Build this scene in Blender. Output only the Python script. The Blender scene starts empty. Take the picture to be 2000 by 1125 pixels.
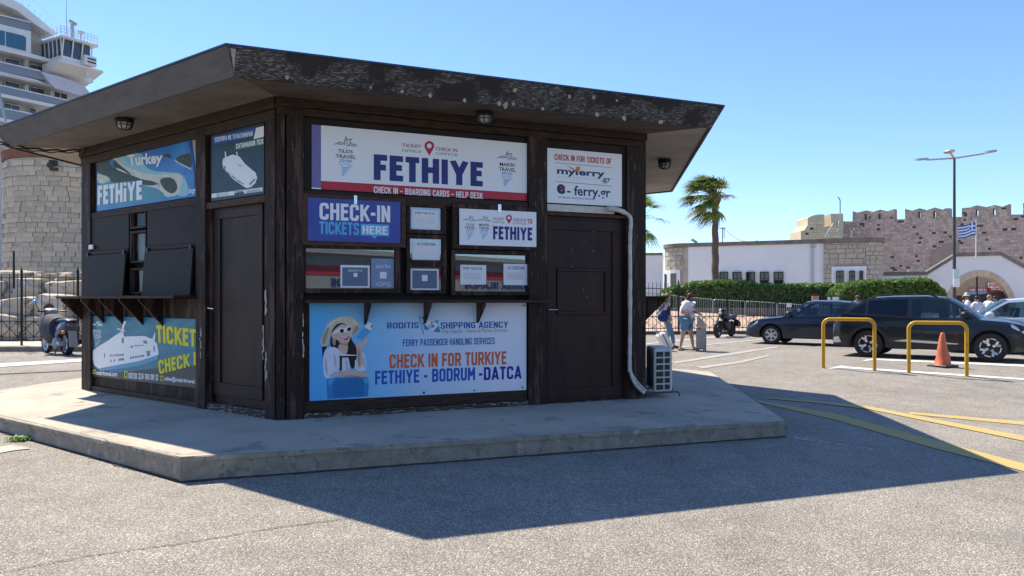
import bpy, bmesh, math, random
from mathutils import Vector, Matrix, noise
from math import radians as R, sin, cos, pi, sqrt

# ---------------------------------------------------------------- camera, sky, sun
sc = bpy.context.scene
col = sc.collection
F, U0, V0, CH = 1461.0, 1000.0, 585.0, 1.55
cam = bpy.data.cameras.new('camera'); co = bpy.data.objects.new('camera', cam); col.objects.link(co)
cam.sensor_width = 36; cam.lens = F / 2000 * 36; cam.shift_y = (V0 - 562.5) / 2000
cam.clip_end = 5000; cam.clip_start = .05
co.location = (0, 0, CH); co.rotation_euler = (pi / 2, 0, 0); sc.camera = co
SUN_FROM = Vector((-.535, .545, 1)).normalized()
w = bpy.data.worlds.new('World'); sc.world = w; w.use_nodes = True
nt = w.node_tree; bg = nt.nodes['Background']; sky = nt.nodes.new('ShaderNodeTexSky')
sky.sky_type = 'NISHITA'; sky.sun_disc = False
sky.sun_elevation = math.asin(SUN_FROM.z); sky.sun_rotation = math.atan2(SUN_FROM.x, SUN_FROM.y)
sky.air_density = 1.0; sky.dust_density = .0; sky.ozone_density = 3.5; sky.altitude = 0
tint = nt.nodes.new('ShaderNodeMix'); tint.data_type = 'RGBA'; tint.blend_type = 'MULTIPLY'; tint.inputs[0].default_value = 1; tint.inputs[7].default_value = (.775, .865, 1.03, 1)
nt.links.new(sky.outputs[0], tint.inputs[6]); nt.links.new(tint.outputs[2], bg.inputs[0]); bg.inputs[1].default_value = .125
sun = bpy.data.lights.new('sun', 'SUN'); sun.energy = 4.9; sun.angle = R(.53); sun.color = (1, .905, .755)
so = bpy.data.objects.new('sun', sun); col.objects.link(so)
so.rotation_euler = SUN_FROM.to_track_quat('Z', 'Y').to_euler(); so.location = (-20, 20, 40)
vs = sc.view_settings; vs.view_transform = 'Standard'; vs.look = 'None'; vs.gamma = 1; vs.exposure = .8
vs.use_curve_mapping = False
sc.cycles.max_bounces = 6; sc.cycles.transparent_max_bounces = 8
rnd = random.Random(7)

# ---------------------------------------------------------------- helpers
def ray(u, v): return Vector(((u - U0) / F, 1, -(v - V0) / F))
def at(u, v, Y): return Vector((0, 0, CH)) + ray(u, v) * Y
def sm(a, b, x):
    t = min(1, max(0, (x - a) / (b - a))); return t * t * (3 - 2 * t)
def gh(x, y):                                   # height of the ground
    near = -.02 - .0135 * (min(x, 9) + 2.8) if x > -2.8 else -.02
    far = .08 + .1 * sm(0, 10, -x)
    t = sm(12.5, 17, y)
    return near * (1 - t) + far * t
def gp(u, v, lift=0):
    Y = 10
    for _ in range(30):
        r = ray(u, v); z = gh(r.x * Y, Y) + lift
        Y = .5 * Y + .5 * (CH - z) * F / (v - V0)
    r = ray(u, v); return Vector((r.x * Y, Y, gh(r.x * Y, Y) + lift))

MW = {}                                          # world matrices of the Empties, kept by name
def P(o, label=None, cat=None, group=None, kind=None):
    if label: o['label'] = label
    if cat: o['category'] = cat
    if group: o['group'] = group
    if kind: o['kind'] = kind
    return o
def thing(name, label, cat, loc=(0, 0, 0), rz=0, group=None):
    o = bpy.data.objects.new(name, None); col.objects.link(o); o.empty_display_size = .2
    o.location = loc; o.rotation_euler = (0, 0, rz)
    MW[o.name] = Matrix.Translation(loc) @ Matrix.Rotation(rz, 4, 'Z')
    return P(o, label, cat, group)
def kids(o): return [c for c in bpy.data.objects if c.parent == o]
def copy_tree(o, loc=None, rz=None, label=None, parent=None):
    c = o.copy(); col.objects.link(c)
    if parent: c.parent = parent
    if loc is not None: c.location = loc
    if rz is not None: c.rotation_euler = (0, 0, rz)
    if label: c['label'] = label
    for k in kids(o): copy_tree(k, parent=c)
    return c

class MB:
    def __init__(s): s.v = []; s.f = []; s.m = []; s.mi = 0
    def add(s, vs_, fs):
        b = len(s.v); s.v += [Vector(p) for p in vs_]
        for f in fs: s.f.append([b + i for i in f]); s.m.append(s.mi)
        return s
    def box(s, c, size, M=None):
        c = Vector(c); h = Vector(size) / 2
        p = [Vector((x, y, z)) for x in (-h.x, h.x) for y in (-h.y, h.y) for z in (-h.z, h.z)]
        p = [c + (M @ q if M else q) for q in p]
        return s.add(p, [(0, 1, 3, 2), (4, 6, 7, 5), (0, 4, 5, 1), (2, 3, 7, 6), (0, 2, 6, 4), (1, 5, 7, 3)])
    def b2(s, a, b):
        a, b = Vector(a), Vector(b)
        return s.box((a + b) / 2, [abs(x) for x in (b - a)])
    def prism(s, pts, d):                        # polygon extruded along vector d
        n = len(pts); pts = [Vector(p) for p in pts]; d = Vector(d)
        return s.add(pts + [p + d for p in pts], [tuple(range(n))[::-1], tuple(range(n, 2 * n))] + [(i, (i + 1) % n, n + (i + 1) % n, n + i) for i in range(n)])
    def tube(s, pts, r, seg=8, caps=True):
        pts = [Vector(p) for p in pts]; n = len(pts); rs = r if isinstance(r, (list, tuple)) else [r] * n
        rings = []; up = None
        for i, p in enumerate(pts):
            t = (pts[min(i + 1, n - 1)] - pts[max(i - 1, 0)])
            if t.length < 1e-9: t = Vector((0, 0, 1))
            t.normalize()
            if up is None: up = Vector((0, 0, 1)) if abs(t.z) < .9 else Vector((1, 0, 0))
            a = up - t * up.dot(t)
            if a.length < 1e-6: a = t.orthogonal()
            a.normalize(); b = t.cross(a); up = a
            rings.append([p + (a * cos(2 * pi * k / seg) + b * sin(2 * pi * k / seg)) * rs[i] for k in range(seg)])
        fs = [(i * seg + k, i * seg + (k + 1) % seg, (i + 1) * seg + (k + 1) % seg, (i + 1) * seg + k) for i in range(n - 1) for k in range(seg)]
        if caps: fs += [tuple(range(seg))[::-1], tuple((n - 1) * seg + k for k in range(seg))]
        return s.add([q for rr in rings for q in rr], fs)
    def cyl(s, a, b, r0, r1=None, seg=12): return s.tube([a, b], [r0, r0 if r1 is None else r1], seg)
    def lathe(s, prof, c=(0, 0, 0), seg=16, axis=None):  # profile of (r, h)
        c = Vector(c); Q = axis.to_track_quat('Z', 'Y').to_matrix() if axis else Matrix.Identity(3)
        vv = [c + Q @ Vector((r * cos(2 * pi * k / seg), r * sin(2 * pi * k / seg), h)) for r, h in prof for k in range(seg)]
        fs = [(i * seg + k, i * seg + (k + 1) % seg, (i + 1) * seg + (k + 1) % seg, (i + 1) * seg + k) for i in range(len(prof) - 1) for k in range(seg)]
        return s.add(vv, fs)
    def ball(s, c, r, seg=10, rings=7):
        r = Vector(r) if hasattr(r, '__len__') else Vector((r, r, r)); c = Vector(c)
        vv = []; fs = []
        for i in range(rings + 1):
            t = pi * i / rings
            for k in range(seg):
                p = 2 * pi * k / seg; vv.append(c + Vector((r.x * sin(t) * cos(p), r.y * sin(t) * sin(p), r.z * cos(t))))
        for i in range(rings):
            for k in range(seg): fs.append((i * seg + k, (i + 1) * seg + k, (i + 1) * seg + (k + 1) % seg, i * seg + (k + 1) % seg))
        return s.add(vv, fs)
    def build(s, name, mats, parent=None, smooth=False, bevel=0, label=None, kind=None):
        if not isinstance(mats, (list, tuple)): mats = [mats]
        me = bpy.data.meshes.new(name)
        inv = MW[parent.name].inverted() if parent and parent.name in MW else Matrix.Identity(4)
        me.from_pydata([inv @ p for p in s.v], [], s.f)
        for m in mats: me.materials.append(m)
        if len(mats) > 1: me.polygons.foreach_set('material_index', s.m)
        bm = bmesh.new(); bm.from_mesh(me); bmesh.ops.recalc_face_normals(bm, faces=bm.faces)
        if smooth:
            for f in bm.faces: f.smooth = True
            for e in bm.edges:
                if len(e.link_faces) == 2 and e.calc_face_angle(0) > .7: e.smooth = False
        bm.to_mesh(me); bm.free()
        o = bpy.data.objects.new(name, me); col.objects.link(o)
        if parent:
            o.parent = parent
            if parent.name in MW: MW[o.name] = MW[parent.name]
        if bevel:
            m = o.modifiers.new('bevel', 'BEVEL'); m.width = bevel; m.segments = 1; m.limit_method = 'ANGLE'; m.angle_limit = R(40)
        if label: o['label'] = label
        if kind: o['kind'] = kind
        return o

MATS = {}
def mat(name, c1, c2=None, scale=5, rough=.6, metal=0, bump=0, bscale=None, spots=None, stretch=(1, 1, 1), rand=0, coat=0, detail=4, spec=.3, gen='Object', spots2=None, trans=0):
    if name in MATS: return MATS[name]
    m = bpy.data.materials.new(name); m.use_nodes = True; t = m.node_tree; N = t.nodes; L = t.links
    b = N['Principled BSDF']; b.inputs['Roughness'].default_value = rough; b.inputs['Metallic'].default_value = metal
    b.inputs['Specular IOR Level'].default_value = spec
    if coat: b.inputs['Coat Weight'].default_value = coat; b.inputs['Coat Roughness'].default_value = .05
    tc = N.new('ShaderNodeTexCoord'); mp = N.new('ShaderNodeMapping'); L.new(tc.outputs[gen], mp.inputs[0]); mp.inputs['Scale'].default_value = stretch
    c = None
    def ns(sca, det=4, vec=mp):
        n = N.new('ShaderNodeTexNoise'); n.inputs['Scale'].default_value = sca; n.inputs['Detail'].default_value = det; n.inputs['Roughness'].default_value = .62
        L.new(vec.outputs[0], n.inputs['Vector']); return n
    def mix(f, a, bb):
        x = N.new('ShaderNodeMix'); x.data_type = 'RGBA'
        if isinstance(f, float): x.inputs[0].default_value = f
        else: L.new(f, x.inputs[0])
        for i, q in ((6, a), (7, bb)):
            if isinstance(q, tuple): x.inputs[i].default_value = (*q, 1)
            else: L.new(q, x.inputs[i])
        return x.outputs[2]
    def ramp(src, lo, hi):
        r = N.new('ShaderNodeMapRange'); r.inputs[1].default_value = lo; r.inputs[2].default_value = hi; L.new(src, r.inputs[0]); return r.outputs[0]
    cur = tuple(c1)
    if c2: cur = mix(ramp(ns(scale, detail).outputs[0], .3, .7), cur, tuple(c2))
    for sp in (spots, spots2):
        if sp:
            sc_, th, cs = sp[1], sp[2], sp[0]
            if len(sp) > 3:
                m2 = N.new('ShaderNodeMapping'); L.new(tc.outputs[gen], m2.inputs[0]); m2.inputs['Scale'].default_value = sp[3]
            else: m2 = mp
            cur = mix(ramp(ns(sc_, 6, m2).outputs[0], th, th + .06), cur, tuple(cs))
    if rand:
        oi = N.new('ShaderNodeObjectInfo'); h = N.new('ShaderNodeHueSaturation'); L.new(ramp(oi.outputs['Random'], 0, 1), h.inputs['Value'])
        r = h.inputs['Value'].links[0].from_node; r.inputs[3].default_value = 1 - rand; r.inputs[4].default_value = 1 + rand
        if isinstance(cur, tuple): h.inputs['Color'].default_value = (*cur, 1)
        else: L.new(cur, h.inputs['Color'])
        cur = h.outputs[0]
    if isinstance(cur, tuple): b.inputs['Base Color'].default_value = (*cur, 1)
    else: L.new(cur, b.inputs['Base Color'])
    if bump:
        bn = N.new('ShaderNodeBump'); bn.inputs['Strength'].default_value = 1; bn.inputs['Distance'].default_value = bump
        L.new(ns(bscale or scale, 6).outputs[0], bn.inputs['Height']); L.new(bn.outputs[0], b.inputs['Normal'])
    if trans:
        b.inputs['Transmission Weight'].default_value = trans
    MATS[name] = m; return m
def flat(name, c, rough=.5): return mat(name, c, rough=rough)

FONT = {}
def text_poly(s, bold=0.0, cond=1):
    k = (s, bold)
    if k not in FONT:
        cu = bpy.data.curves.new('t', 'FONT'); cu.body = s; cu.offset = bold; cu.resolution_u = 3; cu.fill_mode = 'FRONT'
        ob = bpy.data.objects.new('t', cu); col.objects.link(ob)
        dg = bpy.context.evaluated_depsgraph_get(); me = bpy.data.meshes.new_from_object(ob.evaluated_get(dg))
        vv = [v.co.copy() for v in me.vertices]; ff = [tuple(p.vertices) for p in me.polygons]
        bpy.data.objects.remove(ob); bpy.data.curves.remove(cu); bpy.data.meshes.remove(me)
        xs = [v.x for v in vv]; ys = [v.y for v in vv]
        x0, x1, y0, y1 = min(xs), max(xs), min(ys), max(ys)
        FONT[k] = ([((v.x - x0) / (x1 - x0), (v.y - y0) / (y1 - y0)) for v in vv], ff)
    return FONT[k]

def _round(pts, r=.15, n=4):
    out = [Vector(pts[0])]
    for i in range(1, len(pts) - 1):
        p, a, b = Vector(pts[i]), Vector(pts[i - 1]), Vector(pts[i + 1]); da, db = (a - p), (b - p); k = min(r, da.length * .5, db.length * .5); A_ = p + da.normalized() * k; B_ = p + db.normalized() * k
        for j in range(n + 1): t = j / n; out.append((1 - t) ** 2 * A_ + 2 * t * (1 - t) * p + t * t * B_)
    return out + [Vector(pts[-1])]
def din_glyph(ch, h):
    W = .5 + max(0, h * 2 - .16) * 1.7; L, Rr, T, B, M = h, W - h, 1 - h, h, .53; v = lambda x: ([(x, 0), (x, 1)], 0)
    hb = lambda y, x0=0, x1=None: ([(x0, y), (W if x1 is None else x1, y)], 0)
    G = {'A': (W + .04, [([(h * .8, 0), (W / 2 + .02, 1.02)], 0), ([(W + .04 - h * .8, 0), (W / 2 + .02, 1.02)], 0), ([(.14, .27), (W - .1, .27)], 0)]), 'B': (W, [v(L), ([(L, T), (Rr, T), (Rr, M), (L, M)], 1), ([(L, M), (Rr, M), (Rr, B), (L, B)], 1)]),
     'C': (W, [([(Rr, .66), (Rr, T), (L, T), (L, B), (Rr, B), (Rr, .34)], 1)]), 'D': (W, [v(L), ([(L, T), (Rr, T), (Rr, B), (L, B)], 1)]), 'E': (.46, [v(L), hb(T, L, .46), hb(M, L, .42), hb(B, L, .46)]), 'F': (.45, [v(L), hb(T, L, .45), hb(M - .03, L, .41)]),
     'G': (W, [([(Rr, .68), (Rr, T), (L, T), (L, B), (Rr, B), (Rr, .46), (.26, .46)], 1)]), 'H': (W, [v(L), v(Rr), hb(M, L, Rr)]), 'I': (2 * h, [v(h)]), 'K': (W, [v(L), ([(W - .04, 1), (L + .02, .40)], 0), ([(.22, .58), (W - .03, 0)], 0)]), 'L': (.44, [v(L), hb(B, L, .44)]),
     'M': (.66, [v(L), v(.66 - h), ([(L, 1), (.33, .34)], 0), ([(.66 - h, 1), (.33, .34)], 0)]), 'N': (W, [v(L), v(Rr), ([(L, 1), (Rr, 0)], 0)]), 'O': (W, [([(L, .5), (L, T), (Rr, T), (Rr, B), (L, B), (L, .5)], 1)]), 'P': (W, [v(L), ([(L, T), (Rr, T), (Rr, .44), (L, .44)], 1)]),
     'R': (W, [v(L), ([(L, T), (Rr, T), (Rr, .46), (L, .46)], 1), ([(W * .54, .46), (W - .05, 0)], 0)]), 'S': (W, [([(Rr, .70), (Rr, T), (L, T), (L, .55), (Rr, .45), (Rr, B), (L, B), (L, .30)], 1)]), 'T': (.48, [hb(T, 0, .48), v(.24)]), 'U': (W, [([(L, 1), (L, B), (Rr, B), (Rr, 1)], 1)]),
     'V': (W, [([(h * .8, 1), (.25, -.02)], 0), ([(W - h * .8, 1), (.25, -.02)], 0)]), 'Y': (W + .04, [([(h * .8, 1), (W / 2 + .02, .45)], 0), ([(W + .04 - h * .8, 1), (W / 2 + .02, .45)], 0), ([(W / 2 + .02, .5), (W / 2 + .02, 0)], 0)]), 'Σ': (.46, [hb(T, L, .46), hb(B, L, .46), ([(L, T), (.3, .5)], 0), ([(L, B), (.3, .5)], 0)]),
     '-': (.32, [hb(.46, .02, .30)]), '–': (.40, [hb(.46, .0, .40)]), '0': (W, [([(L, .5), (L, T), (Rr, T), (Rr, B), (L, B), (L, .5)], 1)]), '1': (.28, [v(.2), ([(.2, .95), (.02, .78)], 0)]), '2': (W, [([(L, .7), (L, T), (Rr, T), (Rr, .56), (L, .08)], 1), hb(B)]), '3': (W, [([(L, T), (Rr, T), (Rr, M), (.2, M)], 1), ([(.2, M), (Rr, M), (Rr, B), (L, B)], 1)]),
     '4': (W, [v(.36), ([(.30, 1), (.05, .28)], 0), hb(.26)]), '8': (W, [([(L, .5), (L, T), (Rr, T), (Rr, B), (L, B), (L, .5)], 1), hb(M, L, Rr)]), '(': (.22, [([(.2, 1), (.08, .72), (.08, .28), (.2, 0)], 0)]), ')': (.22, [([(.02, 1), (.14, .72), (.14, .28), (.02, 0)], 0)]), 'i': (2 * h, [([(h, 0), (h, .70)], 0), ([(h, .82), (h, 1)], 0)]), ' ': (.22, [])}
    for a, b in zip('ΕΙΗΤΡΑΜΟΚΝ', 'EIHTPAMOKN'): G[a] = G[b]
    return G[ch]
def din_text(s, th=.17, gap=.085):
    h = th / 2; x = 0; vv = []; ff = []; li = 0
    for ch in s:
        w_, strokes = din_glyph(ch, h)
        for pts, rd in strokes:
            q = _round(pts) if rd else [Vector(p) for p in pts]; closed = (q[0] - q[-1]).length < 1e-6; n = len(q); b = len(vv)
            for i, p in enumerate(q):
                a = q[i - 1] if i else (q[-2] if closed else None); c = q[i + 1] if i < n - 1 else (q[1] if closed else None)
                d1 = (p - a).normalized() if a is not None else (c - p).normalized(); d2 = (c - p).normalized() if c is not None else d1; t = (d1 + d2).normalized(); nn = Vector((-t.y, t.x)); k = h / max(.5, nn.dot(Vector((-d1.y, d1.x))))
                for sg_ in (1, -1): r_ = p + nn * k * sg_; vv.append((x + r_.x, min(1, max(0, r_.y)), li * .00012))
            ff += [(b + 2 * i, b + 2 * i + 1, b + 2 * i + 3, b + 2 * i + 2) for i in range(n - 1)]; li = (li + 1) % 4
        x += w_ + gap
    x -= gap
    return [(a / x, y, l) for a, y, l in vv], ff

class Wall:                                      # a vertical plane seen from outside, left to right
    def __init__(s, A, B):
        s.A = Vector((A[0], A[1], 0)); s.X = (Vector((B[0], B[1], 0)) - s.A); s.len = s.X.length; s.X.normalize()
        s.N = Vector((s.X.y, -s.X.x, 0))
    def pt(s, a, z, n=0): return s.A + s.X * a + s.N * n + Vector((0, 0, z))
    def sz(s, u, v, n=0):
        r = ray(u, v); o = s.A + s.N * n; Y = (o - Vector((0, 0, CH))).dot(s.N) / r.dot(s.N); p = Vector((0, 0, CH)) + r * Y
        return ((p - s.A).dot(s.X), p.z)
    def s_of(s, u, n=0): return s.sz(u, 585, n)[0]
    def box(s, mb, s0, s1, z0, z1, n0, n1):
        p = [s.pt(a, z, n) for a in (s0, s1) for z in (z0, z1) for n in (n0, n1)]
        mb.add(p, [(0, 1, 3, 2), (4, 6, 7, 5), (0, 4, 5, 1), (2, 3, 7, 6), (0, 2, 6, 4), (1, 5, 7, 3)]); return mb
    def rect(s, r, n=0):                         # image corners (top left, bottom right) -> s0,s1,z0,z1
        a, z1 = s.sz(r[0], r[1], n); b, z0 = s.sz(r[2], r[3], n); return a, b, z0, z1
    def poly(s, mb, pts, n):
        q = [s.pt(*s.sz(u, v, n), n) for u, v in pts]
        mb.add(q, [tuple(range(len(q)))]); return mb
    def text(s, mb, string, r, n, bold=0.0):     # r = 4 numbers (tl, br) or 4 corner points
        if all(c in "ABCDEFGHIKLMNOPRSTUVYΣ-01234812()i– ΕΙΗΤΡΑΜΟΚΝ" for c in string) and bold >= .02: vv, ff = din_text(string, .13 + bold * 1.6)
        else: vv, ff = text_poly(string, bold); vv = [(x, y, 0) for x, y in vv]
        if len(r) == 4 and not hasattr(r[0], '__len__'):
            a, b, z0, z1 = s.rect(r, n); c = [(a, z1), (b, z1), (b, z0), (a, z0)]
        else: c = [s.sz(u, v, n) for u, v in r]
        out = []
        for x, y, l in vv:
            tx = c[0][0] + (c[1][0] - c[0][0]) * x, c[0][1] + (c[1][1] - c[0][1]) * x
            bx = c[3][0] + (c[2][0] - c[3][0]) * x, c[3][1] + (c[2][1] - c[3][1]) * x
            out.append(s.pt(bx[0] + (tx[0] - bx[0]) * y, bx[1] + (tx[1] - bx[1]) * y, n + l))
        mb.add(out, ff); return mb

def skin(name, nodes, edges, mats, parent, sub=1, root=0, label=None):
    """nodes: (x,y,z,rx[,ry]); grows one continuous surface"""
    me = bpy.data.meshes.new(name); inv = Matrix.Identity(4)
    me.from_pydata([n[:3] for n in nodes], edges, [])
    ob = bpy.data.objects.new(name, me); col.objects.link(ob)
    md = ob.modifiers.new('s', 'SKIN'); md.use_smooth_shade = True
    if not me.skin_vertices: me.skin_vertices.new()
    for i, n in enumerate(nodes):
        d = me.skin_vertices[0].data[i]; d.radius = (n[3], n[4] if len(n) > 4 else n[3]); d.use_root = (i == root)
    m2 = ob.modifiers.new('u', 'SUBSURF'); m2.levels = sub; m2.render_levels = sub
    dg = bpy.context.evaluated_depsgraph_get(); me2 = bpy.data.meshes.new_from_object(ob.evaluated_get(dg))
    bpy.data.objects.remove(ob); bpy.data.meshes.remove(me)
    me2.name = name; me2.materials.clear(); me2.materials.append(mats)
    for p in me2.polygons: p.use_smooth = True
    o = bpy.data.objects.new(name, me2); col.objects.link(o); o.parent = parent
    if label: o['label'] = label
    return o

# ---------------------------------------------------------------- materials
wood = mat('dark_stained_wood', (.011, .0065, .005), (.034, .018, .012), 7, .62, spec=.22, bump=.004, bscale=18, stretch=(6, 6, .6), spots=((.16, .12, .10), 6, .63, (9, 9, 1.2)), spots2=((.075, .043, .033), 1.6, .53, (5, 5, .6)))
skirtm = mat('scuffed_skirting', (.03, .022, .018), (.07, .05, .038), 6, .7, bump=.004, bscale=16, stretch=(1, 1, 6), spots=((.34, .31, .28), 8, .55, (1.5, 1.5, 9)))
woodh = mat('dark_stained_beam', (.017, .010, .0075), (.058, .034, .023), 6, .62, spec=.22, bump=.004, bscale=16, stretch=(1, 1, 8), spots=((.15, .12, .1), 4, .68, (1.2, 1.2, 12)))
woodr = mat('brown_door_wood', (.012, .008, .0075), (.042, .015, .010), 1.4, .5, spec=.25, bump=.0012, bscale=25, stretch=(3, 3, .8), spots=((.1, .08, .07), 14, .72, (3, 3, 1)))
woodp = mat('painted_board', (.014, .009, .0075), (.028, .018, .0145), 2, .6, spec=.22, bump=.001, bscale=20, spots=((.09, .07, .06), 9, .74))
rawwood = mat('worn_frame_wood', (.026, .013, .008), (.085, .043, .022), 9, .6, spec=.25, bump=.003, bscale=18, stretch=(1, 1, 5), spots=((.22, .17, .12), 7, .68, (2, 2, 8)))
fascia_m = mat('weathered_fascia', (.028, .025, .024), (.05, .042, .038), 3, .75, bump=.006, bscale=9, stretch=(1, 1, 5), spots=((.16, .16, .165), 12, .525, (1.6, 1.6, 9)), spots2=((.025, .021, .02), 2.6, .52, (1, 1, 1.2)))
fascia_l = mat('plain_fascia', (.085, .08, .078), (.12, .112, .108), 3, .8, bump=.002, bscale=12, stretch=(1, 1, 4))
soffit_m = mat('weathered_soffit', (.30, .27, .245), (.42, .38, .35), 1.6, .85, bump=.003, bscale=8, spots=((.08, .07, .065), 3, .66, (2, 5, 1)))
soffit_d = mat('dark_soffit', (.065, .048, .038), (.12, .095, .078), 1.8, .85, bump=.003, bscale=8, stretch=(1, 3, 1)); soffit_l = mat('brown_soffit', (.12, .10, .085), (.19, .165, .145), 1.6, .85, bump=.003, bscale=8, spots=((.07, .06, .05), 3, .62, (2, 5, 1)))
roof_m = mat('roof_membrane', (.03, .04, .09), (.05, .06, .12), 4, .5)
whitepaint = mat('peeled_white_paint', (.62, .6, .55), (.45, .42, .37), 20, .7)
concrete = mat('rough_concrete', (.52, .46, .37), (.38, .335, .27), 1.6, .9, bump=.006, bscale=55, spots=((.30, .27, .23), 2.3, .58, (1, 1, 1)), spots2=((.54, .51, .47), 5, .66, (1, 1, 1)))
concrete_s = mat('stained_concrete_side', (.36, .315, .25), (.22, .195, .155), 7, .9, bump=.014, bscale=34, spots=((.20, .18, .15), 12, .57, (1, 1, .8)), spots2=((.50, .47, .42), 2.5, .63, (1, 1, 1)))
iron = mat('rusty_black_iron', (.014, .012, .011), (.035, .022, .015), 12, .6)
galv = mat('galvanised_steel', (.42, .43, .44), (.34, .35, .36), 8, .42, metal=.6)
plaster = mat('white_plaster', (.78, .81, .82), (.70, .73, .745), .5, .85, bump=.004, bscale=6)
stone_y = mat('yellow_limestone', (.58, .475, .35), (.48, .395, .29), 2.5, .9, bump=.02, bscale=8, rand=.12, spots=((.3, .26, .2), 6, .64))
stone_g = mat('grey_limestone', (.54, .455, .355), (.45, .38, .295), 2.5, .9, bump=.02, bscale=9, rand=.12, spots=((.26, .23, .19), 5, .64))
mortar = mat('mortar', (.40, .36, .30), (.30, .27, .22), 4, .95, bump=.02, bscale=10)
white = mat('sign_white', (.74, .75, .77), rough=.38); navy = mat('print_navy', (.022, .03, .17), rough=.4); red = mat('print_red', (.42, .025, .045), rough=.4)
lblue = mat('print_light_blue', (.09, .38, .66), rough=.4); black = mat('print_black', (.02, .02, .025), rough=.4); grey = mat('print_grey', (.2, .2, .22), rough=.4)
papr = mat('white_paper', (.72, .74, .76), (.66, .68, .71), 6, .6)
blackp = mat('black_plastic', (.015, .015, .017), rough=.45); rubber = mat('tyre_rubber', (.018, .018, .018), (.03, .03, .03), 30, .8)
chrome = mat('bright_metal', (.6, .6, .6), rough=.25, metal=1)
def glassy(name, c, mixf, rough=.02):
    m = bpy.data.materials.new(name); m.use_nodes = True; N = m.node_tree.nodes; L = m.node_tree.links
    b = N['Principled BSDF']; b.inputs['Base Color'].default_value = (*c, 1); b.inputs['Roughness'].default_value = rough
    b.inputs['Specular IOR Level'].default_value = mixf; b.inputs['IOR'].default_value = 1.5
    return m
def clearglass(name, f=.35, tint=(.6, .66, .68)):
    m = bpy.data.materials.new(name); m.use_nodes = True; N = m.node_tree.nodes; L = m.node_tree.links
    N.remove(N['Principled BSDF']); g = N.new('ShaderNodeBsdfGlossy'); g.inputs['Roughness'].default_value = .01; g.inputs[0].default_value = (.9, .95, 1, 1)
    t = N.new('ShaderNodeBsdfTransparent'); t.inputs[0].default_value = (*tint, 1); mx = N.new('ShaderNodeMixShader'); lw = N.new('ShaderNodeLayerWeight'); lw.inputs[0].default_value = f
    mr = N.new('ShaderNodeMapRange'); mr.inputs[3].default_value = f; mr.inputs[4].default_value = 1; L.new(lw.outputs['Fresnel'], mr.inputs[0])
    L.new(mr.outputs[0], mx.inputs[0]); L.new(t.outputs[0], mx.inputs[1]); L.new(g.outputs[0], mx.inputs[2]); L.new(mx.outputs[0], N['Material Output'].inputs[0])
    return m
pane_m = clearglass('window_glass', .17); wind_dark = glassy('dark_window', (.012, .014, .017), .8); shipglass = glassy('blue_ship_glass', (.02, .10, .17), .9, .08)
carglass = clearglass('car_glass', .07, (.42, .50, .50)); privglass = clearglass('tinted_car_glass', .05, (.03, .035, .04))
dark_in = mat('dark_interior', (.02, .02, .022), rough=.8)

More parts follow.
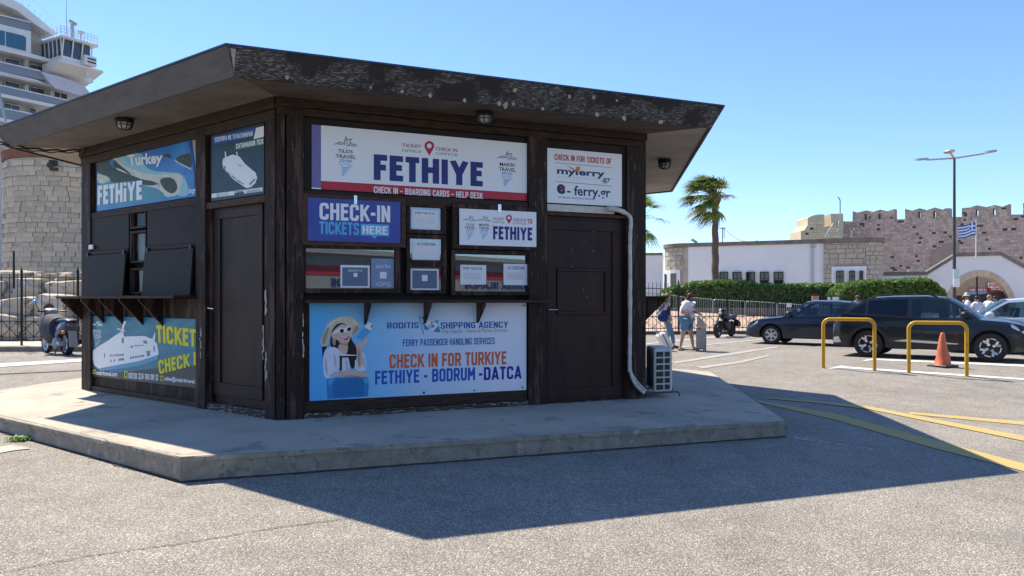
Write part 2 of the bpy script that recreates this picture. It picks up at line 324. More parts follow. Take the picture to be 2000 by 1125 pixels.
# ---------------------------------------------------------------- ground
def asphalt_mat():
    m = bpy.data.materials.new('worn_asphalt'); m.use_nodes = True; t = m.node_tree; N = t.nodes; L = t.links; b = N['Principled BSDF']; b.inputs['Roughness'].default_value = .88; b.inputs['Specular IOR Level'].default_value = .3
    tc = N.new('ShaderNodeTexCoord')
    def vor(s, feat='F1'):
        v = N.new('ShaderNodeTexVoronoi'); v.inputs['Scale'].default_value = s; v.feature = feat; L.new(tc.outputs['Object'], v.inputs['Vector']); return v
    def nz(s, d=5):
        v = N.new('ShaderNodeTexNoise'); v.inputs['Scale'].default_value = s; v.inputs['Detail'].default_value = d; L.new(tc.outputs['Object'], v.inputs['Vector']); return v
    v1 = vor(100); sep = N.new('ShaderNodeSeparateColor'); L.new(v1.outputs['Color'], sep.inputs[0])
    r = N.new('ShaderNodeValToRGB'); L.new(sep.outputs[0], r.inputs[0]); e = r.color_ramp.elements
    e[0].position = 0; e[0].color = (.175, .157, .130, 1); e[1].position = 1; e[1].color = (.68, .62, .53, 1)
    k = e.new(.35); k.color = (.285, .26, .224, 1); k = e.new(.8); k.color = (.40, .36, .30, 1)
    # dark binder between the stones
    mr = N.new('ShaderNodeMapRange'); mr.inputs[1].default_value = .35; mr.inputs[2].default_value = .75; L.new(v1.outputs['Distance'], mr.inputs[0])
    mx = N.new('ShaderNodeMix'); mx.data_type = 'RGBA'; L.new(mr.outputs[0], mx.inputs[0]); L.new(r.outputs[0], mx.inputs[6]); mx.inputs[7].default_value = (.155, .142, .125, 1)
    n1 = nz(.5); n2 = nz(3.5); mu = N.new('ShaderNodeMath'); mu.operation = 'ADD'; L.new(n1.outputs[0], mu.inputs[0]); L.new(n2.outputs[0], mu.inputs[1])
    m3 = N.new('ShaderNodeMapRange'); L.new(mu.outputs[0], m3.inputs[0]); m3.inputs[1].default_value = .65; m3.inputs[2].default_value = 1.35; m3.inputs[3].default_value = .8; m3.inputs[4].default_value = 1.2
    h = N.new('ShaderNodeHueSaturation'); L.new(mx.outputs[2], h.inputs['Color']); L.new(m3.outputs[0], h.inputs['Value'])
    # darker patches with their own shape (oil, wear)
    n3 = nz(.9, 8); m4 = N.new('ShaderNodeMapRange'); L.new(n3.outputs[0], m4.inputs[0]); m4.inputs[1].default_value = .62; m4.inputs[2].default_value = .7
    m4.inputs[4].default_value = .5
    m5 = N.new('ShaderNodeMix'); m5.data_type = 'RGBA'; L.new(m4.outputs[0], m5.inputs[0]); L.new(h.outputs[0], m5.inputs[6]); m5.inputs[7].default_value = (.20, .19, .178, 1)
    L.new(m5.outputs[2], b.inputs['Base Color'])
    bn = N.new('ShaderNodeBump'); bn.inputs['Distance'].default_value = .006; bn.invert = True; L.new(v1.outputs['Distance'], bn.inputs['Height']); bn.inputs['Strength'].default_value = .8; L.new(bn.outputs[0], b.inputs['Normal'])
    return m
asphalt = asphalt_mat()
def axis(lo, hi, fine0, fine1, st):
    a = []; x = fine0
    while x <= fine1: a.append(x); x += st
    k = st; x = fine1
    while x < hi: k *= 1.5; x += k; a.append(min(x, hi))
    k = st; x = fine0
    while x > lo: k *= 1.5; x -= k; a.insert(0, max(x, lo))
    return a
g = MB(); xs = axis(-600, 600, -16, 20, .5); ys = axis(-120, 1200, -2, 40, .5)
g.add([(x, y, gh(x, y)) for y in ys for x in xs], [(j * len(xs) + i, j * len(xs) + i + 1, (j + 1) * len(xs) + i + 1, (j + 1) * len(xs) + i) for j in range(len(ys) - 1) for i in range(len(xs) - 1)])
P(g.build('ground', asphalt, smooth=True), kind='structure')

yell = mat('worn_yellow_paint', (.50, .36, .11), (.42, .32, .14), 4, .8, spots=((.30, .27, .22), 30, .58), bump=.003, bscale=60)
yfaint = mat('faded_yellow_paint', (.44, .385, .28), (.38, .345, .29), 5, .85, spots=((.33, .305, .275), 16, .48))
wpaint = mat('worn_white_paint', (.66, .66, .64), (.5, .5, .48), 6, .8, spots=((.22, .2, .18), 26, .6))
wfaint = mat('faded_white_paint', (.50, .48, .44), (.42, .395, .36), 6, .8, spots=((.33, .305, .275), 20, .48))
LIFT = [.0]
def strip(top, bot, m, name='road_marking', lift=.006, sub=12):
    LIFT[0] += .0003; lift += LIFT[0]; mb = MB(); row = []
    for k in range(len(top) - 1):
        for j in range(sub):
            t = j / sub
            row.append((gp(top[k][0] + (top[k + 1][0] - top[k][0]) * t, top[k][1] + (top[k + 1][1] - top[k][1]) * t, lift),
                        gp(bot[k][0] + (bot[k + 1][0] - bot[k][0]) * t, bot[k][1] + (bot[k + 1][1] - bot[k][1]) * t, lift)))
    row.append((gp(*top[-1], lift), gp(*bot[-1], lift)))
    mb.add([p for r_ in row for p in r_], [(2 * i, 2 * i + 1, 2 * i + 3, 2 * i + 2) for i in range(len(row) - 1)])
    return P(mb.build(name, m), kind='structure')
def c5(*p): return [(x / 2.5 + 1200, y / 2.5 + 680) for x, y in p]
strip(c5((700, 254), (1090, 322), (1560, 448), (2060, 578)), c5((700, 263), (1080, 350), (1540, 482), (2060, 616)), yell, 'yellow_line')
strip(c5((740, 240), (1000, 258), (1250, 285), (2060, 440)), c5((740, 245), (1000, 268), (1250, 299), (2060, 465)), yell, 'yellow_line', .009)
strip(c5((1440, 311), (2060, 363)), c5((1440, 321), (2060, 381)), yell, 'yellow_line')
strip(c5((1040, 99), (1110, 84), (1150, 91), (2060, 151)), c5((1060, 102), (1108, 96), (1140, 99), (2060, 159)), wpaint, 'white_line')
strip([(1684, 704), (1704, 700), (2020, 713)], [(1690, 705), (1706, 703), (2020, 717)], wpaint, 'white_line')
strip([(1256, 671), (1381, 658), (1440, 652)], [(1256, 673), (1381, 661), (1440, 654)], wfaint, 'white_line')
strip([(1316, 707), (1400, 693), (1520, 676)], [(1320, 710), (1404, 697), (1520, 678.5)], yfaint, 'yellow_line')
strip([(1360, 716), (1440, 706), (1500, 693)], [(1372, 720), (1452, 708), (1504, 695)], yfaint, 'yellow_line')
strip([(1256, 684), (1500, 661)], [(1256, 686), (1500, 662.5)], wfaint, 'white_line')
strip([(-20, 711), (175, 700)], [(-20, 718), (175, 705)], wpaint, 'white_line')
strip([(-20, 730.5), (175, 722)], [(-20, 732), (175, 723)], mat('tar_line', (.05, .048, .045), rough=.8), 'expansion_joint')
# chipped white scratches in the roof's shade
mb = MB()
for i in range(60):
    t = rnd.random(); u = 1548 + 156 * t + rnd.gauss(0, 1); v = 854 + 24 * t + rnd.gauss(0, .9); p = gp(u, v, .006); l = rnd.uniform(.01, .045)
    mb.add([p + Vector((-l, -.004, 0)), p + Vector((l * .3, -.011, 0)), p + Vector((l, .004, 0)), p + Vector((0, .01, 0))], [(0, 1, 2, 3)])
P(mb.build('paint_scratch', wpaint), kind='structure')
def crack(pts, wd, m, name='crack'):
    mb = MB(); row = []
    for k in range(len(pts) - 1):
        for j in range(30):
            t = j / 30; u = pts[k][0] + (pts[k + 1][0] - pts[k][0]) * t; v = pts[k][1] + (pts[k + 1][1] - pts[k][1]) * t
            p = gp(u, v, .006); p.y += noise.noise(Vector((p.x * 3, 0, 0))) * .03 + rnd.gauss(0, .004); w_ = wd * (.4 + rnd.random() * .9)
            row.append((p + Vector((0, w_, 0)), p - Vector((0, w_, 0))))
    mb.add([p for r_ in row for p in r_], [(2 * i, 2 * i + 1, 2 * i + 3, 2 * i + 2) for i in range(len(row) - 1)])
    P(mb.build(name, m), kind='structure')
ck = mat('crack_fill', (.10, .085, .065), (.055, .05, .045), 30, .95)
crack([(-40, 1126), (180, 1083), (350, 1062), (560, 1027), (682, 1012)], .006, ck)
crack([(-40, 909), (60, 898), (118, 886)], .005, ck)
strip([(0, 872), (28, 868), (52, 873)], [(-10, 886), (30, 879), (60, 876)], concrete, 'concrete_patch', .005)
# ---------------------------------------------------------------- platform
KC = Vector((-2.013, 13.049, 0)); ROT = R(7.17)
def hexc(i, r):
    a = ROT + pi - i * pi / 3; return KC + Vector((r * sin(a), r * cos(a), 0))
ZP = .21
OUTZ = [.197, .088, .05, .12, .15, .13]
def edge_side(mb, i, NS=150, NR=9):
    a, b = hexc(i, 6.679), hexc((i + 1) % 6, 6.679); d = (b - a); n = Vector((d.y, -d.x, 0)).normalized()
    vv = []
    for k in range(NS + 1):
        t = k / NS; p = a + d * t; zt = OUTZ[i] + (OUTZ[(i + 1) % 6] - OUTZ[i]) * t; zb = gh(p.x, p.y) - .04
        rag = .045 + .012 * noise.noise(Vector((t * 40, i * 7, 0))) + .01 * noise.noise(Vector((t * 150, i * 3, 5)))
        ends = min(1, min(t, 1 - t) * 60)
        for r_ in range(NR):
            if r_ == 0: z = zt; off = -.012
            elif r_ == 1: z = zt - .008; off = 0
            elif r_ == 2: z = zt - rag; off = .002
            elif r_ == 3: z = zt - rag - .002; off = -.034 * (.4 + .6 * abs(noise.noise(Vector((t * 30, 9, i)))) * 1.5)
            else: f = (r_ - 3) / (NR - 4); z = zt - rag - .002 - f * (zt - rag - .002 - zb); off = -.016 + .012 * noise.noise(Vector((t * 25, z * 18, i)))
            vv.append(p + n * (off * ends - (0 if ends == 1 else .006)) + Vector((0, 0, z)))
    mb.add(vv, [(k * NR + r_, k * NR + r_ + 1, (k + 1) * NR + r_ + 1, (k + 1) * NR + r_) for k in range(NS) for r_ in range(NR - 1)])
plat = thing('platform', None, None, (KC.x, KC.y, 0)); plat['kind'] = 'structure'
mb = MB(); NS = 24
for i in range(6):
    a, b = hexc(i, 6.679 - .012), hexc((i + 1) % 6, 6.679 - .012); ia, ib = hexc(i, 4.9), hexc((i + 1) % 6, 4.9)
    vv = []
    for k in range(NS + 1):
        t = k / NS
        for r_ in range(7):
            f = r_ / 6; o_ = a.lerp(b, t); i_ = ia.lerp(ib, t); zo = OUTZ[i] * (1 - t) + OUTZ[(i + 1) % 6] * t
            p = i_.lerp(o_, f); z = ZP + (zo - ZP) * f
            if 0 < r_ < 6: z += .003 * noise.noise(Vector((p.x * 2, p.y * 2, 0)))
            vv.append((p.x, p.y, z))
    mb.add(vv, [(k * 7 + r_, (k + 1) * 7 + r_, (k + 1) * 7 + r_ + 1, k * 7 + r_ + 1) for k in range(NS) for r_ in range(6)])
mb.add([hexc(i, 4.9) + Vector((0, 0, ZP)) for i in range(6)], [tuple(range(6))])
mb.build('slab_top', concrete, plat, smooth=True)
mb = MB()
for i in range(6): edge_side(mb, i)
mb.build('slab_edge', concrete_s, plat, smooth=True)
# soil gathered at the foot of the slab
for i in (5, 0):
    a, b = hexc(i, 6.679), hexc((i + 1) % 6, 6.679); d = b - a; n_ = Vector((d.y, -d.x, 0)).normalized(); mb = MB(); row = []
    for k in range(161):
        t = k / 160; p = a + d * t; w_ = .012 + .03 * max(0, noise.noise(Vector((t * 22, i, 0)))) + .012 * rnd.random(); q = p + n_ * w_; row += [(p.x - n_.x * .02, p.y - n_.y * .02, gh(p.x, p.y) + .010), (q.x, q.y, gh(q.x, q.y) + .005)]
    mb.add(row, [(2 * k, 2 * k + 1, 2 * k + 3, 2 * k + 2) for k in range(160)]); P(mb.build('soil_line', mat('dark_soil', (.09, .075, .058), (.05, .043, .034), 30, .95)), kind='structure')
# cracks of the slab
def slabz(p):
    for i in range(6):
        a, b = hexc(i, 6.667), hexc((i + 1) % 6, 6.667); d = b - a; n = Vector((d.y, -d.x, 0)).normalized(); ia = hexc(i, 4.9)
        f = (p - ia).dot(n) / (a - ia).dot(n)
        if f > 0:
            t = (p - a).dot(d.normalized()) / d.length
            if -.1 < t < 1.1: return ZP + (OUTZ[i] + (OUTZ[(i + 1) % 6] - OUTZ[i]) * min(1, max(0, t)) - ZP) * f
    return ZP
def slab_px(u, v):
    Y = 8
    for _ in range(25):
        r = ray(u, v); z = slabz(Vector((r.x * Y, Y, 0))); Y = .5 * Y + .5 * (CH - z) * F / (v - V0)
    return Vector((ray(u, v).x * Y, Y, z))
def slab_crack(pts, w_):
    mb = MB(); row = []
    for k in range(len(pts) - 1):
        for j in range(20):
            t = j / 20; p = slab_px(pts[k][0] + (pts[k + 1][0] - pts[k][0]) * t, pts[k][1] + (pts[k + 1][1] - pts[k][1]) * t)
            p += Vector((noise.noise(p * 4) * .02, rnd.gauss(0, .004), .004)); ww = w_ * (.4 + rnd.random())
            row.append((p + Vector((ww * .5, ww, 0)), p - Vector((ww * .5, ww, 0))))
    mb.add([p for r_ in row for p in r_], [(2 * i, 2 * i + 1, 2 * i + 3, 2 * i + 2) for i in range(len(row) - 1)])
    mb.build('crack', ck, plat)
slab_crack([(0, 811), (170, 850), (345, 886), (352, 888)], .003)
slab_crack([(352, 888), (700, 868), (1000, 853), (1300, 836), (1520, 820)], .003)
slab_crack([(662, 870), (650, 855), (600, 846)], .003); slab_crack([(1010, 852), (985, 838), (900, 828)], .002)

# ---------------------------------------------------------------- kiosk
RS, RT, RB, HT, HB, HS = 4.749, 5.893, 5.74, 3.997, 3.746, 3.80
kiosk = thing('ticket_kiosk', 'dark brown wooden hexagonal ticket kiosk under a wide flat roof, on the concrete platform', 'kiosk', (KC.x, KC.y, ZP), 0)
walls = [Wall(hexc(i, RS), hexc((i + 1) % 6, RS)) for i in range(6)]
FW = walls[0]; LW = walls[5]
# plain walls at the back three sides, panels at the front two are pieced together below
for i in (1, 2, 3, 4):
    mb = MB(); W = walls[i]; W.box(mb, .1, W.len - .1, ZP - .02, HS - .02, -.1, 0); mb.build('wall_panel', wood, kiosk)
    for s_ in (.05, W.len * .5, W.len - .05):
        mb = MB(); W.box(mb, s_ - .06, s_ + .06, ZP - .02, HS - .06, 0.001, .05); mb.build('post', wood, kiosk, bevel=.004)
def part(W, name, m, r, n0, n1, parent=kiosk, bevel=.004, zfix=None, label=None):
    s0, s1, z0, z1 = W.rect(r, n1)
    if zfix: z0 = zfix[0] if zfix[0] is not None else z0; z1 = zfix[1] if zfix[1] is not None else z1
    mb = MB(); W.box(mb, s0, s1, z0, z1, n0, n1); return mb.build(name, m, parent, bevel=bevel, label=label)
ZB = ZP - .015
# ---- front wall
S = FW.s_of
mb = MB(); FW.box(mb, .02, FW.len - .02, ZB, HS, -.14, -.09); mb.build('wall_panel', woodp, kiosk)
def fpost(W, s0, s1, n1=.05, z1=None, n0=-.1):
    mb = MB(); W.box(mb, s0, s1, ZB - .1, z1 or HS - .02, n0, n1); return mb.build('post', wood, kiosk, bevel=.006)
fpost(FW, -.02, .07, .045); fpost(FW, .085, .27, .06)               # corner column of two boards
fpost(FW, S(1030), S(1066), .05)
fpost(FW, S(1226, .05), FW.len + .02, .05)
# beams below the soffit
def beam(W, s0, s1, z0, z1, n1, m=woodh):
    mb = MB(); W.box(mb, s0, s1, z0, z1, -.12, n1); return mb.build('beam', m, kiosk, bevel=.006)
zt = FW.sz(830, 258)[1]
beam(FW, -.03, FW.len + .03, HS - .10, HS + .04, .085)
beam(FW, -.02, FW.len + .02, 3.615, HS - .105, .058)
for (r, m) in (((588, 386, 1032, 392), woodh),):
    pass
def rail(W, s0, s1, z0, z1, n0=-.09, n1=.03, m=woodh, name='rail'):
    mb = MB(); W.box(mb, s0, s1, z0, z1, n0, n1); return mb.build(name, m, kiosk, bevel=.004)
zr = FW.sz(830, 386)[1]
s_a, s_b = .275, S(1029)
# sign recess backboard
mb = MB(); FW.box(mb, s_a, s_b, 2.65, 3.61, -.085, -.02); mb.build('wall_panel', woodp, kiosk)
# rails between sign band and windows
rail(FW, s_a, s_b, FW.sz(700, 392)[1] - .02, FW.sz(700, 378)[1], n1=.035)
# side boards round the window groups
def frame(W, r, wd, n0, n1, m=rawwood, name='window_frame', parent=kiosk):
    s0, s1, z0, z1 = W.rect(r, n1); mb = MB()
    W.box(mb, s0, s1, z1 - wd, z1, n0, n1); W.box(mb, s0, s1, z0, z0 + wd, n0, n1)
    W.box(mb, s0, s0 + wd, z0 + wd, z1 - wd, n0, n1); W.box(mb, s1 - wd, s1, z0 + wd, z1 - wd, n0, n1)
    return mb.build(name, m, parent, bevel=.003)
def window(W, r, wd=.05, m=wood, n=.03, behind=dark_in, pm=None):
    f = frame(W, r, wd, -.08, n, m); s0, s1, z0, z1 = W.rect(r, n)
    mb = MB(); W.box(mb, s0 + wd - .005, s1 - wd + .005, z0 + wd - .005, z1 - wd + .005, -.02, -.014); mb.build('pane', pm or pane_m, f)
    mb = MB(); W.box(mb, s0 + wd, s1 - wd, z0 + wd, z1 - wd, -.085, -.08); mb.build('backing', behind, f)
    return f
wback = mat('drawn_blind', (.24, .26, .26), (.16, .175, .175), 2, .8)
window(FW, (588, 474, 782, 573), .055, wood, behind=wback)
window(FW, (882, 487, 1046, 577), .05, wood, behind=wback)
window(FW, (794, 394, 872, 458), .05, wood); window(FW, (794, 457, 872, 516), .045, wood); window(FW, (794, 513, 872, 574), .045, wood)
# raised shutters that carry the signs
frame(FW, (590, 377, 793, 484), .06, -.02, .07, rawwood, 'shutter_frame'); frame(FW, (884, 397, 1056, 490), .06, -.02, .07, wood, 'shutter_frame')
for r in ((596, 384, 787, 478), (889, 404, 1051, 486)):
    s0, s1, z0, z1 = FW.rect(r, .05); mb = MB(); FW.box(mb, s0, s1, z0, z1, -.03, .045); mb.build('shutter', wood, kiosk)
# lower wall: boards, skirting
zsh = 1.545
mb = MB(); FW.box(mb, s_a, s_b, .40, zsh, -.085, -.01); mb.build('wall_panel', wood, kiosk)
rail(FW, s_a, s_b, FW.sz(830, 788)[1] - .03, FW.sz(830, 772)[1], n1=.02)
rail(FW, s_a, s_b, ZB, FW.sz(830, 790)[1] - .02, n1=.045, name='skirting', m=skirtm)
def shelf(W, s0, s1, z, depth, brs, bh, th=.035, bt=.03, zb0=None):
    mb = MB(); W.box(mb, s0, s1, z - th, z, 0, depth); mb.build('shelf', woodh, kiosk, bevel=.004)
    for b in brs:
        mb = MB(); p = [W.pt(b - bt / 2, z - th, 0.012), W.pt(b - bt / 2, z - th, depth - .03), W.pt(b - bt / 2, z - th - .03, depth - .03), W.pt(b - bt / 2, z - th - bh, 0.012)]
        mb.prism(p, W.X * bt); mb.build('shelf_bracket', wood, kiosk)
shelf(FW, .275, S(1062), zsh, .30, [S(713), S(829), S(932)], .25)
# ---- door bay on the right
ds0, ds1 = S(1066), S(1226)
mb = MB(); FW.box(mb, ds0, ds1, FW.sz(1140, 412)[1], 3.61, -.085, -.0); mb.build('wall_panel', woodp, kiosk)
mb = MB(); a, b, z0, z1 = FW.rect((1068, 398, 1200, 414), .02); FW.box(mb, a, b, z0 - .03, z1, .0, .022); mb.build('weathered_board', whitepaint, kiosk, bevel=.003)
rail(FW, ds0, ds1, FW.sz(1140, 424)[1], FW.sz(1140, 413)[1] - .03, n1=.04, m=rawwood)
ddz0, ddz1 = FW.sz(1140, 783)[1], FW.sz(1140, 424)[1]
dr = MB(); FW.box(dr, ds0 + .02, ds1 - .02, ddz0, ddz1, -.085, -.03); door = dr.build('door', woodr, kiosk, bevel=.003)
def dframe(W, r, wd, n0, n1, m, parent, name='door_frame'): return frame(W, r, wd, n0, n1, m, name, parent)
dframe(FW, (1069, 428, 1213, 772), .13, -.031, -.008, woodr, door, 'door_stile'); frame(FW, (1089, 524, 1187, 613), .035, -.03, .012, woodr, 'hatch_frame', door)
mb = MB(); s0, s1, z0, z1 = FW.rect((1094, 529, 1183, 609), 0); FW.box(mb, s0, s1, z0, z1, -.03, -.012); mb.build('hatch', woodr, door)
mb = MB(); h0, hz = FW.sz(1070, 605, .03); mb.tube([FW.pt(h0, hz, -.01), FW.pt(h0, hz, .05), FW.pt(h0 + .13, hz, .05)], .010); mb.build('handle', chrome, door, smooth=True)
rail(FW, ds0, ds1, ZB, FW.sz(1140, 783)[1], n1=.03, name='door_sill', m=skirtm)
for u, v in ((1117, 488), (1159, 490), (1117, 521), (1140, 566), (1147, 580), (1141, 474), (1160, 453)):
    a, z = FW.sz(u, v, -.0); mb = MB(); FW.box(mb, a - .004, a + .004, z - .004, z + .004, -.03, .0); mb.build('screw', galv, door)
# ---- left wall
S2 = LW.s_of
LL = LW.len
mb = MB(); LW.box(mb, .02, LL - .02, ZB, HS, -.14, -.09); mb.build('wall_panel', woodp, kiosk)
fpost(LW, -.02, S2(176, .05), .05); fpost(LW, S2(383, .05), S2(402, .05), .06); fpost(LW, S2(516, .05), LL - .005, .045)
beam(LW, -.03, LL + .03, HS - .13, HS + .04, .085); beam(LW, -.02, LL + .0, 3.555, HS - .135, .058)
a0, a1 = S2(176, .05), S2(383, .05); b0, b1 = S2(402, .05), S2(516, .05)
zA = LW.sz(384, 384)[1]
mb = MB(); LW.box(mb, a0, a1, zA, 3.55, -.085, -.01); mb.build('wall_panel', woodp, kiosk)
rail(LW, a0, a1, zA - .10, zA - .01, n1=.035)
for i, (u0, u1) in enumerate(((168, 250), (286, 382))):
    s0, s1 = S2(u0, .04), S2(u1, .04)
    if i == 0: s0 = a0 - .10
    ztop = zA - .10; zmid = LW.sz(340, 483)[1]
    mb = MB(); LW.box(mb, s0, s1, zmid + .03, ztop, -.08, .03); mb.build('shutter', woodp, kiosk, bevel=.004)
    mb = MB(); LW.box(mb, s0, s1, zmid - .02, zmid + .028, -.08, .045); mb.build('rail', woodh, kiosk)
    # tilted lower flap
    s0 += .0 if i == 0 else .01; s1 -= .01; zb_ = 1.585; mb = MB()
    q = [(zmid - .03, .045), (zmid - .03, .07), (zb_, .115), (zb_, .09)]
    mb.prism([LW.pt(s0, z, n) for z, n in q], LW.X * (s1 - s0)); fl = mb.build('flap_shutter', woodp, kiosk, bevel=.003)
    mb = MB()
    for sx in (s0 + .04, s1 - .08): LW.box(mb, sx, sx + .05, zmid - .05, zmid + .01, .05, .078)
    mb.build('hinge', blackp, fl)
dim_pane = clearglass('dim_pane', .03, (.7, .72, .74))
for v0, v1 in ((408, 444), (452, 512), (524, 574)):
    window(LW, (254, v0, 285, v1), .03, wood, pm=dim_pane, behind=dark_in if v0 < 420 else papr)
mb = MB(); LW.box(mb, S2(250, .03), S2(286, .03), 1.56, zA - .1, -.085, -.082); mb.build('backing', dark_in, kiosk)
shelf(LW, -.12, a1 + .03, 1.60, .36, [-.02, .62, 1.18, 1.75, 2.27], .36, bt=.03)
mb = MB(); LW.box(mb, a0, a1, ZB, 1.56, -.085, -.012); mb.build('wall_panel', wood, kiosk)
rail(LW, a0, a1, ZB, LW.sz(300, 768)[1] - .02, n1=.03, name='skirting', m=rawwood)
# left door
zd = LW.sz(460, 398)[1]
mb = MB(); LW.box(mb, b0, b1, zd + .02, 3.55, -.085, .0); mb.build('wall_panel', woodp, kiosk)
rail(LW, b0, b1, zd - .03, zd + .05, n1=.045, m=rawwood)
mb = MB(); LW.box(mb, b0 + .03, b1 - .03, ZB + .1, zd - .03, -.085, -.04); door2 = mb.build('door', woodr, kiosk, bevel=.003)
mb = MB(); LW.box(mb, b0 + .001, b0 + .05, ZB, zd - .03, -.08, .0); LW.box(mb, b1 - .05, b1 - .001, ZB, zd - .03, -.08, .0); mb.build('door_frame', wood, kiosk)
frame(LW, (416, 405, 512, 783), .15, -.041, -.02, woodr, 'door_stile', door2)
mb = MB(); h0, hz = LW.sz(405, 601, .05); mb.tube([LW.pt(h0 + .05, hz, -.02), LW.pt(h0 + .05, hz, .07), LW.pt(h0 + .17, hz - .01, .07)], .010); mb.build('handle', chrome, door2, smooth=True)
mb = MB(); LW.box(mb, b0, b1, ZB, ZB + .1, -.085, .04); mb.build('door_sill', skirtm, kiosk, bevel=.004)
# shelf and bracket on the right-hand wall, in profile from here
RW = walls[1]
shelf(RW, .9, 3.9, 1.60, .42, [1.0, 1.9, 2.9, 3.8], .42)
# pale knots and clips on the wood
for (W, u, v, hgt) in ((FW, 694.5, 390, 17), (FW, 976, 407, 16)):
    a, z1 = W.sz(u - 3, v - hgt / 2, .09); b, z0 = W.sz(u + 3, v + hgt / 2, .09); mb = MB(); W.box(mb, a, b, z0, z1, .055, .09); mb.build('latch', chrome, kiosk)
# streaks of raw pale wood on the posts
mb = MB()
for W, u, v0, v1 in ((LW, 514, 640, 700), (LW, 519, 690, 740), (LW, 392, 640, 700), (FW, 1228, 560, 610), (FW, 1231, 640, 720), (FW, 592, 620, 700), (LW, 519, 560, 610)):
    for k in range(12):
        v = rnd.uniform(v0, v1); a, z = W.sz(u + rnd.gauss(0, .8), v, .062); hh = rnd.uniform(.01, .05); ww = rnd.uniform(.002, .006); W.box(mb, a - ww, a + ww, z - hh, z + hh, .055, .0625)
P(mb.build('peeled_paint', whitepaint, kiosk), kind='stuff')

# ---- roof
mb = MB()
top = [hexc(i, RT) + Vector((0, 0, HT)) for i in range(6)]; bot = [hexc(i, RB) + Vector((0, 0, HB)) for i in range(6)]; bot2 = [hexc(i, RB - .04) + Vector((0, 0, HB)) for i in range(6)]
soff = [hexc(i, RS - .1) + Vector((0, 0, HS)) for i in range(6)]; crown = [hexc(i, RT + .02) + Vector((0, 0, HT + .018)) for i in range(6)]
mb.add(crown + [hexc(i, RT + .02) + Vector((0, 0, HT)) for i in range(6)], [tuple(range(6))] + [(i, (i + 1) % 6, 6 + (i + 1) % 6, 6 + i) for i in range(6)] + [tuple(range(11, 5, -1))])
roof = mb.build('roof', roof_m, kiosk)
for i in range(6):
    j = (i + 1) % 6; mb = MB(); NSg = 40; vv = []
    for k in range(NSg + 1):
        t = k / NSg; A_ = top[i].lerp(top[j], t) - Vector((0, 0, .001)); B_ = bot[i].lerp(bot[j], t)
        B_.z += .005 * noise.noise(Vector((t * 9, i, 0))); vv += [A_, A_.lerp(B_, .5), B_, bot2[i].lerp(bot2[j], t) + Vector((0, 0, .0))]
    mb.add(vv, [(k * 4 + q, (k + 1) * 4 + q, (k + 1) * 4 + q + 1, k * 4 + q + 1) for k in range(NSg) for q in range(3)])
    fa = mb.build('fascia', fascia_m if i in (0,) else fascia_l, kiosk)
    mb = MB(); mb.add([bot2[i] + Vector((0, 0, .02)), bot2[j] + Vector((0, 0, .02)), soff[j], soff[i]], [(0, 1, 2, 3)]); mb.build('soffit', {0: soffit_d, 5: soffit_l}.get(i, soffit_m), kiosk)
    if i == 0:
        fascia0 = fa
# pale plugs and torn corner on the front fascia
Fx = (top[1] - top[0]); Fn = Vector((Fx.y, -Fx.x, 0)).normalized()
def fpt(u, v, out=.004):
    A_, B_ = bot[0], top[0]; nrm = Fx.cross(B_ - A_).normalized(); o = Vector((0, 0, CH))
    if nrm.y > 0: nrm = -nrm
    r = ray(u, v); Y = (A_ + nrm * out - o).dot(nrm) / r.dot(nrm); return o + r * Y
filler = mat('bare_filler', (.40, .37, .31), (.26, .235, .2), 40, .8)
for u, v, r_ in ((561, 151, 4.5), (724, 171, 3), (785, 179, 4), (840, 186, 5), (907, 196, 4.5), (975, 202, 5), (987, 206, 6), (1003, 203, 4), (1006, 176, 5), (1112, 189, 4), (1160, 190, 4), (1166, 224, 5), (1219, 231, 5), (1291, 238, 5), (1205, 196, 3), (1060, 212, 3.5)):
    mb = MB(); n_ = 11; pts = [fpt(u + r_ * .8 * (1 + .35 * rnd.uniform(-1, 1)) * cos(2 * pi * k / n_), v + r_ * .95 * (1 + .35 * rnd.uniform(-1, 1)) * sin(2 * pi * k / n_), .005) for k in range(n_)]
    mb.add(pts, [tuple(range(n_))]); mb.build('peeled_plug', filler, fascia0)
mb = MB()
mb.add([fpt(450, 94), fpt(461, 96), fpt(459, 115), fpt(457, 140), fpt(453, 112)], [(0, 1, 2, 3, 4)])
mb.build('torn_corner', filler, fascia0)
# knob lamps under the soffit
def bulkhead(u, v, H_, label):
    r = ray(u, v); Y = (H_ - CH) / r.z; p = Vector((0, 0, CH)) + r * Y
    t = thing('bulkhead_lamp', label, 'lamp', (p.x, p.y, p.z), 0, 'lamps under the kiosk soffit')
    mb = MB(); mb.lathe([(0, .10), (.095, .10), (.105, .07), (.105, .03), (.0, .03)], p, 14); mb.build('base', blackp, t, smooth=True)
    mb = MB(); mb.lathe([(.082, .03), (.084, .0), (.07, -.035), (.045, -.055), (0, -.062)], p, 14); mb.build('globe', mat('lamp_glass', (.34, .36, .33), rough=.25), t, smooth=True)
    mb = MB()
    for k in range(4):
        a = k * pi / 4; d = Vector((cos(a), sin(a), 0)); mb.tube([p + d * .1 + Vector((0, 0, .03)), p + d * .095 + Vector((0, 0, -.01)), p + d * .07 + Vector((0, 0, -.05)), p + Vector((0, 0, -.072)), p - d * .07 + Vector((0, 0, -.05)), p - d * .095 + Vector((0, 0, -.01)), p - d * .1 + Vector((0, 0, .03))], .006, 5)
    for hz_ in (.02, -.015): mb.tube([p + Vector((.1 * cos(q * pi / 7), .1 * sin(q * pi / 7), hz_)) for q in range(15)], .006, 5)
    mb.build('cage', blackp, t, smooth=True)
bulkhead(243, 243, 3.70, 'caged lamp under the soffit above the door and posters of the left wall')
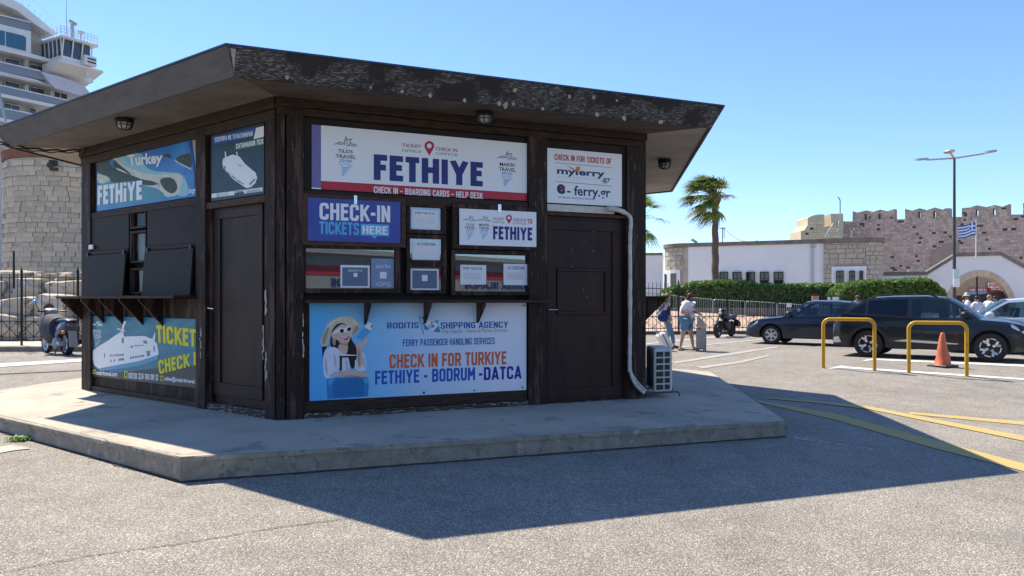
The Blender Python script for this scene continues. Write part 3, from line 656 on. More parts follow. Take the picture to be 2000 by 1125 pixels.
bulkhead(946, 231, 3.70, 'caged greenish lamp under the soffit above the large white sign')
bulkhead(1298, 322, 3.69, 'caged lamp under the pale soffit at the right end, beside the sky')
# cables under the left eave
mb = MB()
pa = at(-10, 276, 10.7); pb = at(158, 293, 11.0)
for dz, r_ in ((0, .014), (-.03, .009)):
    mb.tube([pa.lerp(pb, k / 14) + Vector((0, 0, dz - .05 * sin(pi * k / 14) + .012 * sin(k * 2.1 + dz * 50))) for k in range(15)] + [at(166, 289, 10.9), at(158, 310, 11.0)], r_, 6)
P(mb.build('power_cable', blackp, smooth=True), 'slack black power cables hanging under the left eave of the kiosk', 'cable')
# ---------------------------------------------------------------- signs and posters
def board(name, label, cat, W, r, n, m, th=.012, group=None):
    a, b, z0, z1 = W.rect(r, n); p = W.pt((a + b) / 2, z0, n)
    t = thing(name, label, cat, p, 0, group); mb = MB(); W.box(mb, a, b, z0, z1, n - th, n); mb.build('board', m, t)
    t['_n'] = n; return t
L1, L2, L3, L4 = .0012, .0024, .0036, .0048
SMOOTH = ('printed_hair', 'printed_figure', 'printed_skin', 'printed_shading', 'printed_lenses', 'printed_glasses', 'printed_water', 'printed_beach', 'printed_trees')
def pol(W, t, items, name, lay, base):           # coloured flat print: list of (material, [polygons])
    mb = MB(); ms = []
    for m, ps in items:
        mb.mi = len(ms); ms.append(m)
        for p in ps:
            if name in SMOOTH and len(p) > 4:
                for _ in range(2): p = [q for a, b in zip(p, p[1:] + p[:1]) for q in ((a[0] * .75 + b[0] * .25, a[1] * .75 + b[1] * .25), (a[0] * .25 + b[0] * .75, a[1] * .25 + b[1] * .75))]
            W.poly(mb, p, base + lay)
    return mb.build(name, ms, t)
def rc(u0, v0, u1, v1): return [(u0, v0), (u1, v0), (u1, v1), (u0, v1)]
def wrc(W, u0, v0, u1, v1, n):                    # level rectangle on the wall from its image corners
    a, b, z0, z1 = W.rect((u0, v0, u1, v1), n); return a, b, z0, z1
def rects(W, t, m, rs, name, n):
    mb = MB()
    for r in rs:
        a, b, z0, z1 = W.rect(r, n); mb.add([W.pt(a, z0, n), W.pt(b, z0, n), W.pt(b, z1, n), W.pt(a, z1, n)], [(0, 1, 2, 3)])
    return mb.build(name, m, t)
def lett(W, t, m, items, n, name='lettering'):
    for it in items:
        s, r = it[0], it[1]; b = it[2] if len(it) > 2 else .0
        mb = MB(); W.text(mb, s, r, n, b); mb.build(name, m, t)
def stroke(W, mb, pts, wd, n):
    q = [Vector(W.sz(u, v, n)) for u, v in pts]; row = []
    for i, p in enumerate(q):
        d = (q[min(i + 1, len(q) - 1)] - q[max(i - 1, 0)]).normalized(); o = Vector((-d.y, d.x)) * wd * (.35 + .65 * sin(pi * (i + .6) / (len(q) + .2)))
        row += [W.pt(*(p + o), n), W.pt(*(p - o), n)]
    mb.add(row, [(2 * i, 2 * i + 1, 2 * i + 3, 2 * i + 2) for i in range(len(q) - 1)])
def palm_logo(W, t, cx, cy, k, n, m=black, slope=0.0, wd=.004):
    mb = MB(); f = lambda x, y: (cx + x * k, cy + y * k + x * k * slope)
    for pts in ([(-3, 4), (-4, -2), (-1, -8), (0, -13)], [(-1, -12), (2, -8), (-1, -4)], [(0, 4), (1, -2), (5, -7), (11, -9)], [(11, -9), (7, -4), (10, -3), (5, 0)], [(5, 4), (8, 1), (12, -1)],
                [(-3, 4), (-8, 0), (-14, 0), (-19, 3)], [(-19, 3), (-23, 5)], [(-14, 2), (-17, 4)], [(-7, 4), (-11, 3), (-14, 5)], [(8, 5), (14, 1), (20, 2), (23, 4)], [(11, 6), (15, 4), (19, 6)], [(1, 8), (4, 4), (8, 5)]):
        stroke(W, mb, [f(*p) for p in pts], wd, n)
    return mb.build('palm_emblem', m, t)
def col_logo(W, t, u0, v0, u1, v1, n, m=lblue, slope=0.0):
    mb = MB(); w_ = u1 - u0; h = v1 - v0; Z = lambda x, y: (u0 + x * w_, v0 + y * h + x * w_ * slope)
    for y in (0, .07): W.poly(mb, [Z(0, y), Z(1, y), Z(1, y + .035), Z(0, y + .035)], n)
    W.poly(mb, [Z(.15, .40), Z(.85, .40), Z(.85, .435), Z(.15, .435)], n)
    for cx in (.16, .84):
        ring = [(cx + .15 * cos(a * pi / 5) , .22 + .12 * sin(a * pi / 5)) for a in range(10)]
        stroke(W, mb, [Z(*p) for p in ring], .0035, n)
    stroke(W, mb, [Z(.32, .16), Z(.5, .3), Z(.68, .16)], .003, n)
    for i in range(6):
        x = .2 + i * .12; e = 1.0 - .11 * i if i else .9
        W.poly(mb, [Z(x, .46), Z(x + .05, .46), Z(x + .05, e - .02), Z(x, e)], n)
    return mb.build('column_emblem', m, t)
def pin(W, t, u0, v0, u1, v1, n):
    cx = (u0 + u1) / 2; r = (u1 - u0) / 2; cy = v0 + r; mb = MB()
    outer = [(cx + r * cos(a), cy + r * sin(a)) for a in [R(150 + 240 * k / 20) for k in range(21)]]
    W.poly(mb, outer + [(cx, v1)], n); mb.build('map_pin', red, t); mb = MB()
    W.poly(mb, [(cx + r * .5 * cos(k * pi / 8), cy + r * .5 * sin(k * pi / 8)) for k in range(16)], n + .001); mb.build('pin_eye', white, t)
# --- large sign
n = .0
t = board('sign_board', 'wide white sign reading FETHIYE in big navy letters over a red band', 'sign', FW, (609, 243, 1029, 392), n, white)
purple = mat('faded_purple', (.17, .16, .37), (.14, .13, .3), 30, .5)
rects(FW, t, purple, [(609, 243, 627, 367)], 'purple_strip', n + L1)
rects(FW, t, red, [(627, 353, 1029, 392)], 'red_band', n + L1)
lett(FW, t, navy, [('FETHIYE', (730, 301, 943, 364.5), .062)], n + L2)
lett(FW, t, white, [('CHECK IN – BOARDING CARDS – HELP DESK', (730, 364, 943, 388.5), .02)], n + L2)
lett(FW, t, red, [('TICKET', (785, 280, 823, 289.5), .01), ('CHECK IN', (851, 287, 893, 297), .01)], n + L2)
lett(FW, t, grey, [('OFFICE', (785, 291, 823, 299)), ('OFFICE', (851, 297, 894, 305))], n + L2)
pin(FW, t, 829, 275.5, 848, 304, n + L2)
lett(FW, t, black, [('TILOS', (660, 291, 689, 300), .01), ('TRAVEL', (656, 301, 695, 311), .01), ('MAKRI', (976, 317, 1005, 326), .01), ('TRAVEL', (974.5, 326.5, 1007.5, 336), .01)], n + L2)
palm_logo(FW, t, 676, 279, 1.0, n + L2, slope=.09); palm_logo(FW, t, 991, 306, .85, n + L2, slope=.09)
col_logo(FW, t, 663, 311, 688, 347, n + L2, slope=.08); col_logo(FW, t, 980, 336, 1001, 367, n + L2, slope=.08)
# --- blue CHECK-IN sign
n = .075; blue_s = mat('sign_blue', (.05, .075, .32), (.04, .06, .26), 3, .35)
t = board('check_in_sign', 'blue sign reading CHECK-IN TICKETS HERE in white and light blue', 'sign', FW, (601, 385.5, 782, 475), n, blue_s)
lett(FW, t, white, [('CHECK-IN', (624, 395.5, 762, 434.5), .035)], n + L1)
lett(FW, t, lblue, [('TICKETS', (624, 432, 701.5, 459.5), .035)], n + L1)
rects(FW, t, lblue, [(704.5, 437, 760, 461.5)], 'speech_box', n + L1)
pol(FW, t, [(lblue, [[(725, 460), (738, 460.5), (731, 466.5)]])], 'speech_tip', L1, n)
lett(FW, t, white, [('HERE', (708, 440.5, 757, 458.5), .03)], n + L2)
mb = MB()
for i in range(9):
    for j in range(22):
        rr = 1.1 * (1 - i / 9)
        u, v = 604 + i * 2.4, 392 + j * 2.6 + i * .2
        if rr > .2 and rnd.random() < 1 - i / 11: FW.poly(mb, [(u - rr * .6, v), (u, v + rr * .6), (u + rr * .6, v), (u, v - rr * .6)], n + L1)
mb.build('halftone_dots', mat('print_dots', (.02, .03, .14)), t)
# --- TO FETHIYE sign
t = board('fethiye_sign', 'small white sign with two palm emblems and navy FETHIYE at its right', 'sign', FW, (897.5, 407, 1047.5, 482.5), n, white)
lett(FW, t, navy, [('FETHIYE', (963, 441.5, 1039.5, 470), .055)], n + L1)
lett(FW, t, red, [('TICKET', (962.5, 424.5, 985, 430.5), .01), ('CHECK IN', (1002, 426, 1027.5, 433), .01), ('TO', (1030, 427.5, 1039.5, 437), .02)], n + L1)
lett(FW, t, grey, [('OFFICE', (962.5, 431.5, 985, 436.5)), ('OFFICE', (1002, 433.5, 1027.5, 439))], n + L1); pin(FW, t, 988, 419.5, 1000, 437.5, n + L1)
lett(FW, t, black, [('TILOS', (910, 436, 926, 441), .01), ('TRAVEL', (907.5, 441.5, 928.5, 447.5), .01), ('MAKRI', (936, 436.5, 955, 442), .01), ('TRAVEL', (935.5, 442.5, 956, 448.5), .01)], n + L1)
palm_logo(FW, t, 918, 428, .6, n + L1, slope=.06, wd=.0025); palm_logo(FW, t, 946, 428.5, .6, n + L1, slope=.06, wd=.0025)
col_logo(FW, t, 911, 448, 925, 470, n + L1, slope=.05); col_logo(FW, t, 939, 448.5, 953, 470.5, n + L1, slope=.05)
# --- paper notices behind the panes
def notice(label, r, n, title, lines, rows=6, m=papr, tm=grey, tr=None, cols=1, body=None, extra=None, lowtext=None):
    t = board('paper_notice', label, 'notice', FW, r, n, m, .002)
    u0, v0, u1, v1 = r; w_ = u1 - u0; h = v1 - v0
    if title: lett(FW, t, tm, [(title, tr, .02)], n + L1)
    mb = MB()
    for c in range(cols):
        cw = .76 / cols
        for i in range(rows):
            y0 = v0 + h * (.42 + .34 * i / rows); x0 = u0 + w_ * (.13 + c * (cw + .02)); x1 = x0 + w_ * cw * rnd.uniform(.8, .98)
            a, b, z0, z1 = FW.rect((x0, y0, x1, y0 + h * .025), n + L1); mb.add([FW.pt(a, z0, n + L1), FW.pt(b, z0, n + L1), FW.pt(b, z1, n + L1), FW.pt(a, z1, n + L1)], [(0, 1, 2, 3)])
    if rows: mb.build('print_lines', body or mat('print_body', (.38, .38, .4)), t)
    return t
n = -.008
notice('white PORT TAX notice in the top pane of the middle column', (803.5, 409, 857, 450), n, 'PORT TAX € 10.-', 1, 5, tr=(811, 413.5, 851, 419), cols=2, tm=black)
t = notice('white ATTENTION notice in the middle pane of the middle column', (805, 472, 859, 511), n, 'ATTENTION', 1, 5, tr=(814.5, 474, 850, 480))
t = notice('blue sheet with white border in the lowest pane of the middle column', (802, 524.5, 857, 566.5), n, None, 0, 0)
bluep = mat('notice_blue', (.12, .17, .25), (.09, .13, .2), 4, .5)
rects(FW, t, bluep, [(805.5, 528, 853.5, 563.5)], 'blue_print', n + L1); rects(FW, t, papr, [(824, 537, 835, 549)], 'blank_square', n + L2)
n = -.006
t = notice('CONTACT US notice with white border low in the left window', (665, 517.5, 722, 562), n, None, 0, 0)
rects(FW, t, bluep, [(668.5, 522, 718.5, 559)], 'blue_print', n + L1); lett(FW, t, papr, [('CONTACT US', (680, 526, 707, 531), .01)], n + L2); rects(FW, t, papr, [(690.5, 533, 698, 541)], 'blank_square', n + L2)
n = -.004
t = notice('bluish scan for sheet beside the contact notice in the left window', (725, 504.5, 769, 562.5), n, None, 0, 0, m=mat('sheet_blue', (.2, .27, .4), (.16, .22, .33), 5, .4))
lett(FW, t, papr, [('scan for', (734, 515.5, 763, 524), .0), ('GPG', (735.5, 551, 763, 559), -.01)], n + L1); rects(FW, t, papr, [(742, 531, 755, 544)], 'blank_square', n + L1)
n = -.006
notice('white PORT TAX notice at the left of the right-hand window', (899, 517, 949.5, 556), n, 'PORT TAX € 10.-', 1, 5, tr=(905, 521.5, 942.5, 527), tm=black)
notice('white ATTENTION notice at the right end of the right-hand window', (983.5, 515, 1032, 557), n, 'ATTENTION', 1, 6, tr=(992, 520, 1024, 527), tm=grey, body=mat('pink_print', (.5, .22, .26)))
# --- long poster below the shelf
n = .012
def poster_bg():
    m = bpy.data.materials.new('poster_background'); m.use_nodes = True; N = m.node_tree.nodes; L = m.node_tree.links; b = N['Principled BSDF']; b.inputs['Roughness'].default_value = .35
    tc = N.new('ShaderNodeTexCoord'); sp = N.new('ShaderNodeSeparateXYZ'); L.new(tc.outputs['Generated'], sp.inputs[0]); r = N.new('ShaderNodeValToRGB'); L.new(sp.outputs[0], r.inputs[0])
    e = r.color_ramp.elements; e[0].position = .05; e[0].color = (.06, .40, .78, 1); e[1].position = .85; e[1].color = (.68, .72, .80, 1); k = e.new(.33); k.color = (.24, .52, .78, 1); k = e.new(.5); k.color = (.45, .60, .78, 1)
    L.new(r.outputs[0], b.inputs['Base Color']); return m
t = board('agency_poster', 'long blue poster of a laughing woman in a sun hat, under the shelf', 'poster', FW, (604.5, 591, 1028, 761.5), n, poster_bg())
pblue = mat('print_blue', (.02, .10, .36), rough=.4); porange = mat('print_orange', (.62, .12, .04), rough=.4); pblue2 = mat('print_royal', (.015, .09, .42), rough=.4)
lett(FW, t, pblue, [('RODITIS', (756, 630, 818, 641), .025), ('SHIPPING AGENCY', (860.5, 629.5, 992.5, 640), .025), ('FERRY PASSENGER HANDLING SERVICES', (787, 663, 966.5, 672), .02)], n + L1)
lett(FW, t, grey, [('Ship Agents - General Marine Services', (863, 643, 991, 650.5))], n + L1)
lett(FW, t, porange, [('CHECK IN FOR TURKIYE', (760.5, 692.5, 989, 711.5), .035)], n + L1)
lett(FW, t, pblue2, [('FETHIYE - BODRUM', (732.5, 724.5, 928, 742.5), .035)], n + L1); lett(FW, t, mat('print_indigo', (.02, .03, .30)), [('-DATCA', (935, 717.5, 1018.5, 739.5), .035)], n + L1)
def c6(*p): return [(580 + x / 4, 570 + y / 4) for x, y in p]
flagb = mat('flag_blue', (.04, .25, .52))
pol(FW, t, [(flagb, [c6((948, 185), (956, 185), (994, 330), (986, 332)), c6((968, 195), (1000, 190), (1010, 225), (985, 215)), c6((975, 235), (1010, 262), (1040, 290), (1000, 300)), c6((1070, 225), (1105, 222), (1098, 255)), c6((1108, 262), (1122, 318), (1062, 312)), ])], 'agency_flag', L1, n)
pol(FW, t, [(white, [c6((1000, 225), (1068, 222), (1108, 262), (1062, 308), (1036, 290), (1005, 258))])], 'flag_diamond', L2, n)
lett(FW, t, flagb, [('NM', (837, 633, 848, 641), .01), ('P', (842, 627, 848, 634), .01)], n + L3)
def c8(*p): return [(600 + x / 5.923, 590 + y / 5.923) for x, y in p]
hat = mat('print_straw', (.50, .46, .36), (.62, .58, .47), 9, .6); skinp = mat('print_skin', (.60, .40, .31), (.66, .46, .37), 6, .6); hairp = mat('print_hair', (.015, .01, .012)); shirtp = mat('print_shirt', (.60, .62, .74), (.72, .73, .8), 7, .6); casep = mat('print_case', (.03, .22, .50)); casel = mat('print_case_light', (.08, .36, .66)); caseD = mat('print_case_dark', (.015, .10, .26))
hatD = mat('print_straw_shade', (.33, .29, .21)); lip = mat('print_lip', (.28, .04, .05))
pol(FW, t, [(hairp, [c8((170, 520), (230, 500), (200, 640), (178, 640)), c8((255, 480), (300, 260), (420, 230), (510, 290), (500, 420), (575, 520), (572, 640), (540, 780), (500, 760), (470, 600), (360, 530), (300, 560))]),
            ], 'printed_hair', L1, n)
pol(FW, t, [(hat, [c8((155, 480), (152, 430), (175, 380), (230, 250), (280, 205), (350, 180), (400, 168), (470, 160), (530, 180), (580, 220), (615, 280), (600, 320), (520, 400), (490, 410), (480, 300), (440, 245), (380, 240), (330, 262), (290, 320), (262, 400), (250, 480), (215, 518), (175, 505))]),
            (shirtp, [c8((190, 580), (230, 530), (290, 515), (370, 540), (390, 620), (370, 800), (330, 860), (270, 890), (200, 880), (180, 760)), c8((370, 540), (420, 610), (470, 600), (500, 780), (440, 800), (370, 800)), c8((572, 640), (640, 560), (680, 640), (690, 790), (620, 800), (560, 790))])], 'printed_figure', L2, n)
pol(FW, t, [(skinp, [c8((355, 500), (360, 540), (420, 605), (465, 600), (475, 480), (420, 470)), c8((280, 400), (275, 370), (330, 300), (400, 250), (455, 262), (500, 320), (500, 400), (490, 450), (460, 485), (410, 482), (355, 440), (330, 430), (300, 425)),
                     c8((330, 870), (350, 820), (440, 785), (560, 790), (660, 810), (700, 850), (716, 915), (700, 925), (640, 870), (520, 850), (440, 860)), c8((570, 520), (575, 480), (610, 455), (640, 470), (660, 410), (700, 415), (712, 440), (690, 470), (640, 515), (625, 570), (655, 700), (630, 750), (590, 770), (580, 700))])], 'printed_skin', L3, n)
pol(FW, t, [(white, [c8((290, 355), (370, 300), (380, 292), (440, 300), (460, 280), (510, 275), (520, 300), (505, 345), (470, 355), (440, 340), (430, 370), (390, 375), (370, 345), (300, 370)), c8((410, 400), (470, 388), (482, 395), (430, 420)), c8((665, 290), (700, 225), (775, 260), (735, 330))]),
            (casel, [c8((568, 415), (655, 290), (735, 335), (640, 440))])], 'printed_glasses', L4, n)
n5 = n + .006
pol(FW, t, [(hairp, [c8((375, 315), (420, 308), (426, 335), (410, 362), (380, 355)), c8((458, 300), (500, 288), (512, 300), (500, 335), (468, 345)), c8((735, 290), (752, 258), (765, 262), (745, 300))]), (lip, [c8((408, 408), (470, 390), (484, 396), (468, 432), (428, 438))]), (hatD, [c8((285, 425), (335, 425), (325, 500), (300, 500))])], 'printed_lenses', 0, n5)
shs_ = mat('print_skin_shade', (.42, .25, .19), rough=.5); shr_ = mat('print_fold', (.42, .43, .56), rough=.5); hl_ = mat('print_hat_light', (.74, .70, .60), rough=.5)
pol(FW, t, [(white, [c8((416, 410), (466, 396), (474, 402), (440, 420), (420, 420))]), (shs_, [c8((360, 440), (410, 482), (460, 485), (474, 470), (474, 500), (420, 500), (372, 480)), c8((430, 868), (520, 858), (640, 878), (700, 925), (660, 880), (560, 846), (450, 850)), c8((590, 530), (604, 530), (620, 700), (600, 752), (588, 700)), c8((420, 350), (436, 372), (430, 378), (410, 372))]), (shr_, [c8((205, 640), (222, 650), (236, 780), (226, 860), (212, 780)), c8((300, 560), (330, 640), (338, 760), (322, 740), (312, 640)), c8((250, 860), (330, 800), (352, 812), (300, 868)), c8((655, 640), (668, 660), (676, 760), (660, 770)), c8((440, 640), (466, 700), (470, 790), (452, 780))]), (hl_, [c8((240, 262), (300, 212), (370, 186), (440, 174), (400, 190), (320, 222), (262, 272)), c8((500, 190), (560, 220), (596, 282), (560, 250), (520, 215))]), (hatD, [c8((168, 470), (180, 400), (230, 300), (262, 290), (240, 360), (215, 440), (205, 500)), c8((560, 270), (600, 285), (590, 322), (530, 380), (512, 380), (540, 330))])], 'printed_shading', .0005, n5)
pol(FW, t, [(hairp, [c8((372, 620), (570, 622), (572, 640), (405, 642), (400, 790), (376, 790), (380, 660))]), (white, [c8((380, 612), (430, 604), (565, 612), (570, 620), (380, 622)), c8((552, 672), (566, 672), (566, 775), (554, 775))])], 'printed_handle', .001, n5)
pol(FW, t, [(casep, [c8((228, 900), (255, 880), (680, 865), (705, 880), (712, 960), (705, 1090), (235, 1122))])], 'printed_suitcase', L4, n)
pol(FW, t, [(caseD, [c8((300 + i * 19, 885 - i * .7), (306 + i * 19, 885 - i * .7), (308 + i * 19, 1104 - i), (302 + i * 19, 1104 - i)) for i in range(19)]), (casel, [c8((245, 905), (262, 888), (325, 885), (330, 900), (270, 955), (246, 960)), c8((640, 880), (690, 876), (706, 895), (700, 940), (680, 945), (645, 900))])], 'printed_ribs', .001, n5)
rects(FW, t, blackp, [(1022, 595, 1025, 598), (1019, 755, 1022, 758), (925, 761, 928, 764), (826, 765, 830, 769)], 'screws', n + L2)
# --- ferry companies sign over the right door
n = .035
t = board('ferry_sign', 'white sign above the right-hand door, check in for tickets of two ferry sites', 'sign', FW, (1066, 288.5, 1214.5, 403.5), n, white)
fred = mat('print_deep_red', (.42, .03, .04)); fnavy = mat('print_dark_navy', (.025, .04, .12))
lett(FW, t, fred, [('CHECK IN FOR TICKETS OF', (1083, 300.5, 1194, 321), .025)], n + L1)
lett(FW, t, fnavy, [('myferry', (1088, 326, 1181, 350), .03), ('.gr', (1174.5, 347, 1193.5, 359), .01), ('e', (1087.5, 359, 1104, 379.5), .045), ('- ferry.gr', (1107.5, 361.5, 1192.5, 391.5), .02), ('INTERNET BOOKING SERVICE', (1090.5, 383.5, 1160.5, 391)), ('ONLINE FERRY TICKETS', (1087.5, 344.5, 1170, 351))], n + L1)
pol(FW, t, [(fnavy, [[(1084, 317), (1195.5, 327.3), (1195.5, 328), (1084, 317.8)], [(1084, 353.8), (1195.5, 363.2), (1195.5, 364), (1084, 354.6)]])], 'rules', L1, n)
pol(FW, t, [(mat('print_bright_orange', (.7, .2, .05)), [[(1105, 322), (1118, 328), (1128, 334), (1124, 330), (1127, 325), (1133, 325.5), (1132, 330), (1130, 336), (1122, 334), (1112, 327)]]), (fred, [[(1096, 371), (1101, 366), (1099.5, 365), (1104, 365), (1103.5, 370), (1102, 368), (1097.5, 372.5)]])], 'swimmer_emblem', L2, n)
# --- left wall posters
n = .012
sea = mat('print_sea', (.012, .10, .40), (.03, .22, .50), 2.2, .35); teal = mat('print_teal', (.06, .26, .30), (.03, .18, .24), 3, .35); sand = mat('print_sand', (.62, .62, .55), (.48, .52, .46), 9, .5, spots=((.05, .07, .05), 22, .62)); trees = mat('print_trees', (.012, .02, .016), (.05, .075, .05), 30, .5, spots=((.4, .42, .36), 26, .66)); pale = mat('print_shallow', (.16, .42, .55), (.30, .52, .56), 4, .4)
t = board('beach_poster', 'aerial beach poster reading FETHiYE and Turkey, high on the left wall', 'poster', LW, (189, 313, 384.5, 383), n, sea)
def cT(*p): return [(160 + x / 7.5, 260 + y / 7.5) for x, y in p]
pol(LW, t, [(teal, [cT((220, 1095), (220, 760), (420, 700), (600, 700), (850, 780), (1000, 790), (1150, 850), (1215, 940), (1200, 960))]), (pale, [cT((480, 345), (900, 270), (880, 420), (1000, 560), (1400, 575), (1500, 620), (1560, 800), (1575, 910), (1420, 940), (1300, 800), (800, 600), (560, 450))])], 'printed_water', L1, n)
pol(LW, t, [(sand, [cT((222, 760), (222, 560), (330, 600), (400, 640), (430, 700)), cT((450, 352), (490, 345), (560, 430), (700, 510), (830, 560), (900, 590), (1100, 610), (1380, 590), (1470, 630), (1500, 700), (1440, 790), (1440, 900), (1230, 950), (1180, 860), (1080, 800), (900, 770), (700, 660), (560, 600), (480, 480)), cT((1335, 370), (1440, 440), (1620, 530), (1610, 545), (1500, 490), (1380, 430))])], 'printed_beach', L2, n)
pol(LW, t, [(trees, [cT((210, 395), (390, 362), (400, 470), (560, 560), (740, 620), (880, 680), (1050, 700), (1130, 760), (900, 770), (760, 690), (560, 720), (430, 730), (400, 640), (260, 600), (215, 560)), cT((470, 370), (520, 440), (730, 600), (700, 610), (560, 520), (450, 500)), cT((1130, 660), (1330, 640), (1410, 780), (1370, 870), (1290, 890), (1170, 790)), cT((1390, 350), (1560, 285), (1590, 320), (1610, 520), (1480, 450), (1370, 400)), cT((1190, 310), (1280, 300), (1310, 360), (1210, 350))])], 'printed_trees', L3, n)
pol(LW, t, [(navy, [cT((1562, 118), (1620, 108), (1650, 400), (1660, 700), (1640, 870), (1640, 600), (1600, 330))]), (pale, [cT((1620, 108), (1636, 105), (1685, 480), (1684, 640))]), (mat('print_amber', (.75, .28, .03), (.6, .15, .02), 12), [cT((1636, 105), (1688, 96), (1688, 480))])], 'printed_border', L3, n)
lett(LW, t, white, [('FETHiYE', [(190.5, 362.8), (277.3, 352), (277.3, 389.5), (190.5, 400.5)], .065), ('ärgru', [(369.5, 369), (385, 366), (385, 378), (369.5, 380)], .03)], n + L4)
lett(LW, t, white, [('Turkey', [(248, 302), (318, 297), (316, 325), (254, 331)], .035)], n + L4)
# catamaran
n = .02; dsea = mat('print_deep_sea', (.006, .022, .035), (.015, .045, .065), 3, .35)
t = board('catamaran_poster', 'dark blue poster of a white catamaran seen from above, over the left door', 'poster', LW, (412.5, 264, 515.5, 378.5), n, dsea)
def c4(*p): return [(400 + x / 3.03, 60 + y / 3.03) for x, y in p]
green = mat('print_green', (.03, .13, .06)); bl = mat('print_ribbon', (.03, .09, .35))
pol(LW, t, [(bl, [c4((42, 632), (300, 572), (285, 625), (48, 676))]), (green, [c4((175, 675), (349, 632), (349, 680), (172, 712))]), (white, [c4((303, 575), (349, 563), (349, 628), (288, 642)), c4((40, 965), (176, 948), (176, 972), (40, 990)), c4((232, 942), (341, 927), (341, 950), (232, 966))])], 'ribbons', L1, n)
lett(LW, t, white, [('ΕΙΣΗΤΗΡΙΑ ΜΕ ΤΟ ΚΑΤΑΜΑΡΑΝ', [(419.5, 268.5), (493.5, 256), (493, 265.5), (420, 277.5)], .02), ('CATAMARAN TICK', [(461, 281), (514.5, 270.5), (514.5, 281), (461, 291)], .03), ('ärgru', (459, 371, 476.5, 376.5), .02)], n + L2)
lett(LW, t, grey, [('8001 24 141 7', (423, 378, 447, 382), .0), ('catamarantravel.com', (480, 370, 509, 374), .0)], n + L2)
shw = mat('print_ship_white', (.80, .82, .84), (.70, .73, .76), 30, .5); shs = mat('print_ship_shade', (.20, .24, .30)); shb = mat('print_ship_blue', (.14, .34, .52))
pol(LW, t, [(shw, [c4((104, 780), (110, 755), (165, 732), (205, 745), (240, 790), (300, 840), (310, 870), (300, 900), (275, 925), (250, 932), (235, 925), (170, 880), (110, 815))])], 'printed_catamaran', L1, n)
pol(LW, t, [(shs, [c4((112, 800), (122, 800), (122, 826), (112, 818)), c4((128, 830), (150, 848), (150, 856), (128, 840)), c4((158, 852), (185, 874), (185, 882), (158, 862)), c4((190, 880), (230, 905), (230, 912), (190, 890)), c4((190, 790), (222, 795), (228, 806), (196, 800)), c4((262, 905), (296, 872), (300, 882), (268, 915))]), (white, [c4((150, 760), (190, 755), (230, 800), (280, 850), (270, 890), (225, 850), (160, 800)), c4((118, 715), (124, 715), (128, 750), (120, 752)), c4((186, 718), (192, 716), (196, 748), (190, 748))])], 'printed_details', L2, n)
# sea star poster
n = .01; tsea = mat('print_turquoise', (.015, .13, .24), (.04, .24, .34), 2.5, .4, stretch=(1, 1, 5))
t = board('ferry_poster', 'turquoise poster of a white ferry with yellow TICKET CHECK IN, below the left shelf', 'poster', LW, (176, 617, 382.5, 758), n, tsea)
def c3(*p): return [(x / 3.309, 520 + y / 3.309) for x, y in p]
pol(LW, t, [(mat('print_dark_band', (.015, .035, .05), (.03, .07, .09), 5, .4), [c3((583, 655), (760, 690), (1000, 660), (1265, 640), (1265, 788), (583, 708))])], 'printed_shade', L1, n)
pol(LW, t, [(shw, [c3((590, 565), (600, 545), (640, 515), (700, 480), (740, 450), (780, 425), (800, 425), (800, 455), (930, 450), (985, 470), (1015, 500), (1025, 560), (1022, 600), (900, 645), (650, 672), (610, 640)), c3((780, 425), (800, 355), (818, 352), (800, 400), (802, 440)), c3((755, 400), (810, 412), (808, 420), (758, 408)), c3((985, 470), (1000, 430), (1004, 432), (1000, 490))])], 'printed_ferry', L2, n)
pol(LW, t, [(shb, [c3((640, 660), (900, 612), (1024, 572), (1022, 602), (900, 645), (655, 676))]), (shs, [c3((712, 604), (720, 603), (720, 620), (712, 621)), c3((735, 602), (742, 601), (742, 618), (735, 619)), c3((765, 598), (802, 593), (802, 608), (765, 612)), c3((845, 515), (858, 513), (858, 527), (845, 529)), c3((672, 563), (679, 562), (679, 590), (672, 591)), c3((865, 512), (930, 508), (930, 513), (865, 518)), c3((924, 480), (945, 480), (955, 500), (930, 500)), c3((945, 548), (970, 545), (968, 580), (950, 585)), c3((992, 515), (1000, 513), (1000, 550), (992, 552)), c3((786, 465), (800, 463), (800, 495), (786, 497))] + [c3((840 + i * 16, 586 - i * 2.6), (852 + i * 16, 584 - i * 2.6), (852 + i * 16, 598 - i * 2.6), (840 + i * 16, 600 - i * 2.6)) for i in range(6)])], 'printed_windows', L3, n)
lett(LW, t, shs, [('SEA STAR MAKRI', [(214.5, 692.5), (242, 690.5), (242, 695), (214.5, 697)], .02)], n + L3)
yel = mat('print_yellow', (.72, .66, .03)); ydk = mat('print_yellow_shade', (.16, .13, .02))
for m_, d, lay in ((ydk, -1.2, L1), (yel, 0, L2)):
    lett(LW, t, m_, [('TICKET', [(304.6 + d, 634.5 + d * .6), (382.3 + d * .3, 643 + d * .6), (382.3 + d * .3, 678 + d * .6), (306.6 + d, 669 + d * .6)], .05), ('CHECK I', [(308 + d, 704 + d * .6), (382.3 + d * .3, 687 + d * .6), (382.3 + d * .3, 713 + d * .6), (311 + d, 731 + d * .6)], .05)], n + lay)
lett(LW, t, white, [('(0030) 224 140 08 12', [(251, 727.5), (309, 731.5), (309, 743), (251, 739)], .03), ('sales@makritravel.', [(321, 734), (381.5, 741), (381.5, 751.5), (321, 745)], .03), ('makritravel.com', [(188.5, 723), (229, 726), (229, 736), (188.5, 732)], .03), ('MAKRI', [(181.5, 643), (197.5, 644), (197.5, 650.5), (181.5, 649.5)], .01), ('TRAVEL', [(180.5, 650.5), (198, 651.5), (198, 658), (180.5, 657)], .01)], n + L2)
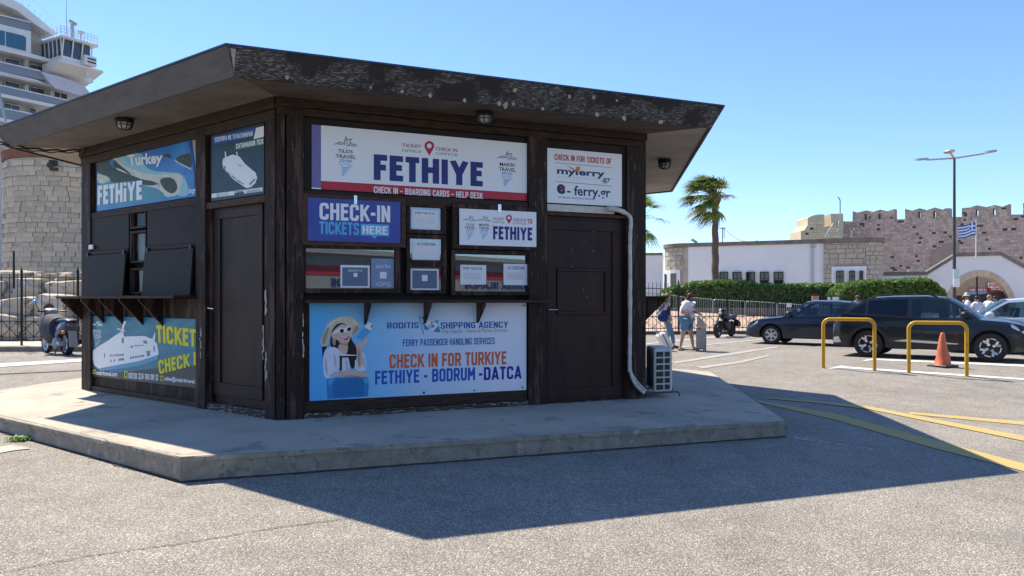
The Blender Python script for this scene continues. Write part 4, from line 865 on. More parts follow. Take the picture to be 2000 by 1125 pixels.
palm_logo(LW, t, 189.5, 633, .48, n + L2, m=white, wd=.006); col_logo(LW, t, 184, 658, 196, 682, n + L2, m=white)
pol(LW, t, [(yel, [rc(176.5, 722, 179.5, 729.5), rc(181.5, 722, 187, 730), rc(242.5, 725, 249, 738), rc(313.5, 734, 319, 744)])], 'contact_icons', L2, n)
pol(LW, t, [(green, [rc(182.7, 723.5, 185.8, 728.5), rc(244, 727, 247.5, 736), rc(314.6, 735.5, 317.8, 742.5)])], 'icon_centres', L3, n)
# small white tag and switch at the far left
t = board('white_switch', 'small white switch on the far left shutter of the kiosk', 'switch', LW, (173, 478.5, 180, 486.5), .07, white, .02)

# --- air conditioner beside the right corner
g0 = ZP
acp = Vector((2.03, 10.62, g0))
# front-left bottom corner of the grille face lies near (1278,766), the unit's broad back looks to the kiosk wall
acx = Vector((.9217, .388, 0)); acy = Vector((-.18, 1, 0)).normalized()
def yslab(v, z=ZP): return (CH - z) * F / (v - V0)
Yf = yslab(771, ZP + .05)
pA = at(1278, 766, Yf); pB = at(1313, 764, Yf + .10); ex = (pB - pA); ex.z = 0; wd_ = ex.length; ex.normalize(); ey = Vector((-ex.y, ex.x, 0))
side = at(1262, 760, Yf + .75)
ed = Vector((side.x - pA.x, side.y - pA.y, 0)); dp = ed.length; ed.normalize()
zb = pA.z; zt_ = at(1278, 681, Yf).z
ac = thing('air_conditioner', 'white outdoor air conditioner unit with square-hole grille at the right corner of the kiosk', 'air conditioner', (pA.x, pA.y, ZP))
acw = mat('aged_white_enamel', (.55, .55, .52), (.46, .46, .43), 3, .45); acd = mat('dark_grille', (.02, .025, .03), rough=.5)
def acpt(a, b, z): return Vector((pA.x, pA.y, 0)) + ex * a + ed * b + Vector((0, 0, z))
mb = MB(); q = [acpt(0, 0, zb), acpt(wd_, 0, zb), acpt(wd_, dp, zb), acpt(0, dp, zb)]; mb.prism(q, Vector((0, 0, zt_ - zb))); mb.build('casing', acw, ac, bevel=.02)
mb = MB(); fw = wd_; H_ = zt_ - zb; cols_ = [(.10, .50), (.57, .86)]
for r_ in range(6):
    for c0, c1 in cols_:
        z0 = zb + H_ * (.05 + r_ * .152); q = [acpt(fw * c0, -.004, z0), acpt(fw * c1, -.004, z0), acpt(fw * c1, -.004, z0 + H_ * .115), acpt(fw * c0, -.004, z0 + H_ * .115)]; mb.add(q, [(0, 1, 2, 3)])
mb.build('grille', acd, ac)
mb = MB()
for r_ in range(1, 6): mb.prism([acpt(0, -.006, zb + H_ * (.038 + r_ * .152 - .02)), acpt(fw, -.006, zb + H_ * (.038 + r_ * .152 - .02)), acpt(fw, -.006, zb + H_ * (.038 + r_ * .152)), acpt(0, -.006, zb + H_ * (.038 + r_ * .152))], ex.cross(Vector((0, 0, 1))) * .008)
mb.build('grille_bar', acw, ac)
mb = MB(); fins = mat('condenser_fins', (.05, .055, .06), rough=.6, metal=.5)
for k in range(26):
    b_ = dp * (.08 + .84 * k / 26); mb.add([acpt(-.004, b_, zb + .06), acpt(-.004, b_ + .006, zb + .06), acpt(-.004, b_ + .006, zt_ - .07), acpt(-.004, b_, zt_ - .07)], [(0, 1, 2, 3)])
mb.build('side_fins', fins, ac)
feetm = mat('blue_grey_bracket', (.06, .09, .13), rough=.5); mb = MB()
for b_ in (.08, dp * .8):
    a0_ = acpt(-.05, b_, zb - .02); a1_ = acpt(wd_ + .10, b_, zb - .02)
    mb.tube([a0_, a1_, a1_ + ex * .03 - Vector((0, 0, .02)), Vector((a1_.x, a1_.y, ZP)) + ex * .03], .013, 6)
    mb.tube([a0_, Vector((a0_.x, a0_.y, ZP))], .013, 6)
mb.build('support_bracket', feetm, ac)
# lagged pipe
pm = mat('white_pipe_lagging', (.62, .6, .56), (.42, .40, .36), 14, .6, bump=.004, bscale=30)
mb = MB(); P_ = []
for u, v in ((1186, 407), (1203, 409), (1217, 414), (1228, 421), (1232, 432), (1231, 470), (1230.5, 540), (1231, 620), (1230, 690), (1231, 725), (1238, 745), (1248, 758), (1258, 767)):
    a, z = FW.sz(u, v, .1); P_.append(FW.pt(a, z, .1 + .006 * sin(v * .05)))
# smoothed
Q_ = []
for i in range(len(P_) - 1):
    p0 = P_[max(i - 1, 0)]; p1 = P_[i]; p2 = P_[i + 1]; p3 = P_[min(i + 2, len(P_) - 1)]
    for k in range(5):
        s_ = k / 5; Q_.append(.5 * ((2 * p1) + (p2 - p0) * s_ + (2 * p0 - 5 * p1 + 4 * p2 - p3) * s_ ** 2 + (3 * p1 - p0 - 3 * p2 + p3) * s_ ** 3))
Q_.append(P_[-1])
pipe = thing('lagged_pipe', 'white lagged pipe running down the right corner post of the kiosk to the air conditioner', 'pipe', (P_[-1].x, P_[-1].y, ZP))
rs = [.033 if i < 12 else .026 for i in range(len(Q_))]; rs = [r_ * (1 + .1 * sin(i * 2.7)) for i, r_ in enumerate(rs)]
mb.tube(Q_, rs, 8); mb.build('lagging', pm, pipe, smooth=True)
for k, off in enumerate((-.03, .03)):
    mb = MB(); T = Q_[42:]; mb.tube([q + FW.X * off * min(1, i / 8) + Vector((0, 0, off * min(1, i / 10))) for i, q in enumerate(T)] , .014, 6); mb.build('hose', pm if k else blackp, pipe, smooth=True)
# ---------------------------------------------------------------- distance: buildings, walls, trees
def island_mat(name, c1, c2, var=.3, pits=0, rough=.9, bump=.02, bscale=8, dark=(.05, .04, .035), th=.62, sc_=3):
    m = mat(name, c1, c2, sc_, rough, bump=bump, bscale=bscale, spots=(dark, sc_ * 2.2, th)); t = m.node_tree; N = t.nodes; L = t.links; b = N['Principled BSDF']
    ge = N.new('ShaderNodeNewGeometry'); mr = N.new('ShaderNodeMapRange'); L.new(ge.outputs['Random Per Island'], mr.inputs[0]); mr.inputs[3].default_value = 1 - var; mr.inputs[4].default_value = 1 + var
    h = N.new('ShaderNodeHueSaturation'); src = b.inputs['Base Color'].links[0].from_socket; L.new(src, h.inputs['Color']); L.new(mr.outputs[0], h.inputs['Value']); L.new(h.outputs[0], b.inputs['Base Color'])
    if pits:
        m2 = N.new('ShaderNodeMath'); m2.operation = 'LESS_THAN'; L.new(ge.outputs['Random Per Island'], m2.inputs[0]); m2.inputs[1].default_value = pits; mx = N.new('ShaderNodeMix'); mx.data_type = 'RGBA'; L.new(m2.outputs[0], mx.inputs[0]); L.new(h.outputs[0], mx.inputs[6]); mx.inputs[7].default_value = (.10, .065, .05, 1); L.new(mx.outputs[2], b.inputs['Base Color'])
    return m
def wpoly(W, mb, pts, n, th):                    # image outline -> solid slab on a wall plane
    q = [W.pt(*W.sz(u, v, n), n) for u, v in pts]; mb.prism(q, -W.N * th); return mb
wall_white = plaster
capm = mat('stone_capping', (.24, .22, .18), (.15, .14, .12), 2, .9, bump=.02, bscale=10)
# --- long white building
bA, bB = at(1335, 585, 58), at(1609, 585, 54)
BW = Wall(bA, bB); X_ = BW.X; Nn = BW.N
bld = thing('white_building', 'long low white building with curved stone corners behind the hedge', 'building', (bA.x, bA.y, 0))
BL = BW.len; zt0 = BW.sz(1335, 476)[1]; zt1 = BW.sz(1609, 466)[1]; ztb = (zt0 + zt1) / 2
mb = MB(); BW.box(mb, 0, BL, -.3, ztb - .3, -8, 0); mb.build('wall', wall_white, bld)
mb = MB(); BW.box(mb, -.1, BL, ztb - .3, ztb, -8, .12); mb.build('capping', capm, bld)
blocks = island_mat('wall_blocks', (.46, .42, .345), (.40, .365, .30), .10)
def block_face(mb, f, length, z0, z1, rh, bw, gap=.02, dep=.05, keep=None):
    """f(s, z, n) -> point; lays courses of blocks"""
    z = z0; row = 0
    while z < z1 - rh * .3:
        h = min(rh * rnd.uniform(.85, 1.15), z1 - z); s = -bw * rnd.random()
        while s < length:
            w_ = bw * rnd.uniform(.6, 1.4); a, b = max(s, 0), min(s + w_, length)
            if b - a > .05 and (keep is None or keep((a + b) / 2, z + h / 2, w_, h)):
                o = dep * rnd.uniform(.6, 1.3); a += gap / 2; b -= gap / 2; zz0 = z + gap / 2; zz1 = z + h - gap / 2; c = .018
                p = [f(a, zz0, 0), f(b, zz0, 0), f(b, zz1, 0), f(a, zz1, 0), f(a + c, zz0 + c, o), f(b - c, zz0 + c, o), f(b - c, zz1 - c, o), f(a + c, zz1 - c, o)]
                mb.add(p, [(4, 5, 6, 7), (0, 1, 5, 4), (1, 2, 6, 5), (2, 3, 7, 6), (3, 0, 4, 7)])
            s += w_
        z += h; row += 1
# left curved corner
rad = 1.75; cl = BW.pt(0, 0, -rad)
def curveL(s, z, n): a = pi / 2 + s / rad; r_ = rad + n; return cl + X_ * (r_ * cos(a)) + Nn * (r_ * sin(a)) + Vector((0, 0, z))
mb = MB(); mb.prism([curveL(rad * pi / 2 * k / 10, -.3, -.01) for k in range(11)] + [cl - Nn * 0 + Vector((0, 0, -.3))], Vector((0, 0, ztb))); mb.build('curved_corner', mortar, bld)
mb = MB(); zwin = BW.sz(1312, 527)[1]; block_face(mb, curveL, rad * pi / 2, zwin, ztb - .3, .36, .62); block_face(mb, lambda s, z, n: BW.pt(s, z, n), .35, -.2, ztb - .3, .36, .5)
P(mb.build('stone_facing', blocks, bld), kind='stuff')
mb = MB(); mb.prism([curveL(rad * pi / 2 * k / 10, ztb - .3, .16) for k in range(11)] + [cl + Vector((0, 0, ztb - .3))], Vector((0, 0, .3))); mb.build('capping', capm, bld)
def curved_window(c, f, s0, s1, z0, z1, cols2):
    mb = MB(); k = 6
    mb.prism([f(s0 + (s1 - s0) * i / k, z0, .1) for i in range(k + 1)] + [f(s1 - (s1 - s0) * i / k, z0, -.1) for i in range(k + 1)], Vector((0, 0, z1 - z0)))
    fr = mb.build('window_surround', wall_white, c)
    for a, b in cols2:
        mb = MB(); p = [f(s0 + (s1 - s0) * a, z0 + .15, .13), f(s0 + (s1 - s0) * b, z0 + .15, .13), f(s0 + (s1 - s0) * b, z1 - .28, .13), f(s0 + (s1 - s0) * a, z1 - .28, .13)]; mb.add(p, [(0, 1, 2, 3)]); mb.build('window', wind_dark, fr)
curved_window(bld, curveL, .25, rad * pi / 2 - .15, -.2, zwin, [(.12, .34), (.55, .72)])
# right stone bay: flat, then curved away
r2 = 1.15; flatw = BW.s_of(1690) - BL
mb = MB(); BW.box(mb, BL, BL + flatw, -.3, ztb - .3, -8, .2); mb.build('stone_bay', mortar, bld)
cr = BW.pt(BL + flatw, 0, .2 - r2)
def curveR(s, z, n): a = pi / 2 - s / r2; r_ = r2 + n; return cr + X_ * (r_ * cos(a)) + Nn * (r_ * sin(a)) + Vector((0, 0, z))
mb = MB(); mb.prism([curveR(r2 * pi / 2 * k / 12, -.3, -.01) for k in range(13)] + [cr + Vector((0, 0, -.3))], Vector((0, 0, ztb))); mb.build('curved_corner', mortar, bld)
zw2 = BW.sz(1650, 520)[1]
mb = MB(); block_face(mb, lambda s, z, n: BW.pt(BL + s, z, .2 + n), flatw, -.2, ztb - .3, .34, .55, keep=lambda s, z, w_, h: z > zw2 or s < .5); block_face(mb, curveR, r2 * pi / 2, -.2, ztb - .3, .34, .55)
P(mb.build('stone_facing', blocks, bld), kind='stuff')
mb = MB(); mb.prism([BW.pt(BL - .1, ztb - .3, .36), BW.pt(BL + flatw, ztb - .3, .36)] + [curveR(r2 * pi / 2 * k / 12, ztb - .3, .16) for k in range(1, 13)] + [BW.pt(BL + flatw, ztb - .3, -8), BW.pt(BL - .1, ztb - .3, -8)], Vector((0, 0, .303))); mb.build('capping', capm, bld)
def bwin(W, c, r, n, name='window', sh=0):
    s0, s1, z0, z1 = W.rect(r, n); mb = MB(); W.box(mb, s0, s1, z0, z1, n - .18, n - .14); f = mb.build(name, wind_dark, c); m2 = MB(); fr_ = flat('window_frame_dark', (.03, .035, .045))
    W.box(m2, s0, s0 + .06, z0, z1, n - .14, n + .01); W.box(m2, s1 - .06, s1, z0, z1, n - .14, n + .01); W.box(m2, s0 + .06, s1 - .06, z1 - .06, z1, n - .14, n + .01)
    W.box(m2, (s0 + s1) / 2 - .03, (s0 + s1) / 2 + .03, z0, z1 - .06, n - .13, n - .1); W.box(m2, s0 + .06, s1 - .06, z0 + (z1 - z0) * .62, z0 + (z1 - z0) * .62 + .05, n - .13, n - .105); m2.build('frame', fr_, f)
mb = MB(); s0, s1, z0, z1 = BW.rect((1405, 523, 1537, 600), .04); BW.box(mb, s0, s1, z0, z1, 0, .04); mb.build('window_band', wall_white, bld)
for u0, u1 in ((1405, 1421.5), (1430.5, 1448), (1457, 1474.5), (1484, 1501.5), (1511, 1530)): bwin(BW, bld, (u0, 531, u1, 566), .19)
mb = MB(); s0, s1, z0, z1 = BW.rect((1624, 521, 1692, 600), .32); BW.box(mb, s0, s1, z0, z1, .2, .32); mb.build('window_band', wall_white, bld)
for u0, u1 in ((1633, 1648), (1658.5, 1670), (1678.5, 1686)): bwin(BW, bld, (u0, 529, u1, 560), .47)
mb = MB()
for u in (1584.5, 1588.5):
    s0, z = BW.sz(u, 500); mb.cyl(BW.pt(s0, -.2, .08), BW.pt(s0, BW.sz(u, 480)[1], .08), .028, seg=6)
s0, z = BW.sz(1586, 481); BW.box(mb, s0 - .08, s0 + .18, z - .12, z + .12, 0.02, .25); mb.build('downpipe', galv, bld)
# rear part on the left
LWb = Wall(at(1180, 585, 61.5), at(1294, 585, 60.5)); z_ = LWb.sz(1262, 494)[1]
b2_ = thing('white_annex', 'plain white annex lower than the building, half behind the kiosk', 'building', tuple(LWb.A))
mb = MB(); LWb.box(mb, 0, LWb.len, -.3, z_ - .2, -6, 0); mb.build('wall', wall_white, b2_); mb = MB(); LWb.box(mb, 0, LWb.len, z_ - .2, z_, -6, .08); mb.build('capping', capm, b2_)
s0, s1, z0, z1 = LWb.rect((1252, 541, 1258, 556), .05); mb = MB(); LWb.box(mb, s0, s1, z0, z1, 0, .04); mb.build('window', wind_dark, b2_)
# roof gear
t = thing('roof_floodlight', 'small floodlight on the roof edge of the white building, left of the palm trunk', 'floodlight', tuple(at(1356, 474, 58.5)))
mb = MB(); p = at(1357, 473, 58.5); mb.cyl(p - Vector((0, 0, .25)), p, .04, seg=6); mb.box(p + Vector((-.05, 0, .1)), (.5, .3, .16), Matrix.Rotation(.5, 3, 'Y')); P(mb.build('lamp_head', galv, t))
t = thing('roof_antenna', 'thin antenna mast with slack wire on the white roof, right of the palm trunk', 'antenna', tuple(at(1411, 471, 60)))
mb = MB(); p = at(1411, 472, 60); q = at(1411, 444, 60); mb.cyl(p - Vector((0, 0, .8)), q, .035, seg=6); mb.cyl(q + Vector((-.25, 0, -.1)), q + Vector((.3, 0, -.05)), .03, seg=5); mb.cyl(q + Vector((.12, 0, 0)), q + Vector((.14, 0, -.9)), .03, seg=5); mb.build('mast', blackp, t)
mb = MB(); e = at(1480, 470, 62); mb.tube([q + (e - q) * (k / 12) + Vector((0, 0, -.5 * sin(pi * k / 12))) for k in range(13)], .018, 4); mb.build('wire', blackp, t)
# --- low white wall and arched gateway
GW = Wall(at(1694, 585, 60), at(2060, 585, 56)); gate = thing('arched_gateway', 'white gabled gateway with a stone-edged round arch and dark gate', 'gateway', tuple(GW.A))
lw = thing('boundary_wall', 'low white wall with grey coping between the building and the gateway', 'wall', tuple(GW.A))
sA, sB = 0, GW.s_of(1809); zc = GW.sz(1750, 531)[1]
mb = MB(); GW.box(mb, sA - 1, sB, -.3, zc - .3, -.6, 0); mb.build('wall', wall_white, lw); mb = MB(); GW.box(mb, sA - 1, sB, zc - .3, zc, -.7, .1); mb.build('coping', capm, lw)
mb = MB(); s0, z0 = GW.sz(1775, 528); GW.box(mb, s0, s0 + .9, zc, zc + .12, -.5, -.1); mb.build('air_vent', galv, lw)
acx_, acy_, arx, ary, irx, iry = 1914.5, 600, 69.5, 72, 57, 60
ctr = GW.sz(acx_, acy_); ax = GW.s_of(acx_ + arx) - ctr[0]; az = GW.sz(acx_, acy_ - ary)[1] - ctr[1]; ix = GW.s_of(acx_ + irx) - ctr[0]; iz = GW.sz(acx_, acy_ - iry)[1] - ctr[1]
prof = [GW.sz(u, v) for u, v in ((1809, 536), (1869, 499), (1954, 497), (2003, 524), (2060, 555))]
def ztop(s):
    for a, b in zip(prof, prof[1:]):
        if a[0] <= s <= b[0]: return a[1] + (b[1] - a[1]) * (s - a[0]) / (b[0] - a[0])
    return prof[-1][1] if s > prof[-1][0] else prof[0][1]
def zar(s, rx, rz):
    d = abs(s - ctr[0]); return ctr[1] + rz * sqrt(max(0, 1 - (d / rx) ** 2)) if d < rx else -.3
ss = sorted(set([sB + (GW.len - sB) * k / 60 for k in range(61)] + [ctr[0] - ax + .001, ctr[0] + ax - .001, ctr[0] - ax - .001, ctr[0] + ax + .001]))
mb = MB()
for a, b in zip(ss, ss[1:]):
    p = [GW.pt(a, zar(a, ax, az), 0), GW.pt(b, zar(b, ax, az), 0), GW.pt(b, ztop(b), 0), GW.pt(a, ztop(a), 0)]; mb.prism(p, -GW.N * .8)
mb.build('wall', wall_white, gate)
mb = MB()
for (a, z0), (b, z1) in zip(prof, prof[1:]): mb.prism([GW.pt(a, z0 - .08, .1), GW.pt(b, z1 - .08, .1), GW.pt(b, z1 + .22, .1), GW.pt(a, z0 + .22, .1)], -GW.N * 1)
mb.build('coping', capm, gate)
NV = 15
for k in range(NV):
    mb = MB(); a0_, a1_ = pi * k / NV + .003, pi * (k + 1) / NV - .003; pts = [(ctr[0] + ax * cos(a), ctr[1] + az * sin(a)) for a in (a0_, (a0_ + a1_) / 2, a1_)] + [(ctr[0] + ix * cos(a), ctr[1] + iz * sin(a)) for a in (a1_, (a0_ + a1_) / 2, a0_)]
    mb.prism([GW.pt(s, z, .06) for s, z in pts], -GW.N * .9); mb.build('arch_stone', stone_y, gate)
for sgn in (-1, 1):
    for k in range(3):
        s0, s1 = sorted((ctr[0] + sgn * ix, ctr[0] + sgn * ax)); mb = MB(); z1 = ctr[1] - k * .5 - .01; GW.box(mb, s0, s1, z1 - .48, z1, -.84, .06); mb.build('arch_stone', stone_y, gate)
gd = flat('gate_brown', (.045, .03, .026))
mb = MB(); pg = [GW.sz(u, v, -.5) for u, v in ((1850, 640), (1850, 577), (1878, 577), (1932, 573), (1946, 569), (1980, 569), (1980, 640))]; mb.prism([GW.pt(s, z, -.5) for s, z in pg], -GW.N * .1); mb.build('gate', gd, gate)
mb = MB(); s0, z0 = GW.sz(1908.5, 600, -.5); GW.box(mb, s0 - .05, s0 + .05, z0 - 1, z0 + iz, -.62, -.46); mb.build('mullion', gd, gate)
BK = Wall(tuple(GW.pt(GW.s_of(1846), 0, -4)), tuple(GW.pt(GW.s_of(1990), 0, -4)))
mb = MB(); BK.box(mb, -1.2, BK.len + 1.2, -.3, 3.45, -.3, 0); mb.build('inner_wall', island_mat('inner_stone', (.38, .34, .28), (.24, .21, .17), .1, sc_=1), gate)
t = board('shop_sign', 'red CAR RENTAL sign with a blue strip seen through the gateway arch', 'sign', BK, (1893, 563, 1930, 569), .1, red, .05); lett(BK, t, white, [('CAR RENTAL', (1894, 564, 1928, 568), .02)], .105)
rects(BK, t, lblue, [(1893, 569.3, 1926, 574.5)], 'blue_strip', .105)
t = board('port_sign', 'white PORT sign with red letters inside the right of the gateway arch', 'sign', BK, (1930.5, 552.5, 1962, 562), .3, white, .05); lett(BK, t, red, [('PORT', (1932, 554, 1957, 561), .04)], .305)
t = board('gate_sign', 'dark red board with white letters below the PORT sign in the arch', 'sign', BK, (1930.5, 562.3, 1962, 572), .3, mat('sign_maroon', (.18, .03, .04)), .05); lett(BK, t, white, [('PORT GATE', (1936, 563.5, 1958, 566.5), .03)], .305)
# --- medieval wall
FWl = Wall(at(1560, 585, 108), at(2080, 585, 88)); fort = thing('castle_wall', 'long medieval stone wall with swallowtail battlements behind the white building', 'castle wall', tuple(FWl.A))
def cf(x, y): return (1560 + x / 3.516, 280 + y / 3.516)
out = [(300, 535), (370, 535), (370, 465), (400, 475), (465, 460), (510, 470), (560, 455), (610, 465), (660, 450), (660, 522), (730, 520), (730, 450), (780, 462), (830, 445), (880, 458), (935, 440), (990, 455), (1010, 445), (1041, 445), (1041, 505), (1120, 505), (1120, 445), (1170, 440), (1225, 425), (1290, 438), (1345, 422), (1400, 435), (1450, 415), (1451, 488), (1540, 488), (1541, 410), (1640, 400), (1741, 390), (1741, 480), (1830, 480)]
o_s = [FWl.sz(*cf(x, y)) for x, y in out]
slits = [(460, 487, 525), (555, 485, 520), (828, 472, 512), (933, 465, 510), (1225, 455, 495), (1343, 450, 492)]
sl = [(FWl.sz(*cf(x, a)), FWl.sz(*cf(x, b))) for x, a, b in slits]
def ftop(s):
    z = -9
    for a, b in zip(o_s, o_s[1:]):
        if min(a[0], b[0]) <= s <= max(a[0], b[0]):
            if abs(b[0] - a[0]) < .05: continue
            z = a[1] + (b[1] - a[1]) * (s - a[0]) / (b[0] - a[0])
    return z
fcore = mat('castle_core', (.46, .34, .275), (.35, .255, .205), .8, .95, bump=.05, bscale=3)
mb = MB(); bs = sorted(set([round(p[0], 3) for p in o_s] + [round(a[0] + d, 3) for a, b in sl for d in (-.14, .14)]))
eps = .002
for a, b in zip(bs, bs[1:]):
    if b - a < .02: continue
    za, zb2 = ftop(a + eps), ftop(b - eps); m_ = (a + b) / 2; hit = [x for x in sl if abs(x[0][0] - m_) < .15]
    lo = -.5
    if hit:
        z1, z0 = hit[0][0][1], hit[0][1][1]
        mb.prism([FWl.pt(a, -.5, 0), FWl.pt(b, -.5, 0), FWl.pt(b, z0, 0), FWl.pt(a, z0, 0)], -FWl.N * 1.2); lo = z1
    mb.prism([FWl.pt(a, lo, 0), FWl.pt(b, lo, 0), FWl.pt(b, zb2, 0), FWl.pt(a, za, 0)], -FWl.N * 1.2)
mb.build('wall_core', fcore, fort)
fb = island_mat('castle_blocks', (.60, .45, .365), (.48, .35, .28), .2, pits=.05, sc_=.8, dark=(.16, .11, .09), th=.64)
s_lo, s_hi = o_s[0][0], FWl.s_of(2045)
def keepf(s, z, w_, h):
    if rnd.random() < .04: return False
    for a, b in sl:
        if abs(s - a[0]) < .14 + w_ * .5 and b[1] - .2 < z < a[1] + .2: return False
    tops = min(ftop(s_lo + q) for q in (s - w_ / 2 + .02, s, s + w_ / 2 - .02)) if False else min(ftop(s_lo + s - w_ * .48), ftop(s_lo + s + w_ * .48), ftop(s_lo + s))
    return z + h * .5 < tops
sl = [((a[0] - s_lo, a[1]), (b[0] - s_lo, b[1])) for a, b in sl]
mb = MB(); block_face(mb, lambda s, z, n: FWl.pt(s_lo + s, z, n), s_hi - s_lo, 4, 16, .29, .42, gap=.02, dep=.03, keep=keepf)
P(mb.build('stone_facing', fb, fort), kind='stuff')
mb = MB(); mb.prism([FWl.pt(FWl.s_of(1815), GW.sz(1809, 534)[1] - 2, .12), FWl.pt(FWl.s_of(1870), GW.sz(1809, 534)[1] - 2, .12), FWl.pt(FWl.s_of(1872), FWl.sz(1872, 470)[1], .12), FWl.pt(FWl.s_of(1820), FWl.sz(1820, 490)[1], .12)], -FWl.N * .1)
mb.build('rendered_patch', mat('brown_render', (.42, .31, .25), (.34, .25, .2), .7, .95), fort)
# left end towers of the castle
TW = Wall(at(1550, 585, 100), at(1660, 585, 100)); tw = thing('castle_tower', 'yellowish broken tower at the left end of the castle wall', 'tower', tuple(TW.A))
po = [(15, 800), (15, 602), (38, 596), (62, 560), (62, 512), (85, 500), (120, 490), (150, 488), (176, 488), (177, 580), (225, 560), (218, 484), (305, 482), (306, 560), (306, 800)]
po_s = [TW.sz(*cf(x, y)) for x, y in po]; mb = MB(); mb.prism([TW.pt(s, z, 0) for s, z in po_s], -TW.N * 4); mb.build('wall_core', mat('tower_core', (.58, .49, .35), (.46, .39, .28), .8, .95), tw)
def ttop(s):
    z = -9
    for a, b in zip(po_s[1:-1], po_s[2:]):
        if min(a[0], b[0]) <= s <= max(a[0], b[0]) and abs(a[0] - b[0]) > .05: z = max(z, a[1] + (b[1] - a[1]) * (s - a[0]) / (b[0] - a[0]))
    return z
mb = MB(); t0 = po_s[1][0]; block_face(mb, lambda s, z, n: TW.pt(t0 + s, z, n), po_s[-1][0] - t0, 5, 12, .34, .5, gap=.04, dep=.06, keep=lambda s, z, w_, h: rnd.random() > .05 and z + h / 2 < min(ttop(t0 + s - w_ * .3), ttop(t0 + s + w_ * .3)) + .12)
P(mb.build('stone_facing', island_mat('tower_blocks', (.64, .54, .39), (.54, .45, .32), .12, pits=.08, sc_=.8), tw), kind='stuff')
# mast with loudspeaker in front of the towers
t = thing('signal_mast', 'thin mast with a small crest plate standing on the stone bay roof before the castle', 'mast', tuple(at(1641, 466, 57)))
mb = MB(); mb.cyl(at(1641, 470, 57), at(1641, 392, 57), .05, seg=6); mb.tube([at(1641, 392, 57), at(1639, 387, 57), at(1636, 385, 57)], .05, 6); mb.build('mast', galv, t)
mb = MB(); c_ = at(1640, 452, 56.7); mb.lathe([(0, .06), (.2, .05), (.2, 0), (0, 0)], c_, 14, axis=Vector((0, -1, 0))); mb.ball(at(1639, 438, 56.8), (.12, .1, .22), 8, 6); mb.build('crest_plate', mat('crest_cream', (.5, .45, .35)), t)
mb = MB(); mb.tube([at(1612, 462, 57), at(1622, 444, 57), at(1628, 436, 57)], .03, 5); mb.tube([at(1662, 466, 57), at(1664, 450, 57), at(1668, 447, 57), at(1674, 455, 57), at(1680, 462, 57)], .04, 5); mb.build('brace', galv, t)
# --- street lamp
lp = at(1866, 600, 38); lamp = thing('street_lamp', 'tall dark street lamp with two long arms behind the black SUV', 'street lamp', (lp.x, lp.y, gh(lp.x, lp.y)))
dkm = mat('dark_lamp_paint', (.04, .045, .052), (.06, .063, .068), 5, .5); tp = at(1864, 309, 38)
mb = MB(); mb.tube([(tp.x, tp.y, gh(lp.x, lp.y)), (tp.x, tp.y, 4), (tp.x, tp.y, tp.z)], [.09, .075, .055], 10); mb.build('pole', dkm, lamp, smooth=True)
for (u, v, YY) in ((1790, 313.5, 36.5), (1947, 296, 37)):
    e = at(u, v, YY); m_ = tp.lerp(e, .72); mb = MB(); mb.tube([tp, m_], .045, 6); mb.build('arm', galv, lamp)
    mb = MB(); d = (e - m_); s_ = d.cross(Vector((0, 0, 1))).normalized() * .16; mb.prism([m_ - s_ * .4, m_ + d * .3 - s_, e - s_ * .5, e + s_ * .5, m_ + d * .3 + s_, m_ + s_ * .4], Vector((0, 0, .09))); mb.build('lamp_head', galv, lamp)
mb = MB(); e = at(1854, 296, 36); mb.tube([tp, e], .05, 6); mb.build('arm', galv, lamp); mb = MB(); mb.ball(e, (.22, .34, .09), 10, 6); mb.build('lamp_head', galv, lamp, smooth=True)
mb = MB(); a = at(1867, 541, 37.85); mb.box(a, (.28, .05, .8)); mb.build('sticker_plate', mat('pale_plate', (.5, .62, .66)), lamp)
mb = MB(); a = at(1868, 552, 37.8); mb.box(a, (.32, .04, .45)); mb.build('notice_plate', papr, lamp)
# --- Greek flag
fp = at(1906, 496, 57); t = thing('flag', 'blue and white striped flag with a cross on the pole above the gateway', 'flag', tuple(fp))
mb = MB(); mb.cyl(fp - Vector((0, 0, .3)), at(1906.5, 430, 57), .05, .035, 8); mb.build('pole', mat('pole_white', (.65, .65, .62)), t, smooth=True)
fbl = mat('flag_cloth_blue', (.02, .12, .45), rough=.8); fwh = mat('flag_cloth_white', (.7, .72, .76), rough=.8)
mb = MB(); NX, NY = 36, 18; o_ = at(1905.5, 434, 57); W_ = 1.45; H_ = .98
vv = []
for i in range(NX + 1):
    for j in range(NY + 1):
        x = i / NX; y = j / NY; vv.append(o_ + Vector((-W_ * x * .93, .10 * sin(x * 9 + y * 1.5) * (.3 + x), -H_ * y - .33 * x ** 1.15 + .04 * sin(x * 8))))
fl_ = []; ms_ = []
for i in range(NX):
    for j in range(NY):
        xx = (i + .5) / NX; yy = (j + .5) / NY
        if xx < .37 and yy < 5 / 9: c_ = 1 if (abs(xx - .185) < .04 or abs(yy - 5 / 18) < .06) else 0
        else: c_ = int(yy * 9) % 2
        fl_.append((i * (NY + 1) + j, (i + 1) * (NY + 1) + j, (i + 1) * (NY + 1) + j + 1, i * (NY + 1) + j + 1)); ms_.append(c_)
mb.add(vv, fl_); mb.m = ms_; mb.build('cloth', [fbl, fwh], t, smooth=True)
